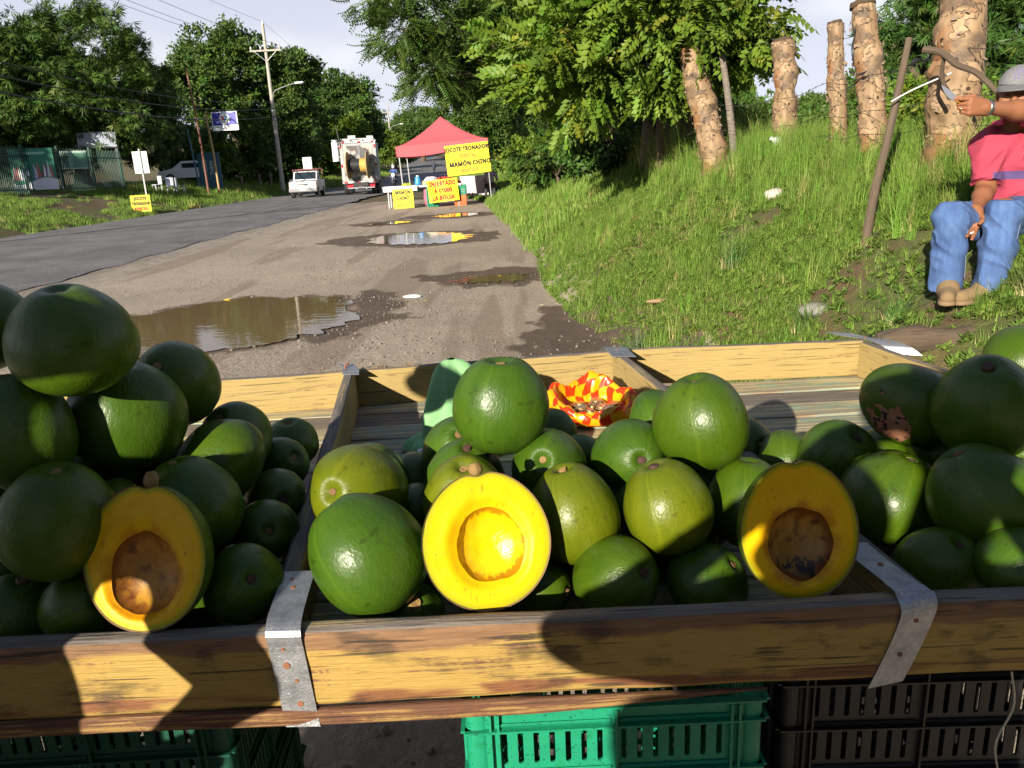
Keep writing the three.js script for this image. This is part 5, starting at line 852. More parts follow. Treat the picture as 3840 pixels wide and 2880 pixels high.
tree('broad_tree', 'lower yellowish tree right behind the service truck', -18.4, -90, 0.3, [[-17.2, 5.8, -92.8, 2.3], [-19.4, 3.65, -88.98, 2.5], [-17.4, 3.6, -93, 2.2]], 'leafy', 0.9, 1.2, LEAF.bright, 39);
tree('umbrella_tree', 'far wide umbrella shaped tree closing the road view', -18.5, -192, 0.6, [[-19.17, 12.11, -195.44, 5.0, 0.5], [-15.49, 10.33, -189.73, 3.4, 0.5], [-22.5, 10.0, -186, 3.6, 0.5], [-12.4, 8.5, -186, 2.8, 0.5], [-18, 8.4, -190, 4, 0.5]], 'fine', 1.7, 1.1, LEAF.far, 41);
tree('roadside_tree', 'small bright tree by the far bend', -19.6, -150, 0.2, [[-19.6, 6.2, -147.1, 2.1], [-18.9, 4.43, -156.8, 2.2], [-21.5, 4.5, -148, 2.3]], 'leafy', 0.9, 1.2, LEAF.bright, 43);
for (const [x, z, h, R, lab, s] of [[-8, -215, 9, 5, 'distant tree just past the bend of the road', 45], [4, -200, 8, 5, 'distant tree left of the hilltop gap', 46], [-34, -205, 10, 6, 'distant tree beyond the umbrella shaped one', 47], [10, -120, 6, 5, 'distant tree behind the tall dark fine leaved one', 48], [-2, -150, 5, 4, 'distant roadside tree above the canopy', 49], [-30, -120, 7, 5, 'distant tree beyond the domed one', 50], [18, -70, 5, 4.5, 'distant tree beyond the near bushes', 51], [30, -60, 5, 5, 'distant tree at the field edge', 52], [1, -60, 4, 2.4, 'roadside tree well behind the canopy stall', 53], [3, -48, 4.4, 2.4, 'roadside tree close behind the fine leaved one', 54]])
  tree('distant_tree', lab, x, z, 0.3, [[x, land(x, z) + h * 0.8, z, R, 0.7], [x + R * 0.6, land(x, z) + h * 0.55, z + 2, R * 0.7], [x - R * 0.6, land(x, z) + h * 0.5, z + 1, R * 0.7]], 'leafy', R * 0.24, 0.6, LEAF.far, s);
// trees added out of view behind the photographer to block sky light
for (const [x, z, h, R, lab, s] of [[7.5, 4, 4.5, 3.2, 'added sky blocking tree out of view on the bank just behind the photographer', 71], [9, 12, 5.5, 4, 'second added sky blocking tree out of view on the bank behind the photographer', 72], [8, 22, 6, 4.5, 'third added sky blocking tree out of view on the bank behind the photographer', 73], [9, 36, 7, 6, 'fourth added sky blocking tree out of view on the bank behind the photographer', 74], [-2, 75, 8, 8, 'added sky blocking tree out of view where the road bends behind the photographer', 75], [-22, 80, 7, 8, 'added sky blocking tree out of view across the road far behind', 76], [-52, 70, 8, 8, 'far added sky blocking tree out of view on the open side behind', 77], [14, 60, 8, 8, 'added sky blocking tree out of view on the bank far behind', 78]])
  tree('added_back_tree', lab, x, z, 0.3, [[x, land(x, z) + h, z, R], [x + R * 0.7, land(x, z) + h * 0.6, z + 1, R * 0.8], [x - R * 0.5, land(x, z) + h * 0.5, z - 1, R * 0.7]], 'leafy', R * 0.26, 0.6, LEAF.mid, s);
// trees out of view to the left whose shade falls over the fence, the verge and the lower mango crowns
for (const [x, z, h, R, lab, s] of [[-39, -19, 10.5, 4.6, 'tall tree out of view shading the green bar fence', 61], [-39, -33, 10.5, 4.6, 'tall tree out of view shading the mango trunk', 62], [-40, -44, 11.5, 5.0, 'tall tree out of view shading the blue sign trees', 63]])
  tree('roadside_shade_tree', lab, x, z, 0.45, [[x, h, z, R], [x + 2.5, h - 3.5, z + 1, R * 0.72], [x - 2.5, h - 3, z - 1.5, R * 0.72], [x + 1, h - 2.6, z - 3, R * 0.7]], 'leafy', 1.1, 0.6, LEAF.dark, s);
// ---------------------------------------------------------------- people: smooth joined bones meshed on a grid
function surfaceNets(f, lo, hi, cell) {
  const n = [0, 1, 2].map(k => Math.ceil((hi[k] - lo[k]) / cell) + 1), [nx, ny, nz] = n, F = new Float32Array(nx * ny * nz), id = new Int32Array(nx * ny * nz).fill(-1), pos = [], idx = [];
  for (let k = 0, q = 0; k < nz; k++) for (let j = 0; j < ny; j++) for (let i = 0; i < nx; i++, q++) F[q] = f(lo[0] + i * cell, lo[1] + j * cell, lo[2] + k * cell);
  const at = (i, j, k) => i + nx * (j + ny * k);
  for (let k = 0; k < nz - 1; k++) for (let j = 0; j < ny - 1; j++) for (let i = 0; i < nx - 1; i++) {
    let m = 0; for (let c = 0; c < 8; c++) if (F[at(i + (c & 1), j + (c >> 1 & 1), k + (c >> 2))] < 0) m |= 1 << c;
    if (m === 0 || m === 255) continue;
    let sx = 0, sy = 0, sz = 0, w = 0;
    for (const [a, b] of [[0, 1], [2, 3], [4, 5], [6, 7], [0, 2], [1, 3], [4, 6], [5, 7], [0, 4], [1, 5], [2, 6], [3, 7]]) { if ((m >> a & 1) === (m >> b & 1)) continue; const fa = F[at(i + (a & 1), j + (a >> 1 & 1), k + (a >> 2))], fb = F[at(i + (b & 1), j + (b >> 1 & 1), k + (b >> 2))], t = fa / (fa - fb); sx += mix(a & 1, b & 1, t); sy += mix(a >> 1 & 1, b >> 1 & 1, t); sz += mix(a >> 2, b >> 2, t); w++; }
    id[at(i, j, k)] = pos.length / 3; pos.push(lo[0] + (i + sx / w) * cell, lo[1] + (j + sy / w) * cell, lo[2] + (k + sz / w) * cell);
  }
  const quad = (a, b, c, d, flip) => { if (a < 0 || b < 0 || c < 0 || d < 0) return; flip ? idx.push(a, c, b, a, d, c) : idx.push(a, b, c, a, c, d); };
  for (let k = 1; k < nz - 1; k++) for (let j = 1; j < ny - 1; j++) for (let i = 1; i < nx - 1; i++) {
    const s = F[at(i, j, k)] < 0;
    if (s !== F[at(i + 1, j, k)] < 0) quad(id[at(i, j - 1, k - 1)], id[at(i, j, k - 1)], id[at(i, j, k)], id[at(i, j - 1, k)], !s);
    if (s !== F[at(i, j + 1, k)] < 0) quad(id[at(i - 1, j, k - 1)], id[at(i - 1, j, k)], id[at(i, j, k)], id[at(i, j, k - 1)], !s);
    if (s !== F[at(i, j, k + 1)] < 0) quad(id[at(i - 1, j - 1, k)], id[at(i, j - 1, k)], id[at(i, j, k)], id[at(i - 1, j, k)], !s);
  }
  const g = new THREE.BufferGeometry(), P = new Float32Array(pos), N = new Float32Array(pos.length), uv = new Float32Array(pos.length / 3 * 2), e = cell * 0.5;
  for (let i = 0; i < P.length; i += 3) { const x = P[i], y = P[i + 1], z = P[i + 2], v = V(f(x + e, y, z) - f(x - e, y, z), f(x, y + e, z) - f(x, y - e, z), f(x, y, z + e) - f(x, y, z - e)).normalize(); N[i] = v.x; N[i + 1] = v.y; N[i + 2] = v.z; uv[i / 3 * 2] = x + z * 0.5; uv[i / 3 * 2 + 1] = y; }
  g.setAttribute('position', new THREE.BufferAttribute(P, 3)); g.setAttribute('normal', new THREE.BufferAttribute(N, 3)); g.setAttribute('uv', new THREE.BufferAttribute(uv, 2)); g.setIndex(idx); return g;
}
const B = (a, ra, b, rb) => ({ a, b, ra, rb });                        // a tapered bone
const EL = (c, r, m) => ({ c, r, m });                                 // an ellipsoid, optionally in a turned frame (inverse matrix)
function field3(bones, k) {
  const tmp = V(0, 0, 0);
  return (x, y, z) => {
    let d = 1e3;
    for (const q of bones) {
      let e;
      if (q.c) { tmp.set(x - q.c[0], y - q.c[1], z - q.c[2]); if (q.m) tmp.applyMatrix4(q.m); const l = Math.hypot(tmp.x / q.r[0], tmp.y / q.r[1], tmp.z / q.r[2]); e = (l - 1) * Math.min(...q.r) * (l > 1.6 ? 1 : 1); }
      else { const ux = q.b[0] - q.a[0], uy = q.b[1] - q.a[1], uz = q.b[2] - q.a[2], px = x - q.a[0], py = y - q.a[1], pz = z - q.a[2], L = ux * ux + uy * uy + uz * uz || 1e-9, t = Math.min(1, Math.max(0, (px * ux + py * uy + pz * uz) / L)); const dx = px - ux * t, dy = py - uy * t, dz = pz - uz * t; e = Math.sqrt(dx * dx + dy * dy + dz * dz) - (q.ra + (q.rb - q.ra) * t); }
      const kk = q.k ?? k, h = Math.max(0, kk - Math.abs(d - e)) / kk; d = Math.min(d, e) - h * h * kk * 0.25;
    }
    return d;
  };
}
function bounds(bones, pad) { const lo = [9e9, 9e9, 9e9], hi = [-9e9, -9e9, -9e9]; for (const q of bones) for (const [p, r] of q.c ? [[q.c, Math.max(...q.r)]] : [[q.a, q.ra], [q.b, q.rb]]) for (let k = 0; k < 3; k++) { lo[k] = Math.min(lo[k], p[k] - r - pad); hi[k] = Math.max(hi[k], p[k] + r + pad); } return [lo, hi]; }
function skinOf(bones, k, cell, cut) { const f = field3(bones, k), g = cut ? (x, y, z) => Math.max(f(x, y, z), cut(x, y, z)) : f, [lo, hi] = bounds(bones, k + cell * 2); return surfaceNets(g, lo, hi, cell); }
const lerp3 = (a, b, t) => a.map((v, i) => mix(v, b[i], t)), add3 = (a, b) => a.map((v, i) => v + b[i]), inflate = (bones, d) => bones.map(q => q.c ? { ...q, r: q.r.map(v => v + d) } : { ...q, ra: q.ra + d, rb: q.rb + d });
function frame(o, x, y) { const X = V(...x).normalize(), Z = X.clone().cross(V(...y)).normalize(), Y = Z.clone().cross(X); return new THREE.Matrix4().makeBasis(X, Y, Z).setPosition(...o); }
const tf = (m, p) => V(...p).applyMatrix4(m).toArray();
function handBones(m, pose, s = 1) {                                    // wrist at the origin, fingers along +x, thumb on +y, palm faces +z
  const out = [], b = (a, ra, c, rc, k = 0.006) => out.push({ ...B(tf(m, a.map(v => v * s)), ra * s, tf(m, c.map(v => v * s)), rc * s), k });
  const ys = [0.033, 0.011, -0.011, -0.031], len = [0.092, 0.096, 0.092, 0.085], fl = [0.043, 0.047, 0.043, 0.034];
  ys.forEach((y, i) => b([0, y * 0.55, 0], 0.021, [len[i] * 0.92, y, 0], 0.0135, 0.02));
  ys.forEach((y, i) => {
    let p = [len[i], y, 0], ang = 0; const curl = Array.isArray(pose) ? pose[i] : pose, L = [fl[i], fl[i] * 0.65, fl[i] * 0.5], R = [0.0105, 0.0098, 0.0088, 0.0078];
    for (let k = 0; k < 3; k++) { ang += curl * [0.9, 1.1, 0.7][k]; const q = [p[0] + Math.cos(ang) * L[k], p[1] - y * 0.12 * (k === 0 ? curl : 0), p[2] + Math.sin(ang) * L[k]]; b(p, R[k], q, R[k + 1]); p = q; }
  });
  const th = Array.isArray(pose) ? pose[4] ?? 0.6 : pose; b([0.018, 0.022, 0.008], 0.017, [0.055, 0.050 - 0.008 * th, 0.020 + 0.012 * th], 0.0135, 0.015); b([0.055, 0.050 - 0.008 * th, 0.020 + 0.012 * th], 0.0125, [0.085 - 0.01 * th, 0.056 - 0.03 * th, 0.032 + 0.018 * th], 0.0105); b([0.085 - 0.01 * th, 0.056 - 0.03 * th, 0.032 + 0.018 * th], 0.0105, [0.104 - 0.022 * th, 0.056 - 0.044 * th, 0.038 + 0.02 * th], 0.0088);
  return out;
}
function headBones(m) {
  const R = new THREE.Matrix4().extractRotation(m).invert(), e = (c, r, k) => ({ ...EL(tf(m, c), r, R), k }), b = (a, ra, c, rc, k = 0.01) => ({ ...B(tf(m, a), ra, tf(m, c), rc), k });
  return [e([0, 0.035, -0.012], [0.077, 0.098, 0.095], 0.02), e([0, -0.045, 0.022], [0.060, 0.066, 0.066], 0.03), b([-0.038, 0.026, 0.070], 0.014, [0.038, 0.026, 0.070], 0.014, 0.012), b([0, 0.016, 0.082], 0.0085, [0, -0.022, 0.099], 0.0145, 0.010), b([-0.012, -0.027, 0.090], 0.0085, [0.012, -0.027, 0.090], 0.0085, 0.008), e([-0.043, -0.022, 0.055], [0.028, 0.026, 0.026], 0.02), e([0.043, -0.022, 0.055], [0.028, 0.026, 0.026], 0.02), b([-0.020, -0.054, 0.080], 0.0068, [0.020, -0.054, 0.080], 0.0068, 0.007), b([-0.017, -0.066, 0.079], 0.0075, [0.017, -0.066, 0.079], 0.0075, 0.007), e([0, -0.094, 0.064], [0.024, 0.018, 0.020], 0.02), e([-0.079, 0.0, -0.008], [0.010, 0.031, 0.019], 0.006), e([0.079, 0.0, -0.008], [0.010, 0.031, 0.019], 0.006)];
}
const skinTone = [0.235, 0.098, 0.048];
const skinM = M(skinTone, 0.5, { bumpMap: rep(grainBump, 10, 10), bumpScale: 0.0012, specularIntensity: 0.5 });
function rebase(g, p) { g.translate(-p[0], -p[1], -p[2]); return g; }

// the man on the crate
{
  const o = [2.55, land(2.45, -4.1), -4.15], man = thing('person', 'man in pink polo and grey cap on a crate, pointing a knife', 'person', o);
  const pel = [2.93, 1.26, -4.46], belly = [2.87, 1.40, -4.40], chest = [2.81, 1.58, -4.385], shR = [2.675, 1.675, -4.385], shL = [2.965, 1.705, -4.375], neck = [2.77, 1.765, -4.365], hc = [2.725, 1.915, -4.305];
  const elR = [2.625, 1.435, -4.30], wrR = [2.455, 1.345, -4.09], elL = [2.745, 1.822, -4.165], wrL = [2.425, 1.850, -4.062];
  const hipR = [2.83, 1.235, -4.42], hipL = [3.03, 1.245, -4.43], knR = [2.31, 1.315, -4.045], knL = [2.545, 1.335, -3.99], anR = [2.335, 0.965, -4.06], anL = [2.52, 0.955, -4.005];
  const hm = new THREE.Matrix4().makeBasis(V(0.84, 0.02, 0.53).normalize(), V(0.02, 0.995, 0.09).normalize(), V(-0.53, -0.07, 0.845).normalize()).setPosition(...hc);
  const fist = frame(wrL, [-0.93, 0.10, 0.25], [0.1, 1, 0.05]), hang = frame(wrR, [-0.45, -0.74, 0.42], [0.60, -0.10, 0.45]);
  const fistB = handBones(fist, [0.55, 1.35, 1.4, 1.4, 0.5], 1.04), hangB = handBones(hang, [0.16, 0.30, 0.45, 0.5, 0.25], 1.04);
  const arms = [B(shR, 0.062, elR, 0.047), B(elR, 0.046, lerp3(elR, wrR, 0.35), 0.044), B(lerp3(elR, wrR, 0.3), 0.044, wrR, 0.027), B(shL, 0.062, elL, 0.050), B(elL, 0.049, lerp3(elL, wrL, 0.35), 0.047), B(lerp3(elL, wrL, 0.3), 0.047, wrL, 0.028)];
  const torso = [B(pel, 0.135, belly, 0.15), B(belly, 0.15, chest, 0.14), B(lerp3(shR, chest, 0.25), 0.085, lerp3(shL, chest, 0.25), 0.085), B(shR, 0.066, shL, 0.066)];
  const legs = [B(hipR, 0.10, knR, 0.068), B(knR, 0.064, anR, 0.043), B(hipL, 0.10, knL, 0.068), B(knL, 0.064, anL, 0.043)];
  const body = merge([skinOf([...torso, ...arms, ...legs, B(neck, 0.060, tf(hm, [0, -0.07, -0.015]), 0.057), B(wrL, 0.028, tf(fist, [0.03, 0, 0]), 0.026), B(wrR, 0.027, tf(hang, [0.03, 0, 0]), 0.026), B(anR, 0.04, [2.31, 0.93, -4.02], 0.022), B(anL, 0.04, [2.47, 0.93, -3.99], 0.022)], 0.03, 0.012), skinOf([...headBones(hm), B(tf(hm, [0, -0.05, -0.02]), 0.055, neck, 0.06)], 0.015, 0.0038), skinOf([...fistB, B(wrL, 0.027, lerp3(wrL, elL, 0.12), 0.028)], 0.006, 0.0032), skinOf([...hangB, B(wrR, 0.0265, lerp3(wrR, elR, 0.12), 0.027)], 0.006, 0.0032)]);
  mesh('body', rebase(body, o), skinM, man);
  // polo shirt: torso and upper arms, cut at waist, sleeve ends and neck
  const upR = V(...elR).sub(V(...shR)).normalize(), upL = V(...elL).sub(V(...shL)).normalize(), endR = V(...lerp3(shR, elR, 0.86)), endL = V(...lerp3(shL, elL, 0.5)), foreR = V(...wrR).sub(V(...elR)).normalize();
  const wr = (x, y, z) => (n3(x * 14, y * 7, z * 14, 4) - 0.5) * 0.022 + (Math.abs(vn((x - y * 0.7) * 15, z * 8 + y * 6, 1e6, 1e6, 6) - 0.5) - 0.25) * 0.040;
  const torsoF = field3(inflate(torso, 0.016), 0.05), slvR = field3([B(shR, 0.084, lerp3(shR, elR, 0.95), 0.078)], 0.02), slvL = field3([B(shL, 0.085, lerp3(shL, elL, 0.8), 0.076)], 0.02);
  const nk = V(...neck).add(V(-0.01, 0.01, 0.02));
  const shirtF = (x, y, z) => { const w = wr(x, y, z); let d = torsoF(x, y, z); d = Math.max(d, 1.21 - y); const a = Math.max(slvR(x, y, z), (x - endR.x) * upR.x + (y - endR.y) * upR.y + (z - endR.z) * upR.z), b = Math.max(slvL(x, y, z), (x - endL.x) * upL.x + (y - endL.y) * upL.y + (z - endL.z) * upL.z); const sm = (p, q) => { const h = Math.max(0, 0.03 - Math.abs(p - q)) / 0.03; return Math.min(p, q) - h * h * 0.0075; }; d = sm(sm(d, a), b) + w; const hole = 0.075 - Math.hypot(x - nk.x, (y - nk.y - 0.03) * 0.7, z - nk.z); return Math.max(d, hole); };
  const shirtTex = tex(512, 512, (u, v, x, y) => { const yy = v * 0.6 + 1.15 - (u - 0.5) * 0.0, n = hash(x, y, 3) * 0.06 - 0.03, st = yy > 1.485 && yy < 1.528 && u > 0.5; const c = st ? [0.31, 0.24, 0.42] : [0.60, 0.20, 0.28]; return c.map(k => k + n); }, true, 1, 1 / 0.6); shirtTex.offset.set(0, -1.15 / 0.6);
  mesh('polo_shirt', rebase(surfaceNets(shirtF, [2.45, 1.18, -4.68], [3.22, 1.86, -3.95], 0.0095), o), M(0xffffff, 0.85, { map: shirtTex, bumpMap: rep(grainBump, 10, 10), bumpScale: 0.0015 }), man);
  const coll = []; for (let k = 0; k <= 20; k++) { const a = 0.55 + k / 20 * 5.2 + Math.PI / 2 + 0.45; coll.push(V(nk.x - 0.01 + Math.cos(a) * 0.082, nk.y - 0.012 + 0.018 * Math.cos(a - 2.6), nk.z + Math.sin(a) * 0.082)); }
  mesh('collar', rebase(tube(coll, s => 0.016 * (0.75 + 0.5 * Math.abs(s - 0.5)), 8, 50), o), M([0.55, 0.07, 0.13], 0.85), man);
  for (let k = 0; k < 2; k++) { const g = new THREE.SphereGeometry(0.006, 8, 6); g.scale(1, 1, 0.5); g.translate(2.762, 1.665 - 0.05 * k, -4.222 + 0.004 * k); mesh('button', rebase(g, o), M([0.6, 0.5, 0.5], 0.4), man); }
  // jeans
  const jl = [B(hipR, 0.112, lerp3(hipR, knR, 0.6), 0.098), B(lerp3(hipR, knR, 0.55), 0.096, knR, 0.082), B(knR, 0.082, lerp3(knR, anR, 0.5), 0.082), B(lerp3(knR, anR, 0.5), 0.082, anR, 0.084), B(hipL, 0.112, lerp3(hipL, knL, 0.6), 0.098), B(lerp3(hipL, knL, 0.55), 0.096, knL, 0.083), B(knL, 0.083, lerp3(knL, anL, 0.5), 0.084), B(lerp3(knL, anL, 0.5), 0.084, anL, 0.088), B(pel, 0.15, lerp3(hipR, hipL, 0.5), 0.14)], jf = field3(jl, 0.03);
  const jeansF = (x, y, z) => { const shin = sstep(1.25, 1.0, y), w = (Math.abs(vn(y * 16 + x * 6, z * 9 + x * 5, 1e6, 1e6, 4) - 0.5) - 0.2) * 0.055 * shin + (n3(x * 16, y * 16, z * 16, 9) - 0.5) * 0.016 + (Math.abs(vn((x + y) * 20, z * 14, 1e6, 1e6, 8) - 0.5) - 0.2) * 0.040 * sstep(0.22, 0.05, Math.abs(y - 1.26)); return Math.max(jf(x, y, z) + w, 0.93 - y, y - 1.40); };
  const denim = tex(512, 512, (u, v, x, y) => { const a = fbm(u * 5, v * 5, 4, 5, 5, 2), w = (hash(x, y >> 1, 6) - 0.5) * 0.10, s = fbm(u * 40, v * 6, 3, 40, 6, 7); return mix3([0.16, 0.25, 0.42], [0.36, 0.48, 0.66], clamp(a * 0.7 + s * 0.35 - 0.05)).map(k => k + w); });
  const jm = M(0xffffff, 0.9, { map: rep(denim, 2.2, 2.2), bumpMap: rep(grainBump, 14, 14), bumpScale: 0.0012 });
  const jeans = mesh('jeans', rebase(surfaceNets(jeansF, [2.15, 0.91, -4.68], [3.24, 1.46, -3.84], 0.0095), o), jm, man);
  const seamM = M([0.12, 0.16, 0.24], 0.9); for (const [k, a, q] of [[knR, anR, 0.083], [knL, anL, 0.085]]) { const pts = []; for (let i = 0; i <= 8; i++) { const c = lerp3(k, a, 0.05 + 0.82 * i / 8); pts.push(V(c[0] + q * 0.62, c[1], c[2] + q * 0.76)); } mesh('seam', rebase(tube(pts, 0.0022, 5, 24), o), seamM, jeans); }
  // shoes
  const shoe = (heel, toe, nm) => { const h = V(...heel), t = V(...toe), m = h.clone().lerp(t, 0.45), sh = [B([h.x, h.y + 0.045, h.z], 0.044, [m.x, m.y + 0.05, m.z], 0.048), B([m.x, m.y + 0.045, m.z], 0.047, [t.x, t.y + 0.032, t.z], 0.036), B([h.x, h.y + 0.09, h.z], 0.043, [m.x, m.y + 0.07, m.z], 0.04)]; const u = mesh('shoe', rebase(skinOf(sh, 0.03, 0.008, (x, y, z) => Math.min(heel[1], toe[1]) + 0.012 - y), o), M([0.20, 0.135, 0.065], 0.85, { bumpMap: rep(grainBump, 8, 8), bumpScale: 0.003 }), man); const sl = [B([h.x, h.y + 0.012, h.z], 0.047, [t.x, t.y + 0.012, t.z], 0.043)]; mesh('sole', rebase(skinOf(sl, 0.01, 0.008, (x, y, z) => Math.max(y - (heel[1] + 0.018), heel[1] - 0.006 - y)), o), M([0.20, 0.13, 0.07], 0.9), u); };
  shoe([2.585, 0.885, -4.005], [2.345, 0.885, -3.945]); shoe([2.36, 0.895, -4.09], [2.25, 0.895, -3.90]);
  // cap
  const capF0 = EL(tf(hm, [0, 0.052, -0.012]), [0.090, 0.098, 0.106], new THREE.Matrix4().extractRotation(hm).invert()), up = tf(hm, [0, 1, 0]).map((v, i) => v - hc[i]), cc = tf(hm, [0, 0.050, 0]);
  const capM = M(0xffffff, 0.9, { map: tex(128, 128, (u, v, x, y) => { const k = 0.40 + (hash(x, y >> 1, 4) - 0.5) * 0.14 + 0.05 * fbm(u * 8, v * 8, 2, 8, 8, 2); return [k, k, k * 1.02]; }), bumpMap: rep(grainBump, 10, 10), bumpScale: 0.001 });
  capM.map.repeat.set(8, 8);
  const cap = mesh('cap', rebase(skinOf([capF0], 0.01, 0.0065, (x, y, z) => -((x - cc[0]) * up[0] + (y - cc[1]) * up[1] + (z - cc[2]) * up[2])), o), capM, man);
  { const p = [], ix = [], NA = 24, NR = 8; for (const s of [1, -1]) for (let i = 0; i <= NR; i++) for (let j = 0; j <= NA; j++) { const a = (j / NA - 0.5) * 2.5, r0 = [Math.sin(a) * 0.088, 0.052, Math.cos(a) * 0.094 - 0.012], e = i / NR, l = 0.088 * Math.pow(Math.cos(a / 2.5 * Math.PI * 0.96), 0.6); p.push(...tf(hm, [r0[0] * (1 + e * 0.05), r0[1] - 0.026 * e - 0.16 * r0[0] * r0[0] * 12 * e * 0.12 + 0.003 * s, r0[2] + l * e])); }
    const st = (NR + 1) * (NA + 1); for (let i = 0; i < NR; i++) for (let j = 0; j < NA; j++) { const a = i * (NA + 1) + j, b = a + NA + 1; ix.push(a, b, a + 1, a + 1, b, b + 1, a + st, a + 1 + st, b + st, b + st, a + 1 + st, b + 1 + st); } for (let j = 0; j < NA; j++) { const a = NR * (NA + 1) + j; ix.push(a, a + st, a + 1, a + 1, a + st, a + 1 + st); }
    const g = new THREE.BufferGeometry(); g.setAttribute('position', new THREE.Float32BufferAttribute(p, 3)); g.setIndex(ix); g.computeVertexNormals(); mesh('brim', rebase(g, o), capM, cap); }
  { const em = []; const E = [[0, 0.030], [0.020, 0.008], [0.013, -0.022], [-0.013, -0.022], [-0.020, 0.008]], at2 = ([u, v]) => { const y = 0.105 + v, s = Math.sqrt(Math.max(0, 1 - Math.pow((y - 0.052) / 0.098, 2) - Math.pow(u / 0.09, 2))); return V(...tf(hm, [u, y, -0.012 + 0.1075 * s])); }; const L = (a, b) => em.push(tube([at2(a), at2([(a[0] + b[0]) / 2, (a[1] + b[1]) / 2]), at2(b)], 0.0016, 5, 6)); E.forEach((a, i) => L(a, E[(i + 1) % 5])); L([0, 0.030], [0, -0.022]); L([-0.010, 0.012], [0, -0.018]); L([0.010, 0.012], [0, -0.018]); L([-0.020, 0.008], [-0.010, 0.012]); L([0.020, 0.008], [0.010, 0.012]); mesh('emblem', rebase(merge(em), o), M([0.15, 0.13, 0.28], 0.7), cap); }
  for (const s of [-1, 1]) { const g = new THREE.SphereGeometry(0.0115, 14, 10); g.scale(1.15, 0.5, 0.6); const q = tf(hm, [s * 0.031, 0.006, 0.079]); g.applyMatrix4(new THREE.Matrix4().extractRotation(hm)); g.translate(...q); mesh('eye', rebase(g, o), M([0.05, 0.035, 0.03], 0.2), man); const bw = tube([V(...tf(hm, [s * 0.014, 0.026, 0.087])), V(...tf(hm, [s * 0.033, 0.031, 0.083])), V(...tf(hm, [s * 0.052, 0.024, 0.070]))], 0.0042, 6, 8); mesh('eyebrow', rebase(bw, o), M([0.03, 0.02, 0.015], 0.9), man); }
  { const w = new THREE.TorusGeometry(0.034, 0.006, 8, 28); w.scale(1, 1, 2.2); w.rotateY(Math.PI / 2); w.applyMatrix4(new THREE.Matrix4().extractRotation(fist)); const c = lerp3(wrL, elL, 0.06); w.translate(...c); const wm = M([0.35, 0.35, 0.34], 0.3, { metalness: 0.9 }); const wt = mesh('wristwatch', rebase(w, o), wm, man); const f = cyl(0.017, 0.017, 0.009, 0, 0, 0, 20); f.rotateX(Math.PI / 2); const q = tf(fist, [0, 0.012, 0.036]); f.applyMatrix4(new THREE.Matrix4().extractRotation(fist)); f.translate(...add3(c, q.map((v, i) => v - wrL[i]))); mesh('watch_face', rebase(f, o), M([0.10, 0.10, 0.11], 0.15), wt); }
  { const rg = new THREE.TorusGeometry(0.0115, 0.0022, 6, 18); rg.rotateY(Math.PI / 2 - 0.9); const q = tf(fist, [0.118, -0.014, 0.022]); rg.applyMatrix4(new THREE.Matrix4().extractRotation(fist)); rg.translate(...q); mesh('ring', rebase(rg, o), M([0.7, 0.65, 0.5], 0.25, { metalness: 1 }), man); }
  // knife and cigarette are things he holds
  { const a = V(...tf(fist, [0.075, -0.004, 0.036])), d = V(...tf(fist, [0.165, 0.040, 0.040])).sub(a).normalize(), tip = a.clone().addScaledVector(d, 0.23); const t = thing('knife', 'short curved knife with wooden handle in the raised fist', 'knife', a.toArray()), m = new THREE.Matrix4().makeBasis(d, V(0, 1, 0).addScaledVector(d, -d.y).normalize(), d.clone().cross(V(0, 1, 0).addScaledVector(d, -d.y).normalize()));
    const h = rbox(0.115, 0.024, 0.016, 0.006, [6, 1, 1]); h.translate(0.02, 0, 0); h.applyMatrix4(m); mesh('handle', h, M([0.30, 0.13, 0.03], 0.35), t);
    for (const x of [0.0, 0.045]) { const rv = cyl(0.0035, 0.0035, 0.0175, x, 0, 0, 10, Math.PI / 2); rv.applyMatrix4(m); mesh('rivet', rv, M([0.6, 0.5, 0.3], 0.3, { metalness: 1 }), t); }
    const s = new THREE.Shape(); s.moveTo(0.078, 0.011); s.quadraticCurveTo(0.14, 0.016, 0.198, 0.004); s.quadraticCurveTo(0.165, -0.016, 0.128, -0.020); s.quadraticCurveTo(0.095, -0.022, 0.078, -0.011); s.closePath(); const bl = new THREE.ExtrudeGeometry(s, { depth: 0.0022, bevelEnabled: false }); bl.translate(0, 0, -0.0011); bl.applyMatrix4(m); mesh('blade', bl, M([0.55, 0.56, 0.58], 0.28, { metalness: 0.85 }), t); }
  { const a = V(...tf(hang, [0.150, 0.022, 0.020])), d = V(-0.88, -0.24, 0.38).normalize(), t = thing('cigarette', 'lit white cigarette between the fingers of the lowered hand', 'cigarette', a.toArray()); mesh('paper', bar(d.clone().multiplyScalar(-0.015), d.clone().multiplyScalar(0.058), 0.0042, 10), M([0.75, 0.74, 0.72], 0.8), t); mesh('filter', bar(d.clone().multiplyScalar(-0.040), d.clone().multiplyScalar(-0.0152), 0.0043, 10), M([0.55, 0.30, 0.08], 0.8), t); mesh('ash', bar(d.clone().multiplyScalar(0.0582), d.clone().multiplyScalar(0.066), 0.004, 8), M([0.3, 0.3, 0.3], 0.9), t); }
  const seat = makeCrate('green_crate', 'green plastic crate the man is sitting on', greenPlastic, 0.52, 0.36, 0.29); seat.position.set(3.0, 0.868, -4.46); seat.rotation.y = -0.45;
}
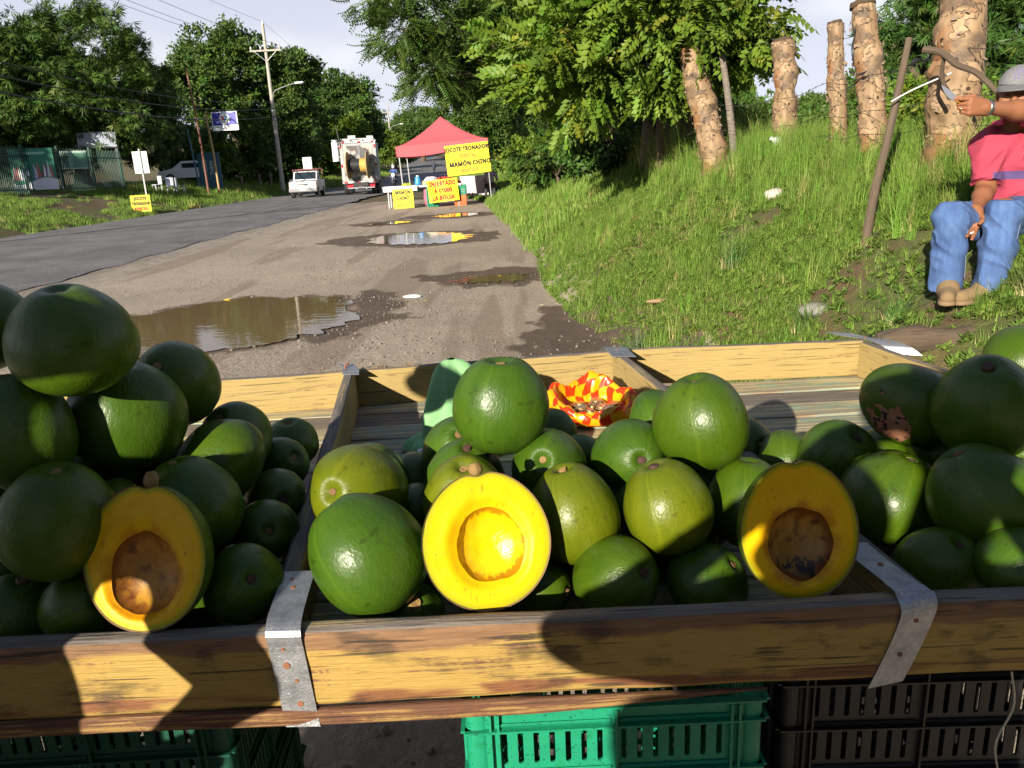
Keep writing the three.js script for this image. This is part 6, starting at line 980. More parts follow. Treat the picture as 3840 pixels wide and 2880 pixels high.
// simpler standing, sitting and riding people
function person(label, J, c, o = {}) {
  const base = o.base ?? [(J.anL[0] + J.anR[0]) / 2, Math.min(J.anL[1], J.anR[1]) - 0.09, (J.anL[2] + J.anR[2]) / 2], t = thing('person', label, 'person', base), cell = o.cell ?? 0.02;
  const hd = V(...(o.face ?? [0, 0, -1])).normalize(), hx = V(0, 1, 0).cross(hd).normalize(), hm = new THREE.Matrix4().makeBasis(hx, hd.clone().cross(hx), hd).setPosition(...J.head);
  const torso = [B(lerp3(J.hipL, J.hipR, 0.5), 0.125, lerp3(lerp3(J.hipL, J.hipR, 0.5), J.neck, 0.5), 0.125), B(lerp3(lerp3(J.hipL, J.hipR, 0.5), J.neck, 0.5), 0.125, lerp3(lerp3(J.hipL, J.hipR, 0.5), J.neck, 0.8), 0.13), B(J.shL, 0.07, J.shR, 0.07)];
  const upper = [B(J.shL, 0.06, J.elL, 0.045), B(J.shR, 0.06, J.elR, 0.045)], fore = [B(J.elL, 0.043, J.wrL, 0.027), B(J.elR, 0.043, J.wrR, 0.027)], legs = [B(J.hipL, 0.095, J.knL, 0.06), B(J.knL, 0.058, J.anL, 0.04), B(J.hipR, 0.095, J.knR, 0.06), B(J.knR, 0.058, J.anR, 0.04)];
  const feet = ['L', 'R'].map(s => B(J['an' + s], 0.042, add3(J['an' + s], V(...(o.toe ?? [0, 0, -1])).normalize().multiplyScalar(0.15).add(V(0, -0.05, 0)).toArray()), 0.035));
  const hands = ['L', 'R'].map(s => { const d = V(...J['wr' + s]).sub(V(...J['el' + s])).normalize(); return handBones(frame(J['wr' + s], d.toArray(), Math.abs(d.y) > 0.8 ? [0, 0, -1] : [0, 1, 0]), 0.45); });
  mesh('body', rebase(merge([skinOf([...torso, ...upper, ...fore, ...legs, ...feet, B(J.neck, 0.055, add3(J.head, [0, -0.05, 0]), 0.055)], 0.03, cell), skinOf([...headBones(hm), B(J.neck, 0.055, add3(J.head, [0, -0.05, 0]), 0.055)], 0.015, Math.min(cell, 0.008)), ...hands.map(h => skinOf(h, 0.006, Math.min(cell * 0.4, 0.006)))]), base), skinM, t);
  const waist = lerp3(J.hipL, J.hipR, 0.5);
  mesh('shirt', rebase(skinOf(inflate([...torso, ...upper.map(q => ({ ...q, b: lerp3(q.a, q.b, 0.9) }))], 0.018), 0.04, cell), base), c.shirt, t);
  mesh('trousers', rebase(skinOf(inflate([...legs, B(J.hipL, 0.105, J.hipR, 0.105), { ...torso[0], b: lerp3(torso[0].a, torso[0].b, 0.3) }], 0.02), 0.03, cell), base), c.trousers, t);
  mesh('shoes', rebase(skinOf(inflate(feet, 0.012), 0.02, cell), base), M([0.05, 0.045, 0.04], 0.6), t);
  if (c.hat) c.hat(t, hm, base); else mesh('hair', rebase(skinOf([EL(tf(hm, [0, 0.045, -0.02]), [0.085, 0.100, 0.102], new THREE.Matrix4().extractRotation(hm).invert())], 0.01, Math.min(cell, 0.01), (x, y, z) => { const q = V(x - J.head[0], y - J.head[1], z - J.head[2]); return 0.0 - q.y + q.dot(hd) * 0.9 - 0.02; }), base), M([0.02, 0.015, 0.012], 0.6), t);
  return t;
}
const cloth = c => M(c, 0.9);
const peaked = m => (t, hm, base) => { const k = mesh('cap', rebase(skinOf([EL(tf(hm, [0, 0.055, -0.012]), [0.092, 0.10, 0.108], new THREE.Matrix4().extractRotation(hm).invert()), B(tf(hm, [-0.04, 0.06, 0.11]), 0.02, tf(hm, [0.04, 0.06, 0.11]), 0.02), B(tf(hm, [0, 0.06, 0.09]), 0.03, tf(hm, [0, 0.055, 0.14]), 0.015)], 0.02, 0.01, (x, y, z) => tf(hm, [0, 0.045, 0])[1] - y), base), m, t); };
// people out of view shading the tray; the companion and hats are added
person('photographer with raised arms, standing behind the tray front', { head: [0.02, 1.80, 0.27], neck: [-0.06, 1.60, 0.34], shL: [-0.34, 1.52, 0.33], shR: [0.10, 1.53, 0.34], elL: [-0.46, 1.47, 0.12], elR: [0.28, 1.44, 0.16], wrL: [-0.17, 1.66, 0.07], wrR: [0.14, 1.66, 0.08], hipL: [-0.22, 1.02, 0.38], hipR: [0.0, 1.02, 0.38], knL: [-0.24, 0.56, 0.36], knR: [0.03, 0.56, 0.37], anL: [-0.26, 0.12, 0.40], anR: [0.06, 0.12, 0.40] }, { shirt: cloth([0.25, 0.27, 0.32]), trousers: cloth([0.06, 0.07, 0.10]), hat: (t, hm, base) => { const g = new THREE.LatheGeometry([[0.001, 0.19], [0.06, 0.185], [0.092, 0.15], [0.098, 0.075], [0.19, 0.05], [0.192, 0.058], [0.10, 0.085]].map(p => new THREE.Vector2(...p)), 32); g.translate(0.02, 1.80, 0.27); mesh('added_sun_hat', rebase(g, base), cloth([0.4, 0.33, 0.2]), t); } });  // wide hat brim added so the head shadow covers more fruit
person('companion standing close at the photographer\'s side', { head: [-0.30, 1.70, 0.46], neck: [-0.32, 1.52, 0.52], shL: [-0.54, 1.44, 0.55], shR: [-0.10, 1.44, 0.56], elL: [-0.62, 1.15, 0.58], elR: [-0.04, 1.15, 0.60], wrL: [-0.60, 0.92, 0.50], wrR: [-0.06, 0.92, 0.52], hipL: [-0.42, 0.95, 0.58], hipR: [-0.22, 0.95, 0.58], knL: [-0.43, 0.52, 0.58], knR: [-0.20, 0.52, 0.60], anL: [-0.44, 0.11, 0.62], anR: [-0.19, 0.11, 0.62] }, { shirt: cloth([0.3, 0.1, 0.1]), trousers: cloth([0.06, 0.06, 0.07]) });  // person added out of view to shade the stained half avocado
person('bystander with a hand on the hip, standing beside the tray', { head: [-1.14, 1.76, -0.36], neck: [-1.13, 1.58, -0.32], shL: [-1.36, 1.50, -0.30], shR: [-0.90, 1.51, -0.33], elL: [-1.52, 1.18, -0.30], elR: [-0.73, 1.26, -0.30], wrL: [-1.38, 1.02, -0.34], wrR: [-0.88, 1.06, -0.38], hipL: [-1.24, 0.96, -0.30], hipR: [-1.02, 0.96, -0.30], knL: [-1.24, 0.53, -0.33], knR: [-0.99, 0.53, -0.33], anL: [-1.24, 0.11, -0.28], anR: [-0.98, 0.11, -0.28] }, { shirt: cloth([0.5, 0.48, 0.45]), trousers: cloth([0.08, 0.1, 0.16]), hat: (t, hm, base) => { const g = new THREE.LatheGeometry([[0.001, 0.17], [0.06, 0.165], [0.092, 0.13], [0.098, 0.06], [0.21, 0.03], [0.212, 0.038], [0.10, 0.07]].map(p => new THREE.Vector2(...p)), 32); g.translate(-1.14, 1.76, -0.36); mesh('added_sun_hat', rebase(g, base), cloth([0.4, 0.33, 0.2]), t); } });  // wide hat added to spread shade over the left heap
// ---------------------------------------------------------------- red canopy stall down the road
const metalGrey = M([0.35, 0.36, 0.37], 0.4, { metalness: 0.7 }), whiteCloth = M([0.66, 0.66, 0.68], 0.85), blackM = M([0.02, 0.02, 0.02], 0.6);
function signTex(w, h, bg, rows) { return canvasTex(w, h, (c) => { c.fillStyle = bg; c.fillRect(0, 0, w, h); c.textAlign = 'center'; c.textBaseline = 'middle'; for (const [s, x, y, size, col, sx = 1] of rows) { c.save(); c.translate(x * w, y * h); c.scale(sx, 1); c.font = `bold ${Math.round(size * h)}px sans-serif`; c.fillStyle = col; c.fillText(s, 0, 0); c.lineWidth = size * h * 0.10; c.strokeStyle = col; c.strokeText(s, 0, 0); c.restore(); } }); }
function flatUV(g) { const p = g.attributes.position; g.computeBoundingBox(); const b = g.boundingBox, uv = []; for (let i = 0; i < p.count; i++) uv.push((p.getX(i) - b.min.x) / (b.max.x - b.min.x), (p.getY(i) - b.min.y) / (b.max.y - b.min.y)); g.setAttribute('uv', new THREE.Float32BufferAttribute(uv, 2)); return g; }
function banner(name, label, cat, w, h, map, pos, rot, sag = 0.02, edge = blackM) {             // a thin printed sheet with folds
  const g = new THREE.BoxGeometry(w, h, 0.012, 14, 8, 1), p = g.attributes.position; for (let i = 0; i < p.count; i++) { const u = p.getX(i) / w, v = p.getY(i) / h; p.setZ(i, p.getZ(i) + sag * Math.sin(u * 9 + v * 3) + sag * 0.6 * Math.sin(v * 8 + 1 + u * 4)); }
  flatUV(g); g.computeVertexNormals(); const t = thing(name, label, cat, pos); t.rotation.set(...rot); mesh('printed_sheet', g, M(0xffffff, 0.6, { map }), t); return t;
}
const YEL = '#f2dd1e', BLK = '#17140f', ORG = '#d9641e', RED = '#d2231c';
{
  const C = [-2.42, 0.03, -36.35], h = 1.93, t = thing('red_canopy', 'faded red pop up canopy with peaked roof on metal legs', 'canopy', C); t.rotation.set(0, 0.03, 0.048);
  const N = 40, pos = [], idx = [], e = 2.62, pk = 3.78; for (let i = 0; i <= N; i++) for (let j = 0; j <= N; j++) { const u = i / N * 2 - 1, v = j / N * 2 - 1, s = Math.max(Math.abs(u), Math.abs(v)), d = Math.pow(1 - s, 1.55) + 0.16 * (1 - s); pos.push(u * h * 1.01, e + (pk - e) * d / 1.16 - 0.03 * (1 - Math.min(Math.abs(u), Math.abs(v)) / Math.max(s, 1e-3)) * s * (1 - s) * 2, v * h * 1.01); }
  for (let i = 0; i < N; i++) for (let j = 0; j < N; j++) { const a = i * (N + 1) + j, b = a + N + 1; idx.push(a, a + 1, b, b, a + 1, b + 1); }
  const g = new THREE.BufferGeometry(); g.setAttribute('position', new THREE.Float32BufferAttribute(pos, 3)); g.setIndex(idx); g.computeVertexNormals();
  const red = M([0.56, 0.085, 0.10], 0.75, { transmission: 0.12, thickness: 0 }); mesh('roof_cloth', g, red, t);
  for (const [rot, k] of [[0, 0], [Math.PI / 2, 1], [Math.PI, 2], [-Math.PI / 2, 3]]) { const v = new THREE.BoxGeometry(h * 2.02, 0.42, 0.01, 30, 6, 1), p = v.attributes.position; for (let i = 0; i < p.count; i++) { const x = p.getX(i), y = p.getY(i); p.setZ(i, p.getZ(i) + 0.025 * Math.sin(x * 3 + y * 5 + k) * (0.3 - y)); p.setY(i, y + (y < -0.15 ? 0.05 * Math.sin(x * 1.6 + k) : 0)); } v.computeVertexNormals(); v.translate(0, e - 0.21, h * 1.016); v.rotateY(rot); mesh('valance', v, red, t); }
  for (const [sx, sz] of [[-1, 1], [1, 1], [-1, -1], [1, -1]]) { const y0 = land(C[0] + sx * h, C[2] + sz * h) - C[1] - sx * h * 0.048 - 0.02; mesh('leg', box(0.045, e - y0 - 0.05, 0.045, sx * h * 0.97, (e + y0) / 2, sz * h * 0.97), metalGrey, t); }
  for (const sz of [1, -1]) for (const sx of [-1, 1]) { mesh('truss_bar', bar(V(sx * h * 0.95, e - 0.45, sz * h * 0.95), V(0, e - 0.25, sz * h * 0.95), 0.014), metalGrey, t); mesh('truss_bar', bar(V(sz * h * 0.95, e - 0.45, sx * h * 0.95), V(sz * h * 0.95, e - 0.25, 0), 0.014), metalGrey, t); }
  banner('price_sign', 'big yellow banner hung from the canopy, JOCOTE TRONADOR and MAMON CHINO', 'sign', 1.86, 1.24, signTex(1024, 680, YEL, [['JOCOTE TRONADOR', 0.5, 0.15, 0.19, BLK, 0.86], ['ESPECIAL', 0.52, 0.38, 0.16, ORG, 0.8], ['MAMÓN CHINO', 0.54, 0.64, 0.20, BLK, 0.95], ['INJERTADO', 0.52, 0.87, 0.15, ORG, 0.85]]), [-1.42, 1.92, -34.36], [0.02, 0.05, 0.075], 0.012);
  banner('price_sign', 'small yellow board leaning before the white table, MAMON CHINO', 'sign', 0.86, 0.80, signTex(512, 476, YEL, [['MAMÓN', 0.5, 0.18, 0.24, BLK, 0.85], ['CHINO', 0.5, 0.48, 0.24, BLK, 0.85], ['INJERTADO', 0.5, 0.84, 0.19, ORG, 0.72]]), [-4.22, 0.43, -33.72], [-0.06, 0.02, 0.02], 0.004);
  banner('price_sign', 'crumpled yellow cloth with red lettering LA BOLSA hung below the red fruit', 'sign', 1.28, 0.92, signTex(700, 504, YEL, [['INJERTADO', 0.5, 0.18, 0.27, RED, 0.85], ['A ¢1000', 0.5, 0.50, 0.27, RED, 0.85], ['LA BOLSA', 0.48, 0.82, 0.27, RED, 0.85]]), [-2.52, 0.68, -33.92], [-0.02, 0.06, 0.07], 0.035);
  const tb = thing('stall_table', 'narrow stall table under a white cloth', 'table', [-3.4, 0, -34.5]); mesh('tabletop', box(3.3, 0.04, 0.85, 0, 0.9, 0), M([0.25, 0.2, 0.15], 0.8), tb); for (const [x, z] of [[-1.5, 0.35], [1.5, 0.35], [-1.5, -0.35], [1.5, -0.35]]) mesh('leg', box(0.05, 0.875, 0.05, x, 0.443, z), metalGrey, tb);
  const tc = thing('white_tablecloth', 'white cloth hanging over the stall table edge', 'tablecloth', [-3.4, 0.922, -34.5]); mesh('cloth', merge([box(3.36, 0.006, 0.9, 0, 0.004, 0), box(1.45, 0.22, 0.012, -0.96, -0.10, 0.452), box(0.012, 0.2, 0.9, -1.69, -0.09, 0)]), whiteCloth, tc); mesh('cloth_fold', merge([box(1.8, 0.07, 0.012, 0.75, -0.03, 0.452)]), whiteCloth, tc);
  const bt = thing('rear_table', 'rear stall table draped to the ground in dull white sheet', 'table', [-1.25, 0.05, -36.9]); mesh('sheet', merge([box(1.35, 0.03, 0.7, 0, 1.12, 0), box(1.35, 0.86, 0.015, 0, 0.69, 0.35)]), M([0.45, 0.43, 0.45], 0.85), bt); for (const x of [-0.6, 0.6]) mesh('leg', box(0.04, 1.1, 0.04, x, 0.55, -0.2), metalGrey, bt);
  const r = rng(88), rf = new THREE.IcosahedronGeometry(0.045, 1), rm = [M([0.36, 0.03, 0.02], 0.6), M([0.45, 0.06, 0.03], 0.6), M([0.28, 0.02, 0.02], 0.65)];
  for (let i = 0; i < 150; i++) { const a = r() * 6.28, q = Math.sqrt(r()) * 0.98, x = Math.cos(a) * q * 0.72, z = Math.sin(a) * q * 0.30, o = mesh('red_fruit', rf, rm[i % 3]); o.position.set(-2.45 + x, 0.965 + 0.26 * (1 - q * q) * (0.5 + 0.5 * r()), -34.42 + z); tag(o, 'small red hairy fruit in the mound on the stall table', 'fruit', 'red fruit heaped on the stall table'); }
  const jug = thing('blue_jug', 'bright blue plastic jug standing on the white stall table', 'jug', [-3.62, 0.93, -34.4]); mesh('jug', new THREE.LatheGeometry([[0, 0], [0.13, 0], [0.14, 0.05], [0.12, 0.30], [0.08, 0.36], [0, 0.36]].map(p => new THREE.Vector2(...p)), 16), M([0.03, 0.22, 0.50], 0.4), jug); mesh('lid', cyl(0.06, 0.06, 0.05, 0, 0.385, 0), M([0.6, 0.6, 0.6], 0.5), jug);
  const lumpy = (s, seed, k = 0.5) => { const g = new THREE.IcosahedronGeometry(1, 3), p = g.attributes.position; for (let i = 0; i < p.count; i++) { const q = 1 + k * (n3(p.getX(i) * 2 + seed, p.getY(i) * 2, p.getZ(i) * 2, seed) - 0.5) * 2; p.setXYZ(i, p.getX(i) * q * s[0], p.getY(i) * q * s[1], p.getZ(i) * q * s[2]); } g.computeVertexNormals(); return g; };
  for (const [x, y, s, c, lab] of [[-3.02, 1.10, [0.26, 0.2, 0.18], [0.55, 0.5, 0.55], 'knotted pale plastic bag beside the blue jug'], [-3.30, 1.02, [0.12, 0.11, 0.12], [0.42, 0.38, 0.2], 'small bag of fruit between the jug and the pale bag'], [-4.12, 0.99, [0.20, 0.08, 0.14], [0.30, 0.34, 0.03], 'bunch of yellow green fruit at the bare end of the table']]) { const o = mesh('stall_goods', lumpy(s, x * 3), M(c, 0.6)); o.position.set(x, y - 0.02, -34.35); tag(o, lab, 'goods'); }
  const pinkBag = mesh('pink_bag', lumpy([0.12, 0.42, 0.12], 4, 0.35), M([0.35, 0.10, 0.16], 0.6)); pinkBag.position.set(-3.30, 0.46, -34.1); pinkBag.position.z = -34.4; tag(pinkBag, 'long pink bag hanging under the stall table', 'bag');
  const g1 = makeCrate('stall_crate', 'green crate on top of the orange one beside the red lettered cloth', greenPlastic, 0.5, 0.36, 0.42); g1.position.set(-1.80, 0.46, -34.3);
  const g2 = makeCrate('stall_crate', 'orange crate on the ground below the green one at the stall', M([0.55, 0.13, 0.03], 0.5), 0.52, 0.36, 0.44); g2.position.set(-1.82, 0.015, -34.3);
  dup(g1, [-3.02, 0.015, -34.3], 0.05, 'green crate on the ground behind the red lettered cloth'); dup(g1, [-3.02, 0.44, -34.3], 0.02, 'green crate standing on another behind the red lettered cloth');
  const g3 = makeCrate('stall_crate', 'dark green crate the stall vendor sits on', darkGreenPlastic, 0.5, 0.36, 0.42); g3.position.set(-0.38, land(-0.38, -36.6) - 0.02, -36.6);
  const gy = land(-0.4, -36.4); person('stall vendor sitting in the shade at the canopy corner', { head: [-0.55, gy + 1.24, -36.7], neck: [-0.52, gy + 1.06, -36.7], shL: [-0.30, gy + 0.99, -36.75], shR: [-0.72, gy + 0.98, -36.65], elL: [-0.22, gy + 0.72, -36.6], elR: [-0.80, gy + 0.70, -36.5], wrL: [-0.34, gy + 0.58, -36.3], wrR: [-0.66, gy + 0.56, -36.25], hipL: [-0.40, gy + 0.50, -36.7], hipR: [-0.62, gy + 0.50, -36.66], knL: [-0.38, gy + 0.52, -36.25], knR: [-0.74, gy + 0.52, -36.22], anL: [-0.38, gy + 0.09, -36.2], anR: [-0.76, gy + 0.09, -36.15] }, { shirt: cloth([0.32, 0.24, 0.25]), trousers: cloth([0.03, 0.03, 0.035]) }, { cell: 0.028, face: [-0.3, 0, 1], toe: [0, 0, 1] });
}
// ---------------------------------------------------------------- vehicles
const tyre = M([0.015, 0.015, 0.016], 0.85), rimM = M([0.4, 0.4, 0.42], 0.4, { metalness: 0.7 }), glassM = M([0.02, 0.03, 0.04], 0.05, { specularIntensity: 0.9 }), whitePaint = M([0.68, 0.69, 0.70], 0.35, { clearcoat: 0.5 }), chrome = M([0.5, 0.5, 0.5], 0.25, { metalness: 0.9 }), redLamp = M([0.35, 0.02, 0.03], 0.3), amber = M([0.6, 0.18, 0.02], 0.3);
function wheel(par, x, y, z, r, w, name = 'wheel') { const g = cyl(r, r, w, 0, 0, 0, 24, 0, Math.PI / 2), o = mesh(name, g, tyre, par); o.position.set(x, y, z); mesh('rim', cyl(r * 0.58, r * 0.58, w + 0.02, 0, 0, 0, 16, 0, Math.PI / 2), rimM, o); return o; }
function prism(pts, w, bevel = 0.03) { const s = new THREE.Shape(pts.map(p => new THREE.Vector2(...p))), g = new THREE.ExtrudeGeometry(s, { depth: w - 2 * bevel, bevelEnabled: true, bevelSize: bevel, bevelThickness: bevel, bevelSegments: 2 }); g.translate(0, 0, -(w - 2 * bevel) / 2); g.rotateY(Math.PI / 2); return g; }   // profile in (-z, y), extruded along x
{
  const t = thing('pickup_truck', 'white pickup truck with roof rack coming up the road', 'pickup', [-13.1, 0.075, -52.6]); t.rotation.y = 0.10;
  // profile: first number is distance back from the nose
  mesh('body', prism([[0.05, 0.45], [0.03, 0.72], [0.10, 0.98], [1.25, 1.08], [1.30, 1.06], [2.95, 1.05], [4.7, 1.02], [4.75, 0.5], [4.3, 0.42], [0.3, 0.40]], 1.76, 0.05), whitePaint, t);
  mesh('cab', prism([[1.28, 1.06], [1.95, 1.62], [2.80, 1.64], [3.0, 1.06]], 1.58, 0.06), whitePaint, t);
  { const g = new THREE.BoxGeometry(1.36, 0.66, 0.02); g.rotateX(-0.87); g.translate(0, 1.41, -1.555); mesh('windscreen', g, glassM, t); }
  for (const s of [-1, 1]) { const g = new THREE.BoxGeometry(0.02, 0.40, 0.8); g.translate(s * 0.80, 1.34, -2.35); mesh('side_window', g, glassM, t); mesh('headlight', box(0.34, 0.16, 0.06, s * 0.60, 0.80, -0.04), M([0.6, 0.62, 0.64], 0.15), t); mesh('turn_signal', box(0.12, 0.16, 0.10, s * 0.83, 0.80, -0.07), amber, t); mesh('fog_lamp', box(0.2, 0.09, 0.05, s * 0.62, 0.42, 0.02), M([0.55, 0.5, 0.4], 0.3), t); const m = mesh('mirror', box(0.16, 0.14, 0.08, s * 0.98, 1.12, -1.55), blackM, t); mesh('mirror_stalk', bar(V(s * 0.86, 1.08, -1.6), V(s * 0.95, 1.1, -1.56), 0.02), blackM, m); for (const z of [-0.85, -3.75]) wheel(t, s * 0.78, 0.30, z, 0.36, 0.24); }
  mesh('grille', box(0.78, 0.17, 0.05, 0, 0.80, -0.03), blackM, t); for (let k = -1; k <= 1; k++) mesh('grille_bar', box(0.06, 0.15, 0.03, k * 0.18, 0.80, 0.01), chrome, t);
  mesh('bumper', rbox(1.82, 0.24, 0.22, 0.05), M([0.22, 0.22, 0.23], 0.5), t).position.set(0, 0.50, 0.02); mesh('number_plate', box(0.42, 0.2, 0.02, 0, 0.56, 0.14), M([0.62, 0.5, 0.5], 0.5), t);
  mesh('roof_rack', merge([box(1.7, 0.05, 0.05, 0, 1.78, -1.75), box(1.7, 0.05, 0.05, 0, 1.82, -4.4), box(0.05, 0.05, 2.7, -0.8, 1.80, -3.05), box(0.05, 0.05, 2.7, 0.8, 1.80, -3.05), box(0.04, 0.8, 0.04, -0.8, 1.42, -4.4), box(0.04, 0.8, 0.04, 0.8, 1.42, -4.4), box(0.04, 0.16, 0.04, -0.8, 1.70, -1.9), box(0.04, 0.16, 0.04, 0.8, 1.70, -1.9)]), M([0.20, 0.05, 0.05], 0.6), t);
  mesh('load', merge([box(1.3, 0.4, 1.3, 0, 1.2, -3.7), box(0.5, 0.3, 0.5, 0.4, 1.5, -3.5), box(0.7, 0.2, 0.6, -0.3, 1.46, -3.9)]), M([0.10, 0.07, 0.06], 0.8), t);
  const w = thing('cargo_panel', 'white upright panel carried above the pickup load', 'panel', [-13.25, 1.92, -55.2]); mesh('panel', rbox(0.62, 0.78, 0.06, 0.03), M([0.6, 0.61, 0.62], 0.5), w).position.y = 0.37; mesh('slot', box(0.06, 0.34, 0.01, 0.02, 0.22, 0.034), M([0.25, 0.25, 0.26], 0.6), w);
}
{
  const t = thing('service_truck', 'white cable service truck with wooden spool on its back, driving away', 'truck', [-9.55, 0.07, -54.2]); t.rotation.y = 0.125;
  const greyPaint = M([0.30, 0.32, 0.33], 0.5), dull = M(0xffffff, 0.5, { map: tex(256, 256, (u, v) => { const a = fbm(u * 4, v * 5, 4, 4, 5, 3); return mix3([0.62, 0.61, 0.58], [0.34, 0.34, 0.34], sstep(0.48, 0.58, a)); }) });
  { const g = rbox(2.4, 2.62, 6.2, 0.06); g.translate(0, 2.12, -3.1); mesh('box_body', g, M([0.30, 0.32, 0.33], 0.5), t); }
  { const d = mesh('rear_door', flatUV(box(1.95, 2.25, 0.03, 0, 2.05, 0.012)), dull, t); mesh('door_lock_bar', merge([box(0.03, 2.2, 0.03, 0.02, 2.05, 0.04), box(0.03, 2.2, 0.03, 0.10, 2.05, 0.04)]), greyPaint, d); for (const x of [-0.2, 0.4]) mesh('door_hinge_strip', box(0.28, 0.03, 0.02, x * 1.5, 2.9, 0.035), redLamp, d); }
  for (const s of [-1, 1]) { mesh('rear_post', box(0.20, 2.6, 0.05, s * 1.09, 2.12, 0.015), greyPaint, t); for (const y of [0.92, 2.0, 3.2]) { mesh('reflector', box(0.10, 0.22, 0.02, s * 1.12, y + 0.14, 0.05), M([0.7, 0.7, 0.7], 0.4), t); mesh('reflector', box(0.10, 0.22, 0.02, s * 1.12, y - 0.085, 0.05), redLamp, t); } mesh('tail_light', box(0.42, 0.18, 0.06, s * 0.72, 0.58, 0.02), redLamp, t); }
  mesh('top_rail', box(2.42, 0.10, 0.06, 0, 3.40, 0.02), greyPaint, t); for (const [x, c] of [[-0.95, redLamp], [-0.72, 0], [-0.1, 0], [0.12, redLamp], [0.34, 0], [0.8, 0], [1.0, redLamp]]) mesh('reflector', box(0.20, 0.08, 0.02, x, 3.40, 0.06), c || M([0.7, 0.7, 0.7], 0.4), t);
  mesh('bumper', box(2.4, 0.14, 0.16, 0, 0.82, 0.05), greyPaint, t); for (const x of [-0.95, -0.1, 0.95]) mesh('reflector', box(0.22, 0.10, 0.02, x, 0.82, 0.14), redLamp, t); for (const x of [-0.7, 0.15, 0.7]) mesh('reflector', box(0.22, 0.09, 0.02, x, 0.82, 0.142), M([0.7, 0.7, 0.7], 0.4), t); mesh('number_plate', box(0.42, 0.20, 0.02, 0.0, 0.60, 0.10), M([0.55, 0.35, 0.28], 0.5), t); mesh('tow_frame', merge([box(0.08, 0.5, 0.1, -0.3, 0.6, 0.0), box(0.08, 0.5, 0.1, 0.35, 0.6, 0.0), box(1.8, 0.08, 0.1, 0, 0.45, -0.05)]), greyPaint, t);
  const sp = thing('cable_spool', 'wooden cable spool with black and yellow cable mounted behind the truck', 'cable spool', [-9.52, 1.98, -53.60]); const wf = M([0.36, 0.25, 0.12], 0.8); for (const s of [-1, 1]) { const f = cyl(0.86, 0.86, 0.07, s * 0.66, 0, 0, 36, 0, Math.PI / 2); mesh('flange', f, wf, sp); mesh('flange_rim', (() => { const k = new THREE.TorusGeometry(0.86, 0.03, 6, 36); k.rotateY(Math.PI / 2); k.translate(s * 0.66, 0, 0); return k; })(), wf, sp); }
  mesh('black_cable', (() => { const l = []; for (let k = 0; k < 9; k++) { const q = new THREE.TorusGeometry(0.38, 0.05, 6, 28); q.rotateY(Math.PI / 2); q.translate(-0.58 + k * 0.085, 0, 0); l.push(q); } l.push(cyl(0.36, 0.36, 1.25, 0, 0, 0, 24, 0, Math.PI / 2)); return merge(l); })(), M([0.025, 0.025, 0.028], 0.5), sp); mesh('yellow_cable', (() => { const l = []; for (let k = 0; k < 6; k++) { const q = new THREE.TorusGeometry(0.42, 0.045, 6, 28); q.rotateY(Math.PI / 2); q.translate(0.20 + k * 0.075, 0, 0); l.push(q); } return merge(l); })(), M([0.50, 0.34, 0.09], 0.5), sp); mesh('axle', bar(V(-0.95, 0, 0), V(0.95, 0, 0), 0.04), greyPaint, sp); for (const s of [-1, 1]) mesh('mount_arm', box(0.08, 0.1, 0.62, s * 0.9, 0, -0.27), greyPaint, sp);
  for (const s of [-1, 1]) for (const x of [0.78, 1.06]) wheel(t, s * x, 0.47, -1.3, 0.48, 0.24); for (const s of [-1, 1]) wheel(t, s * 1.0, 0.47, -6.6, 0.48, 0.28); mesh('chassis', box(1.0, 0.25, 7.6, 0, 0.68, -3.6), blackM, t); mesh('cab', rbox(2.2, 1.9, 1.7, 0.12), M([0.5, 0.51, 0.52], 0.4), t).position.set(0, 1.75, -7.1);
  mesh('side_locker', box(0.02, 1.9, 4.9, 1.215, 2.0, -3.1), greyPaint, t); mesh('side_tank', (() => { const g = cyl(0.22, 0.22, 1.25, -1.52, 2.85, -0.6, 18); return merge([g, cyl(0.12, 0.22, 0.14, -1.52, 3.54, -0.6, 18)]); })(), whitePaint, t); mesh('tank_bracket', merge([box(0.34, 0.06, 0.2, -1.32, 3.2, -0.6), box(0.34, 0.06, 0.2, -1.32, 2.5, -0.6)]), greyPaint, t);
  const rl = []; for (let k = 0; k < 6; k++) rl.push(box(2.2, 0.05, 0.06, 0, 3.62, -0.2 - k * 0.95)); for (const x of [-1.05, -0.5, 0.3, 1.05]) rl.push(box(0.06, 0.06, 5.2, x, 3.57, -2.7)); for (const x of [-1.0, 0, 1.0]) for (const z of [-0.3, -3, -5.2]) rl.push(box(0.05, 0.2, 0.05, x, 3.50, z)); rl.push(box(0.5, 0.2, 0.5, -0.35, 3.74, -0.5), box(0.42, 0.14, 0.5, 0.85, 3.72, -0.6)); mesh('roof_rack', merge(rl), M([0.42, 0.42, 0.42], 0.5), t); mesh('whip_aerial', bar(V(-1.12, 3.2, 0.1), V(-1.28, 4.5, 0.1), 0.035), M([0.06, 0.06, 0.05], 0.7), t);
}
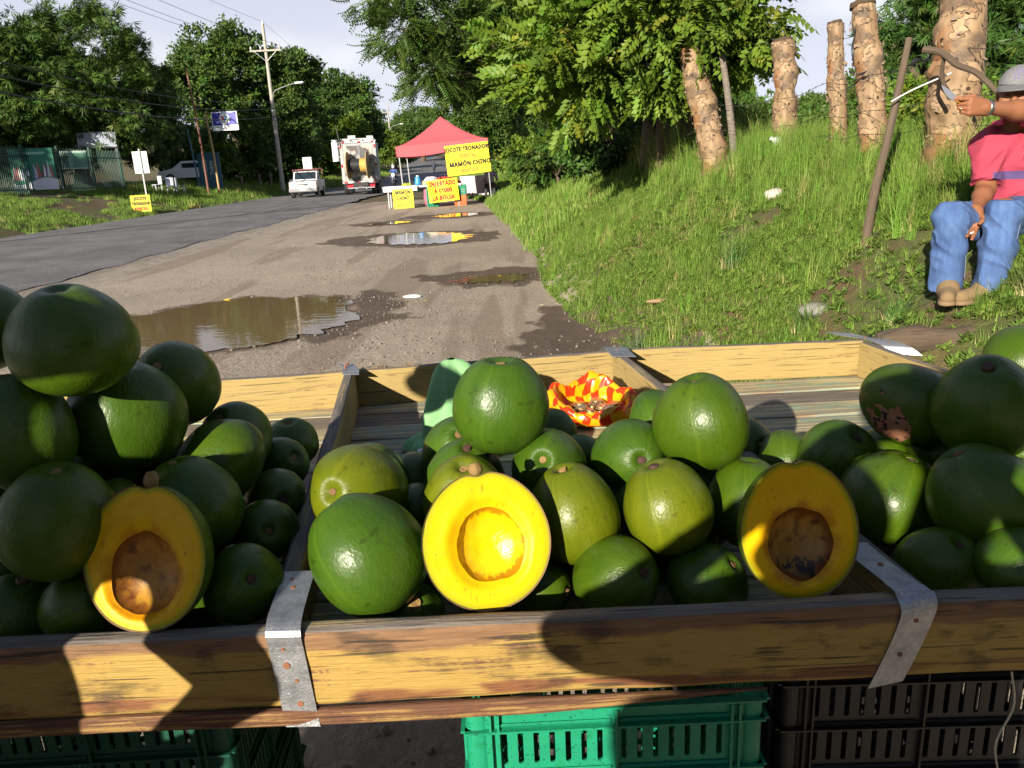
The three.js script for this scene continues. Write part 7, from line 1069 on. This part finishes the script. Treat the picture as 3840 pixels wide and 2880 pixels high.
function motorbike(label, x, z, face) {
  const y = roadY(z) + 0.07, t = thing('motorcycle', label, 'motorcycle', [x, y, z]); t.rotation.y = face; const bl = M([0.05, 0.07, 0.22], 0.3), wh = M([0.6, 0.6, 0.6], 0.4);
  for (const q of [-0.65, 0.65]) { const g = new THREE.TorusGeometry(0.26, 0.055, 8, 24); g.rotateY(Math.PI / 2); g.translate(0, 0.31, q); mesh('wheel', g, tyre, t); mesh('hub', cyl(0.06, 0.06, 0.1, 0, 0.31, q, 10, 0, Math.PI / 2), rimM, t); }
  mesh('engine', rbox(0.28, 0.34, 0.42, 0.06), M([0.08, 0.08, 0.085], 0.5), t).position.set(0, 0.45, 0); mesh('tank', rbox(0.28, 0.24, 0.5, 0.09), bl, t).position.set(0, 0.82, 0.12); mesh('seat', rbox(0.26, 0.10, 0.62, 0.04), blackM, t).position.set(0, 0.80, -0.36); mesh('fork', merge([bar(V(-0.08, 0.31, 0.65), V(-0.08, 1.0, 0.42), 0.025), bar(V(0.08, 0.31, 0.65), V(0.08, 1.0, 0.42), 0.025)]), rimM, t); mesh('handlebar', bar(V(-0.36, 1.04, 0.34), V(0.36, 1.04, 0.34), 0.02), blackM, t); mesh('headlight', cyl(0.09, 0.09, 0.1, 0, 0.92, 0.52, 14, Math.PI / 2), wh, t); mesh('fairing', rbox(0.3, 0.3, 0.08, 0.04), wh, t).position.set(0, 0.98, 0.50); mesh('mudguard', rbox(0.14, 0.06, 0.5, 0.02), bl, t).position.set(0, 0.62, 0.62); mesh('tail', rbox(0.16, 0.12, 0.3, 0.04), bl, t).position.set(0, 0.74, -0.72);
  return [x, y, z];
}
function rider(label, [x, y, z], s, shirt, helmet) { const q = (a, b, c) => [x + a * s, y + b, z + c * s]; person(label, { head: q(0, 1.62, 0.05), neck: q(0, 1.44, 0), shL: q(-0.2, 1.36, 0), shR: q(0.2, 1.36, 0), elL: q(-0.32, 1.16, 0.15), elR: q(0.32, 1.16, 0.15), wrL: q(-0.30, 1.07, 0.32), wrR: q(0.30, 1.07, 0.32), hipL: q(-0.1, 0.92, -0.25), hipR: q(0.1, 0.92, -0.25), knL: q(-0.24, 0.72, 0.15), knR: q(0.24, 0.72, 0.15), anL: q(-0.2, 0.36, -0.05), anR: q(0.2, 0.36, -0.05) }, { shirt: cloth(shirt), trousers: cloth([0.04, 0.05, 0.09]), hat: (t, hm, base) => mesh('helmet', rebase(skinOf([EL(tf(hm, [0, 0.03, -0.01]), [0.125, 0.14, 0.14])], 0.01, 0.02, (a, b, c) => y + 1.55 - b), base), M(helmet, 0.25), t) }, { cell: 0.03, face: [0, 0, s], toe: [0, 0, s], base: [x, y, z] }); }
rider('motorcyclist in blue jacket and white helmet behind the service truck', motorbike('blue and white motorcycle passing beside the service truck', -9.55, -71, 0), 1, [0.05, 0.10, 0.30], [0.65, 0.66, 0.68]);
rider('distant dark clothed motorcyclist on the climbing road', motorbike('distant motorcycle on the climbing road seen under the canopy', -11.0, -131, Math.PI), -1, [0.05, 0.05, 0.06], [0.05, 0.05, 0.05]);
// ---------------------------------------------------------------- poles and wires
const concrete = M(0xffffff, 0.85, { map: rep(tex(256, 256, (u, v, x, y) => { const k = 0.62 + 0.12 * (fbm(u * 8, v * 8, 4, 8, 8, 3) - 0.5) + (hash(x, y, 2) - 0.5) * 0.05; return [k, k * 0.97, k * 0.9]; }), 1, 0.4) });
function utilityPole(label, x, z, top, lamp, arm = true) {
  const y = land(x, z) - 0.05, H = top - y, t = thing('utility_pole', label, 'utility pole', [x, y, z]);
  mesh('pole', tube([V(0, -0.2, 0), V(0, H * 0.5, 0), V(0, H, 0)], s => 0.19 - 0.08 * s, 14, 8), concrete, t);
  if (arm) { const a = H - 1.9; mesh('crossarm', box(2.4, 0.12, 0.1, 0, a, 0.14), concrete, t); for (const s of [-1, 1]) mesh('brace', bar(V(s * 0.85, a - 0.05, 0.16), V(0, a - 0.8, 0.12), 0.03), metalGrey, t); for (const q of [-1.1, -0.35, 1.1]) mesh('insulator', merge([cyl(0.05, 0.09, 0.12, q, a + 0.14, 0.14, 10), cyl(0.08, 0.04, 0.14, q, a + 0.27, 0.14, 10)]), M([0.45, 0.44, 0.42], 0.3), t); mesh('ridge_pin', cyl(0.05, 0.04, 0.3, 0, H + 0.12, 0, 8), metalGrey, t); }
  for (const q of [0.42, 0.45, 0.5]) mesh('band', cyl(0.2, 0.2, 0.06, 0, H * q, 0, 14), metalGrey, t);
  if (lamp) { const l = H * 0.60; mesh('lamp_arm', tube([V(0.1, l - 0.5, 0.1), V(0.3, l + 0.1, 0.2), V(1.3, l + 0.45, 0.5), V(2.2, l + 0.62, 0.8)], 0.035, 8, 24), metalGrey, t); const h = rbox(0.75, 0.16, 0.28, 0.06); h.rotateY(-0.3); h.translate(2.5, l + 0.62, 0.88); mesh('lamp_head', h, M([0.6, 0.6, 0.6], 0.4), t); }
  return [x, y, z, H];
}
const POLES = [utilityPole('concrete utility pole out of view, nearest along the far kerb', -18.6, -19, 12.4, false), utilityPole('tall concrete utility pole with street lamp beside the pickup', -17.75, -64.8, 12.75, true), utilityPole('concrete utility pole rising behind the service truck', -18.9, -106, 12.2, true), utilityPole('far concrete utility pole with street lamp before the umbrella tree', -21.3, -158, 13.9, true)];
{
  const wm = M([0.03, 0.03, 0.032], 0.6), labs = ['outer power line on the crossarm', 'inner power line on the crossarm', 'road side power line on the crossarm', 'earth wire along the pole tops', 'upper telephone cable strung below the street lamp', 'middle telephone cable strung below the street lamp', 'lowest thick telephone cable strung below the street lamp'];
  const offs = [[-1.1, -1.55, 0.012], [-0.35, -1.55, 0.012], [1.1, -1.55, 0.012], [0, 0.2, 0.010], [0.15, -5.6, 0.022], [0.15, -6.1, 0.026], [0.15, -6.7, 0.032]];
  offs.forEach(([dx, dy, r], k) => { const t = thing('overhead_wire', labs[k], 'wire', [POLES[1][0] + dx, POLES[1][1] + POLES[1][3] + dy, POLES[1][2]]), o = V(POLES[1][0] + dx, POLES[1][1] + POLES[1][3] + dy, POLES[1][2]); for (let i = 0; i < 3; i++) { const A = POLES[i], Bq = POLES[i + 1], a = V(A[0] + dx, A[1] + A[3] + dy, A[2]).sub(o), b = V(Bq[0] + dx, Bq[1] + Bq[3] + dy, Bq[2]).sub(o), pts = []; for (let q = 0; q <= 10; q++) { const s = q / 10; pts.push(a.clone().lerp(b, s).add(V(0, -4 * (k > 3 ? 1.0 : 0.55) * s * (1 - s), 0))); } mesh('span', tube(pts, r, 5, 24), wm, t); } });
}
// ---------------------------------------------------------------- signs, fence, parked car on the far side
{
  const x = -18.4, z = -55.1, y0 = land(-19.3, -54.5), t = thing('pole_sign', 'blue and white oil shop sign on a rusty pole', 'sign', [-19.35, y0, -54.9]);
  const st = canvasTex(700, 480, (c, w, h) => { c.fillStyle = '#e8eaf0'; c.fillRect(0, 0, w, h); c.fillStyle = '#2a2fa6'; c.fillRect(24, 24, w - 48, 320); c.fillStyle = '#eceef4'; c.beginPath(); c.arc(w / 2, 184, 150, 0, 7); c.fill(); c.strokeStyle = '#9aa0b4'; c.lineWidth = 6; c.beginPath(); c.arc(w / 2, 184, 146, 0, 7); c.stroke();
    c.fillStyle = '#d8263a'; c.beginPath(); c.moveTo(245, 115); c.lineTo(310, 115); c.lineTo(362, 205); c.lineTo(330, 232); c.closePath(); c.fill(); c.fillStyle = '#1a8fb8'; c.beginPath(); c.moveTo(455, 115); c.lineTo(395, 115); c.lineTo(330, 232); c.lineTo(390, 232); c.closePath(); c.fill();
    c.fillStyle = '#23283c'; c.textAlign = 'center'; c.font = 'bold 42px sans-serif'; c.fillText('Valvoline', w / 2, 285); c.font = 'bold 44px sans-serif'; c.fillStyle = '#4a5060'; c.fillText('LUBRICENTRO LA GARITA', w / 2, 402); c.font = 'bold 34px sans-serif'; c.fillText('TEL. 2487-7055', w / 2, 446); });
  mesh('panel', flatUV(box(1.72, 1.2, 0.12, 1.0, 5.24 - y0, 0)), M(0xffffff, 0.4, { map: st }), t); mesh('post', tube([V(-0.05, -0.2, 0), V(-0.1, 3, 0), V(-0.25, 5.9 - y0, 0)], 0.07, 10, 8), M([0.36, 0.24, 0.10], 0.7), t); mesh('bracket', merge([box(0.5, 0.05, 0.05, 0, 5.8 - y0, 0), box(0.5, 0.05, 0.05, 0.0, 4.66 - y0, 0)]), rust, t);
  const p = thing('rusty_mast', 'tall thin rusty mast just beside the blue sign', 'mast', [-19.45, land(-19.45, -53) - 0.1, -53]); mesh('mast', tube([V(0, 0, 0), V(-0.05, 4, 0), V(-0.25, 8.0, 0)], s => 0.075 - 0.02 * s, 10, 8), M([0.16, 0.07, 0.045], 0.8), p);
}
{
  const x = -19.4, z = -43.6, y = land(x, z), t = thing('road_sign', 'white back of a tall road sign on a thin post', 'road sign', [x, y, z]); t.rotation.y = 0.35; mesh('post', box(0.07, 2.9, 0.05, 0, 1.4, 0), M([0.5, 0.5, 0.5], 0.5), t); for (const [sx, sy] of [[-1, 1], [1, 1], [-1, -1], [1, -1]]) mesh('panel', box(0.355, 0.56, 0.012, sx * 0.183, 2.15 + sy * 0.288, -0.03), M([0.78, 0.78, 0.78], 0.5), t); mesh('stiffener', box(0.74, 0.03, 0.03, 0, 2.15, -0.008), M([0.35, 0.35, 0.36], 0.5), t);
  banner('price_sign', 'yellow board by the far kerb, JOCOTE TRONADOR', 'sign', 0.90, 0.82, signTex(512, 466, '#d8c83a', [['JOCOTE', 0.5, 0.2, 0.24, BLK, 0.8], ['TRONADOR', 0.5, 0.5, 0.24, BLK, 0.78], ['ESPECIAL', 0.5, 0.8, 0.22, '#c8402a', 0.8]]), [-18.05, 0.58, -39.8], [-0.08, 0.3, 0.03], 0.003);
  const bb = thing('blank_billboard', 'blank three panel billboard under the dark mango tree', 'billboard', [-24.3, land(-24.3, -49.2), -49.2]), yb = 4.15 - land(-24, -50); bb.rotation.y = 0.3; for (const k of [-1, 0, 1]) mesh('panel', box(0.70, 0.86, 0.04, k * 0.715, yb, 0), M([0.30, 0.33, 0.40], 0.6), bb); mesh('frame', merge([box(2.24, 0.06, 0.06, 0, yb + 0.46, -0.05), box(2.24, 0.06, 0.06, 0, yb - 0.46, -0.05)]), blackM, bb); for (const k of [-1, 1]) mesh('post', box(0.08, yb + 0.9, 0.08, k * 0.95, (yb + 0.5) / 2 - 0.2, -0.11), M([0.12, 0.11, 0.10], 0.7), bb);  // white panels tinted darker, the tree shade put into their colour
  const tl = thing('teal_board', 'tall dark teal board with upright lettering beside the rusty mast', 'sign', [-20.6, land(-20.6, -57), -57]); const tt = canvasTex(320, 512, (c, w, h) => { c.fillStyle = '#2c5a6c'; c.fillRect(0, 0, w, h); c.fillStyle = '#8a9aa0'; c.fillRect(60, 90, 70, 170); c.save(); c.translate(215, 210); c.rotate(-Math.PI / 2); c.fillStyle = '#b8c4c8'; c.font = 'bold 74px sans-serif'; c.textAlign = 'center'; c.fillText('Tubin', 0, 0); c.restore(); }); mesh('panel', flatUV(box(1.55, 2.5, 0.08, 0, 1.3, 0)), M(0xffffff, 0.6, { map: tt }), tl); mesh('post', bar(V(-0.85, -0.1, 0.05), V(-1.15, 4.2, 0), 0.06), M([0.04, 0.14, 0.18], 0.6), tl);
}
{
  const a = [-25.1, -36.2], b = [-22.7, -48.4], y0 = land(...a), y1 = land(...b), L = Math.hypot(b[0] - a[0], b[1] - a[1]), t = thing('bar_fence', 'dark green metal bar fence along the far verge', 'fence', [a[0], y0, a[1]]); t.rotation.y = -Math.atan2(b[1] - a[1], b[0] - a[0]);
  const gm = M([0.012, 0.06, 0.045], 0.55), bg = box(0.035, 2.3, 0.035, 0, 1.15, 0), n = 96, dy = (y1 - y0);
  for (let i = 0; i <= n; i++) { const o = mesh('bar', bg, gm, t); o.position.set(i / n * L, dy * i / n + (i % 2 ? 0.06 : 0), 0); }
  for (const h of [0.25, 1.9]) mesh('rail', bar(V(0, h, 0.035), V(L, h + dy, 0.035), 0.03), gm, t); for (let i = 0; i <= 5; i++) mesh('post', box(0.1, 2.5, 0.1, i / 5 * L, 1.22 + dy * i / 5, -0.08), gm, t);
  const ry = t.rotation.y, on = (s, h, off) => V(s * L, h + dy * s, off).applyAxisAngle(V(0, 1, 0), ry).add(t.position).toArray();
  const mural = canvasTex(560, 640, (c, w, h) => { c.fillStyle = '#2c7a62'; c.fillRect(0, 0, w, h); c.strokeStyle = '#bfe0d0'; c.lineWidth = 7; c.beginPath(); for (let k = 0; k < 40; k++) { const x = 110 + k * 9; c.lineTo(x, 74 + 18 * Math.sin(k * 2.1)); } c.stroke(); for (let k = 0; k < 26; k++) { const x = 20 + hash(k, 1, 3) * 520; c.fillStyle = ['#dfe7e4', '#a04a52', '#8c8fb8', '#6a4a48', '#c8d4d8', '#b06a6a'][k % 6]; c.beginPath(); c.moveTo(x, 150 + 160 * hash(k, 2, 3)); c.lineTo(x + 26, 480); c.lineTo(x - 24, 480); c.fill(); } c.fillStyle = '#d8dce4'; c.beginPath(); c.moveTo(0, 520); c.bezierCurveTo(160, 640, 300, 360, 560, 480); c.lineTo(560, 640); c.lineTo(0, 640); c.fill(); c.strokeStyle = '#4a7a7a'; c.lineWidth = 14; c.beginPath(); c.moveTo(0, 516); c.bezierCurveTo(160, 636, 300, 356, 560, 476); c.stroke(); });
  banner('fence_banner', 'large colourful banner with white wave tied to the bar fence', 'banner', 2.0, 2.05, mural, on(0.43, 1.25, 0.13), [0, 0.30, 0.0], 0.01);
  banner('fence_banner', 'small faded green banner tied beside the large colourful one', 'banner', 1.5, 0.95, canvasTex(300, 200, (c, w, h) => { c.fillStyle = '#5c8a74'; c.fillRect(0, 0, w, h); for (let k = 0; k < 160; k++) { c.fillStyle = k % 2 ? '#8fae9c' : '#a8bdb0'; c.fillRect(hash(k, 1, 7) * w * 0.5, 20 + hash(k, 2, 7) * 150, 14, 6); } c.fillStyle = '#a8bdb0'; c.fillRect(0, 0, w, 22); c.fillRect(0, 186, w, 14); }), on(0.66, 1.75, 0.13), [0, 0.35, -0.02], 0.01);
  const gp = thing('gate_post', 'thick white gate post at the end of the bar fence', 'post', [-24.0, land(-24, -36.5), -36.5]); mesh('post', rbox(0.5, 2.1, 0.5, 0.03, [1, 4, 1], 0.004), M([0.55, 0.54, 0.56], 0.8, { map: rep(steelTex, 1, 1) }), gp).position.y = 1.03; mesh('cap', rbox(0.58, 0.1, 0.58, 0.02), M([0.5, 0.49, 0.5], 0.8), gp).position.y = 2.13;
}
{
  const x = -25.6, z = -60.2, y = land(x, z), t = thing('parked_car', 'white car parked beside the rounded bush behind the verge', 'car', [x, y, z]); t.rotation.y = -Math.PI / 2 + 0.35;
  mesh('body', prism([[0.0, 0.35], [0.02, 0.70], [0.9, 0.88], [1.2, 0.90], [3.6, 0.92], [4.1, 0.85], [4.15, 0.4], [3.5, 0.3], [0.4, 0.3]], 1.66, 0.05), whitePaint, t); mesh('cabin', prism([[0.95, 0.9], [1.7, 1.40], [3.2, 1.42], [3.9, 0.9]], 1.46, 0.06), whitePaint, t); for (const s of [-1, 1]) { mesh('side_window', box(0.02, 0.34, 1.5, s * 0.745, 1.14, -2.45), glassM, t); for (const q of [-0.8, -3.3]) wheel(t, s * 0.74, 0.30, q, 0.30, 0.2); mesh('headlight', box(0.3, 0.14, 0.08, s * 0.6, 0.66, -0.01), M([0.6, 0.62, 0.64], 0.15), t); }
  { const g = new THREE.BoxGeometry(1.3, 0.62, 0.02); g.rotateX(-0.97); g.translate(0, 1.235, -1.28); mesh('windscreen', g, glassM, t); } mesh('bumper', rbox(1.7, 0.2, 0.16, 0.05), whitePaint, t).position.set(0, 0.42, 0.02);
  const ch = thing('white_chair', 'white plastic garden chair tipped beside the parked car', 'chair', [-21.3, land(-21.3, -51.6), -51.6], 0.6, undefined), wp = M([0.55, 0.58, 0.66], 0.5); mesh('seat', rbox(0.48, 0.05, 0.46, 0.02), wp, ch).position.y = 0.42; mesh('backrest', rbox(0.48, 0.5, 0.05, 0.02), wp, ch).position.set(0, 0.70, -0.23); for (const [sx, sz] of [[-1, 1], [1, 1], [-1, -1], [1, -1]]) mesh('leg', box(0.05, 0.42, 0.05, sx * 0.2, 0.2, sz * 0.2), wp, ch);
  dup(ch, [-20.9, land(-20.9, -52.1), -52.1], 2.2, 'white plastic garden chair nearest the teal board'); dup(ch, [-22.0, land(-22.0, -51.2), -51.2], -0.7, 'white plastic garden chair farthest from the teal board');
  for (const [px, pz, h, lab] of [[-20.1, -62, 0.8, 'short wooden fence post just past the teal board'], [-19.6, -65, 1.1, 'pale wooden fence post between teal board and utility pole'], [-19.3, -67, 1.2, 'wooden fence post nearest the utility pole'], [-21.2, -58.5, 0.7, 'stubby wooden post at the foot of the rounded bush']]) { const o = thing('fence_post', lab, 'fence post', [px, land(px, pz), pz]); mesh('post', tube([V(0, -0.2, 0), V(0.02, h / 2, 0), V(0.0, h, 0)], s => 0.09 - 0.02 * s, 9, 6), M(0xffffff, 0.9, { map: rep(greyTex, 1, 1) }), o); }
}
renderer.render(scene, camera);
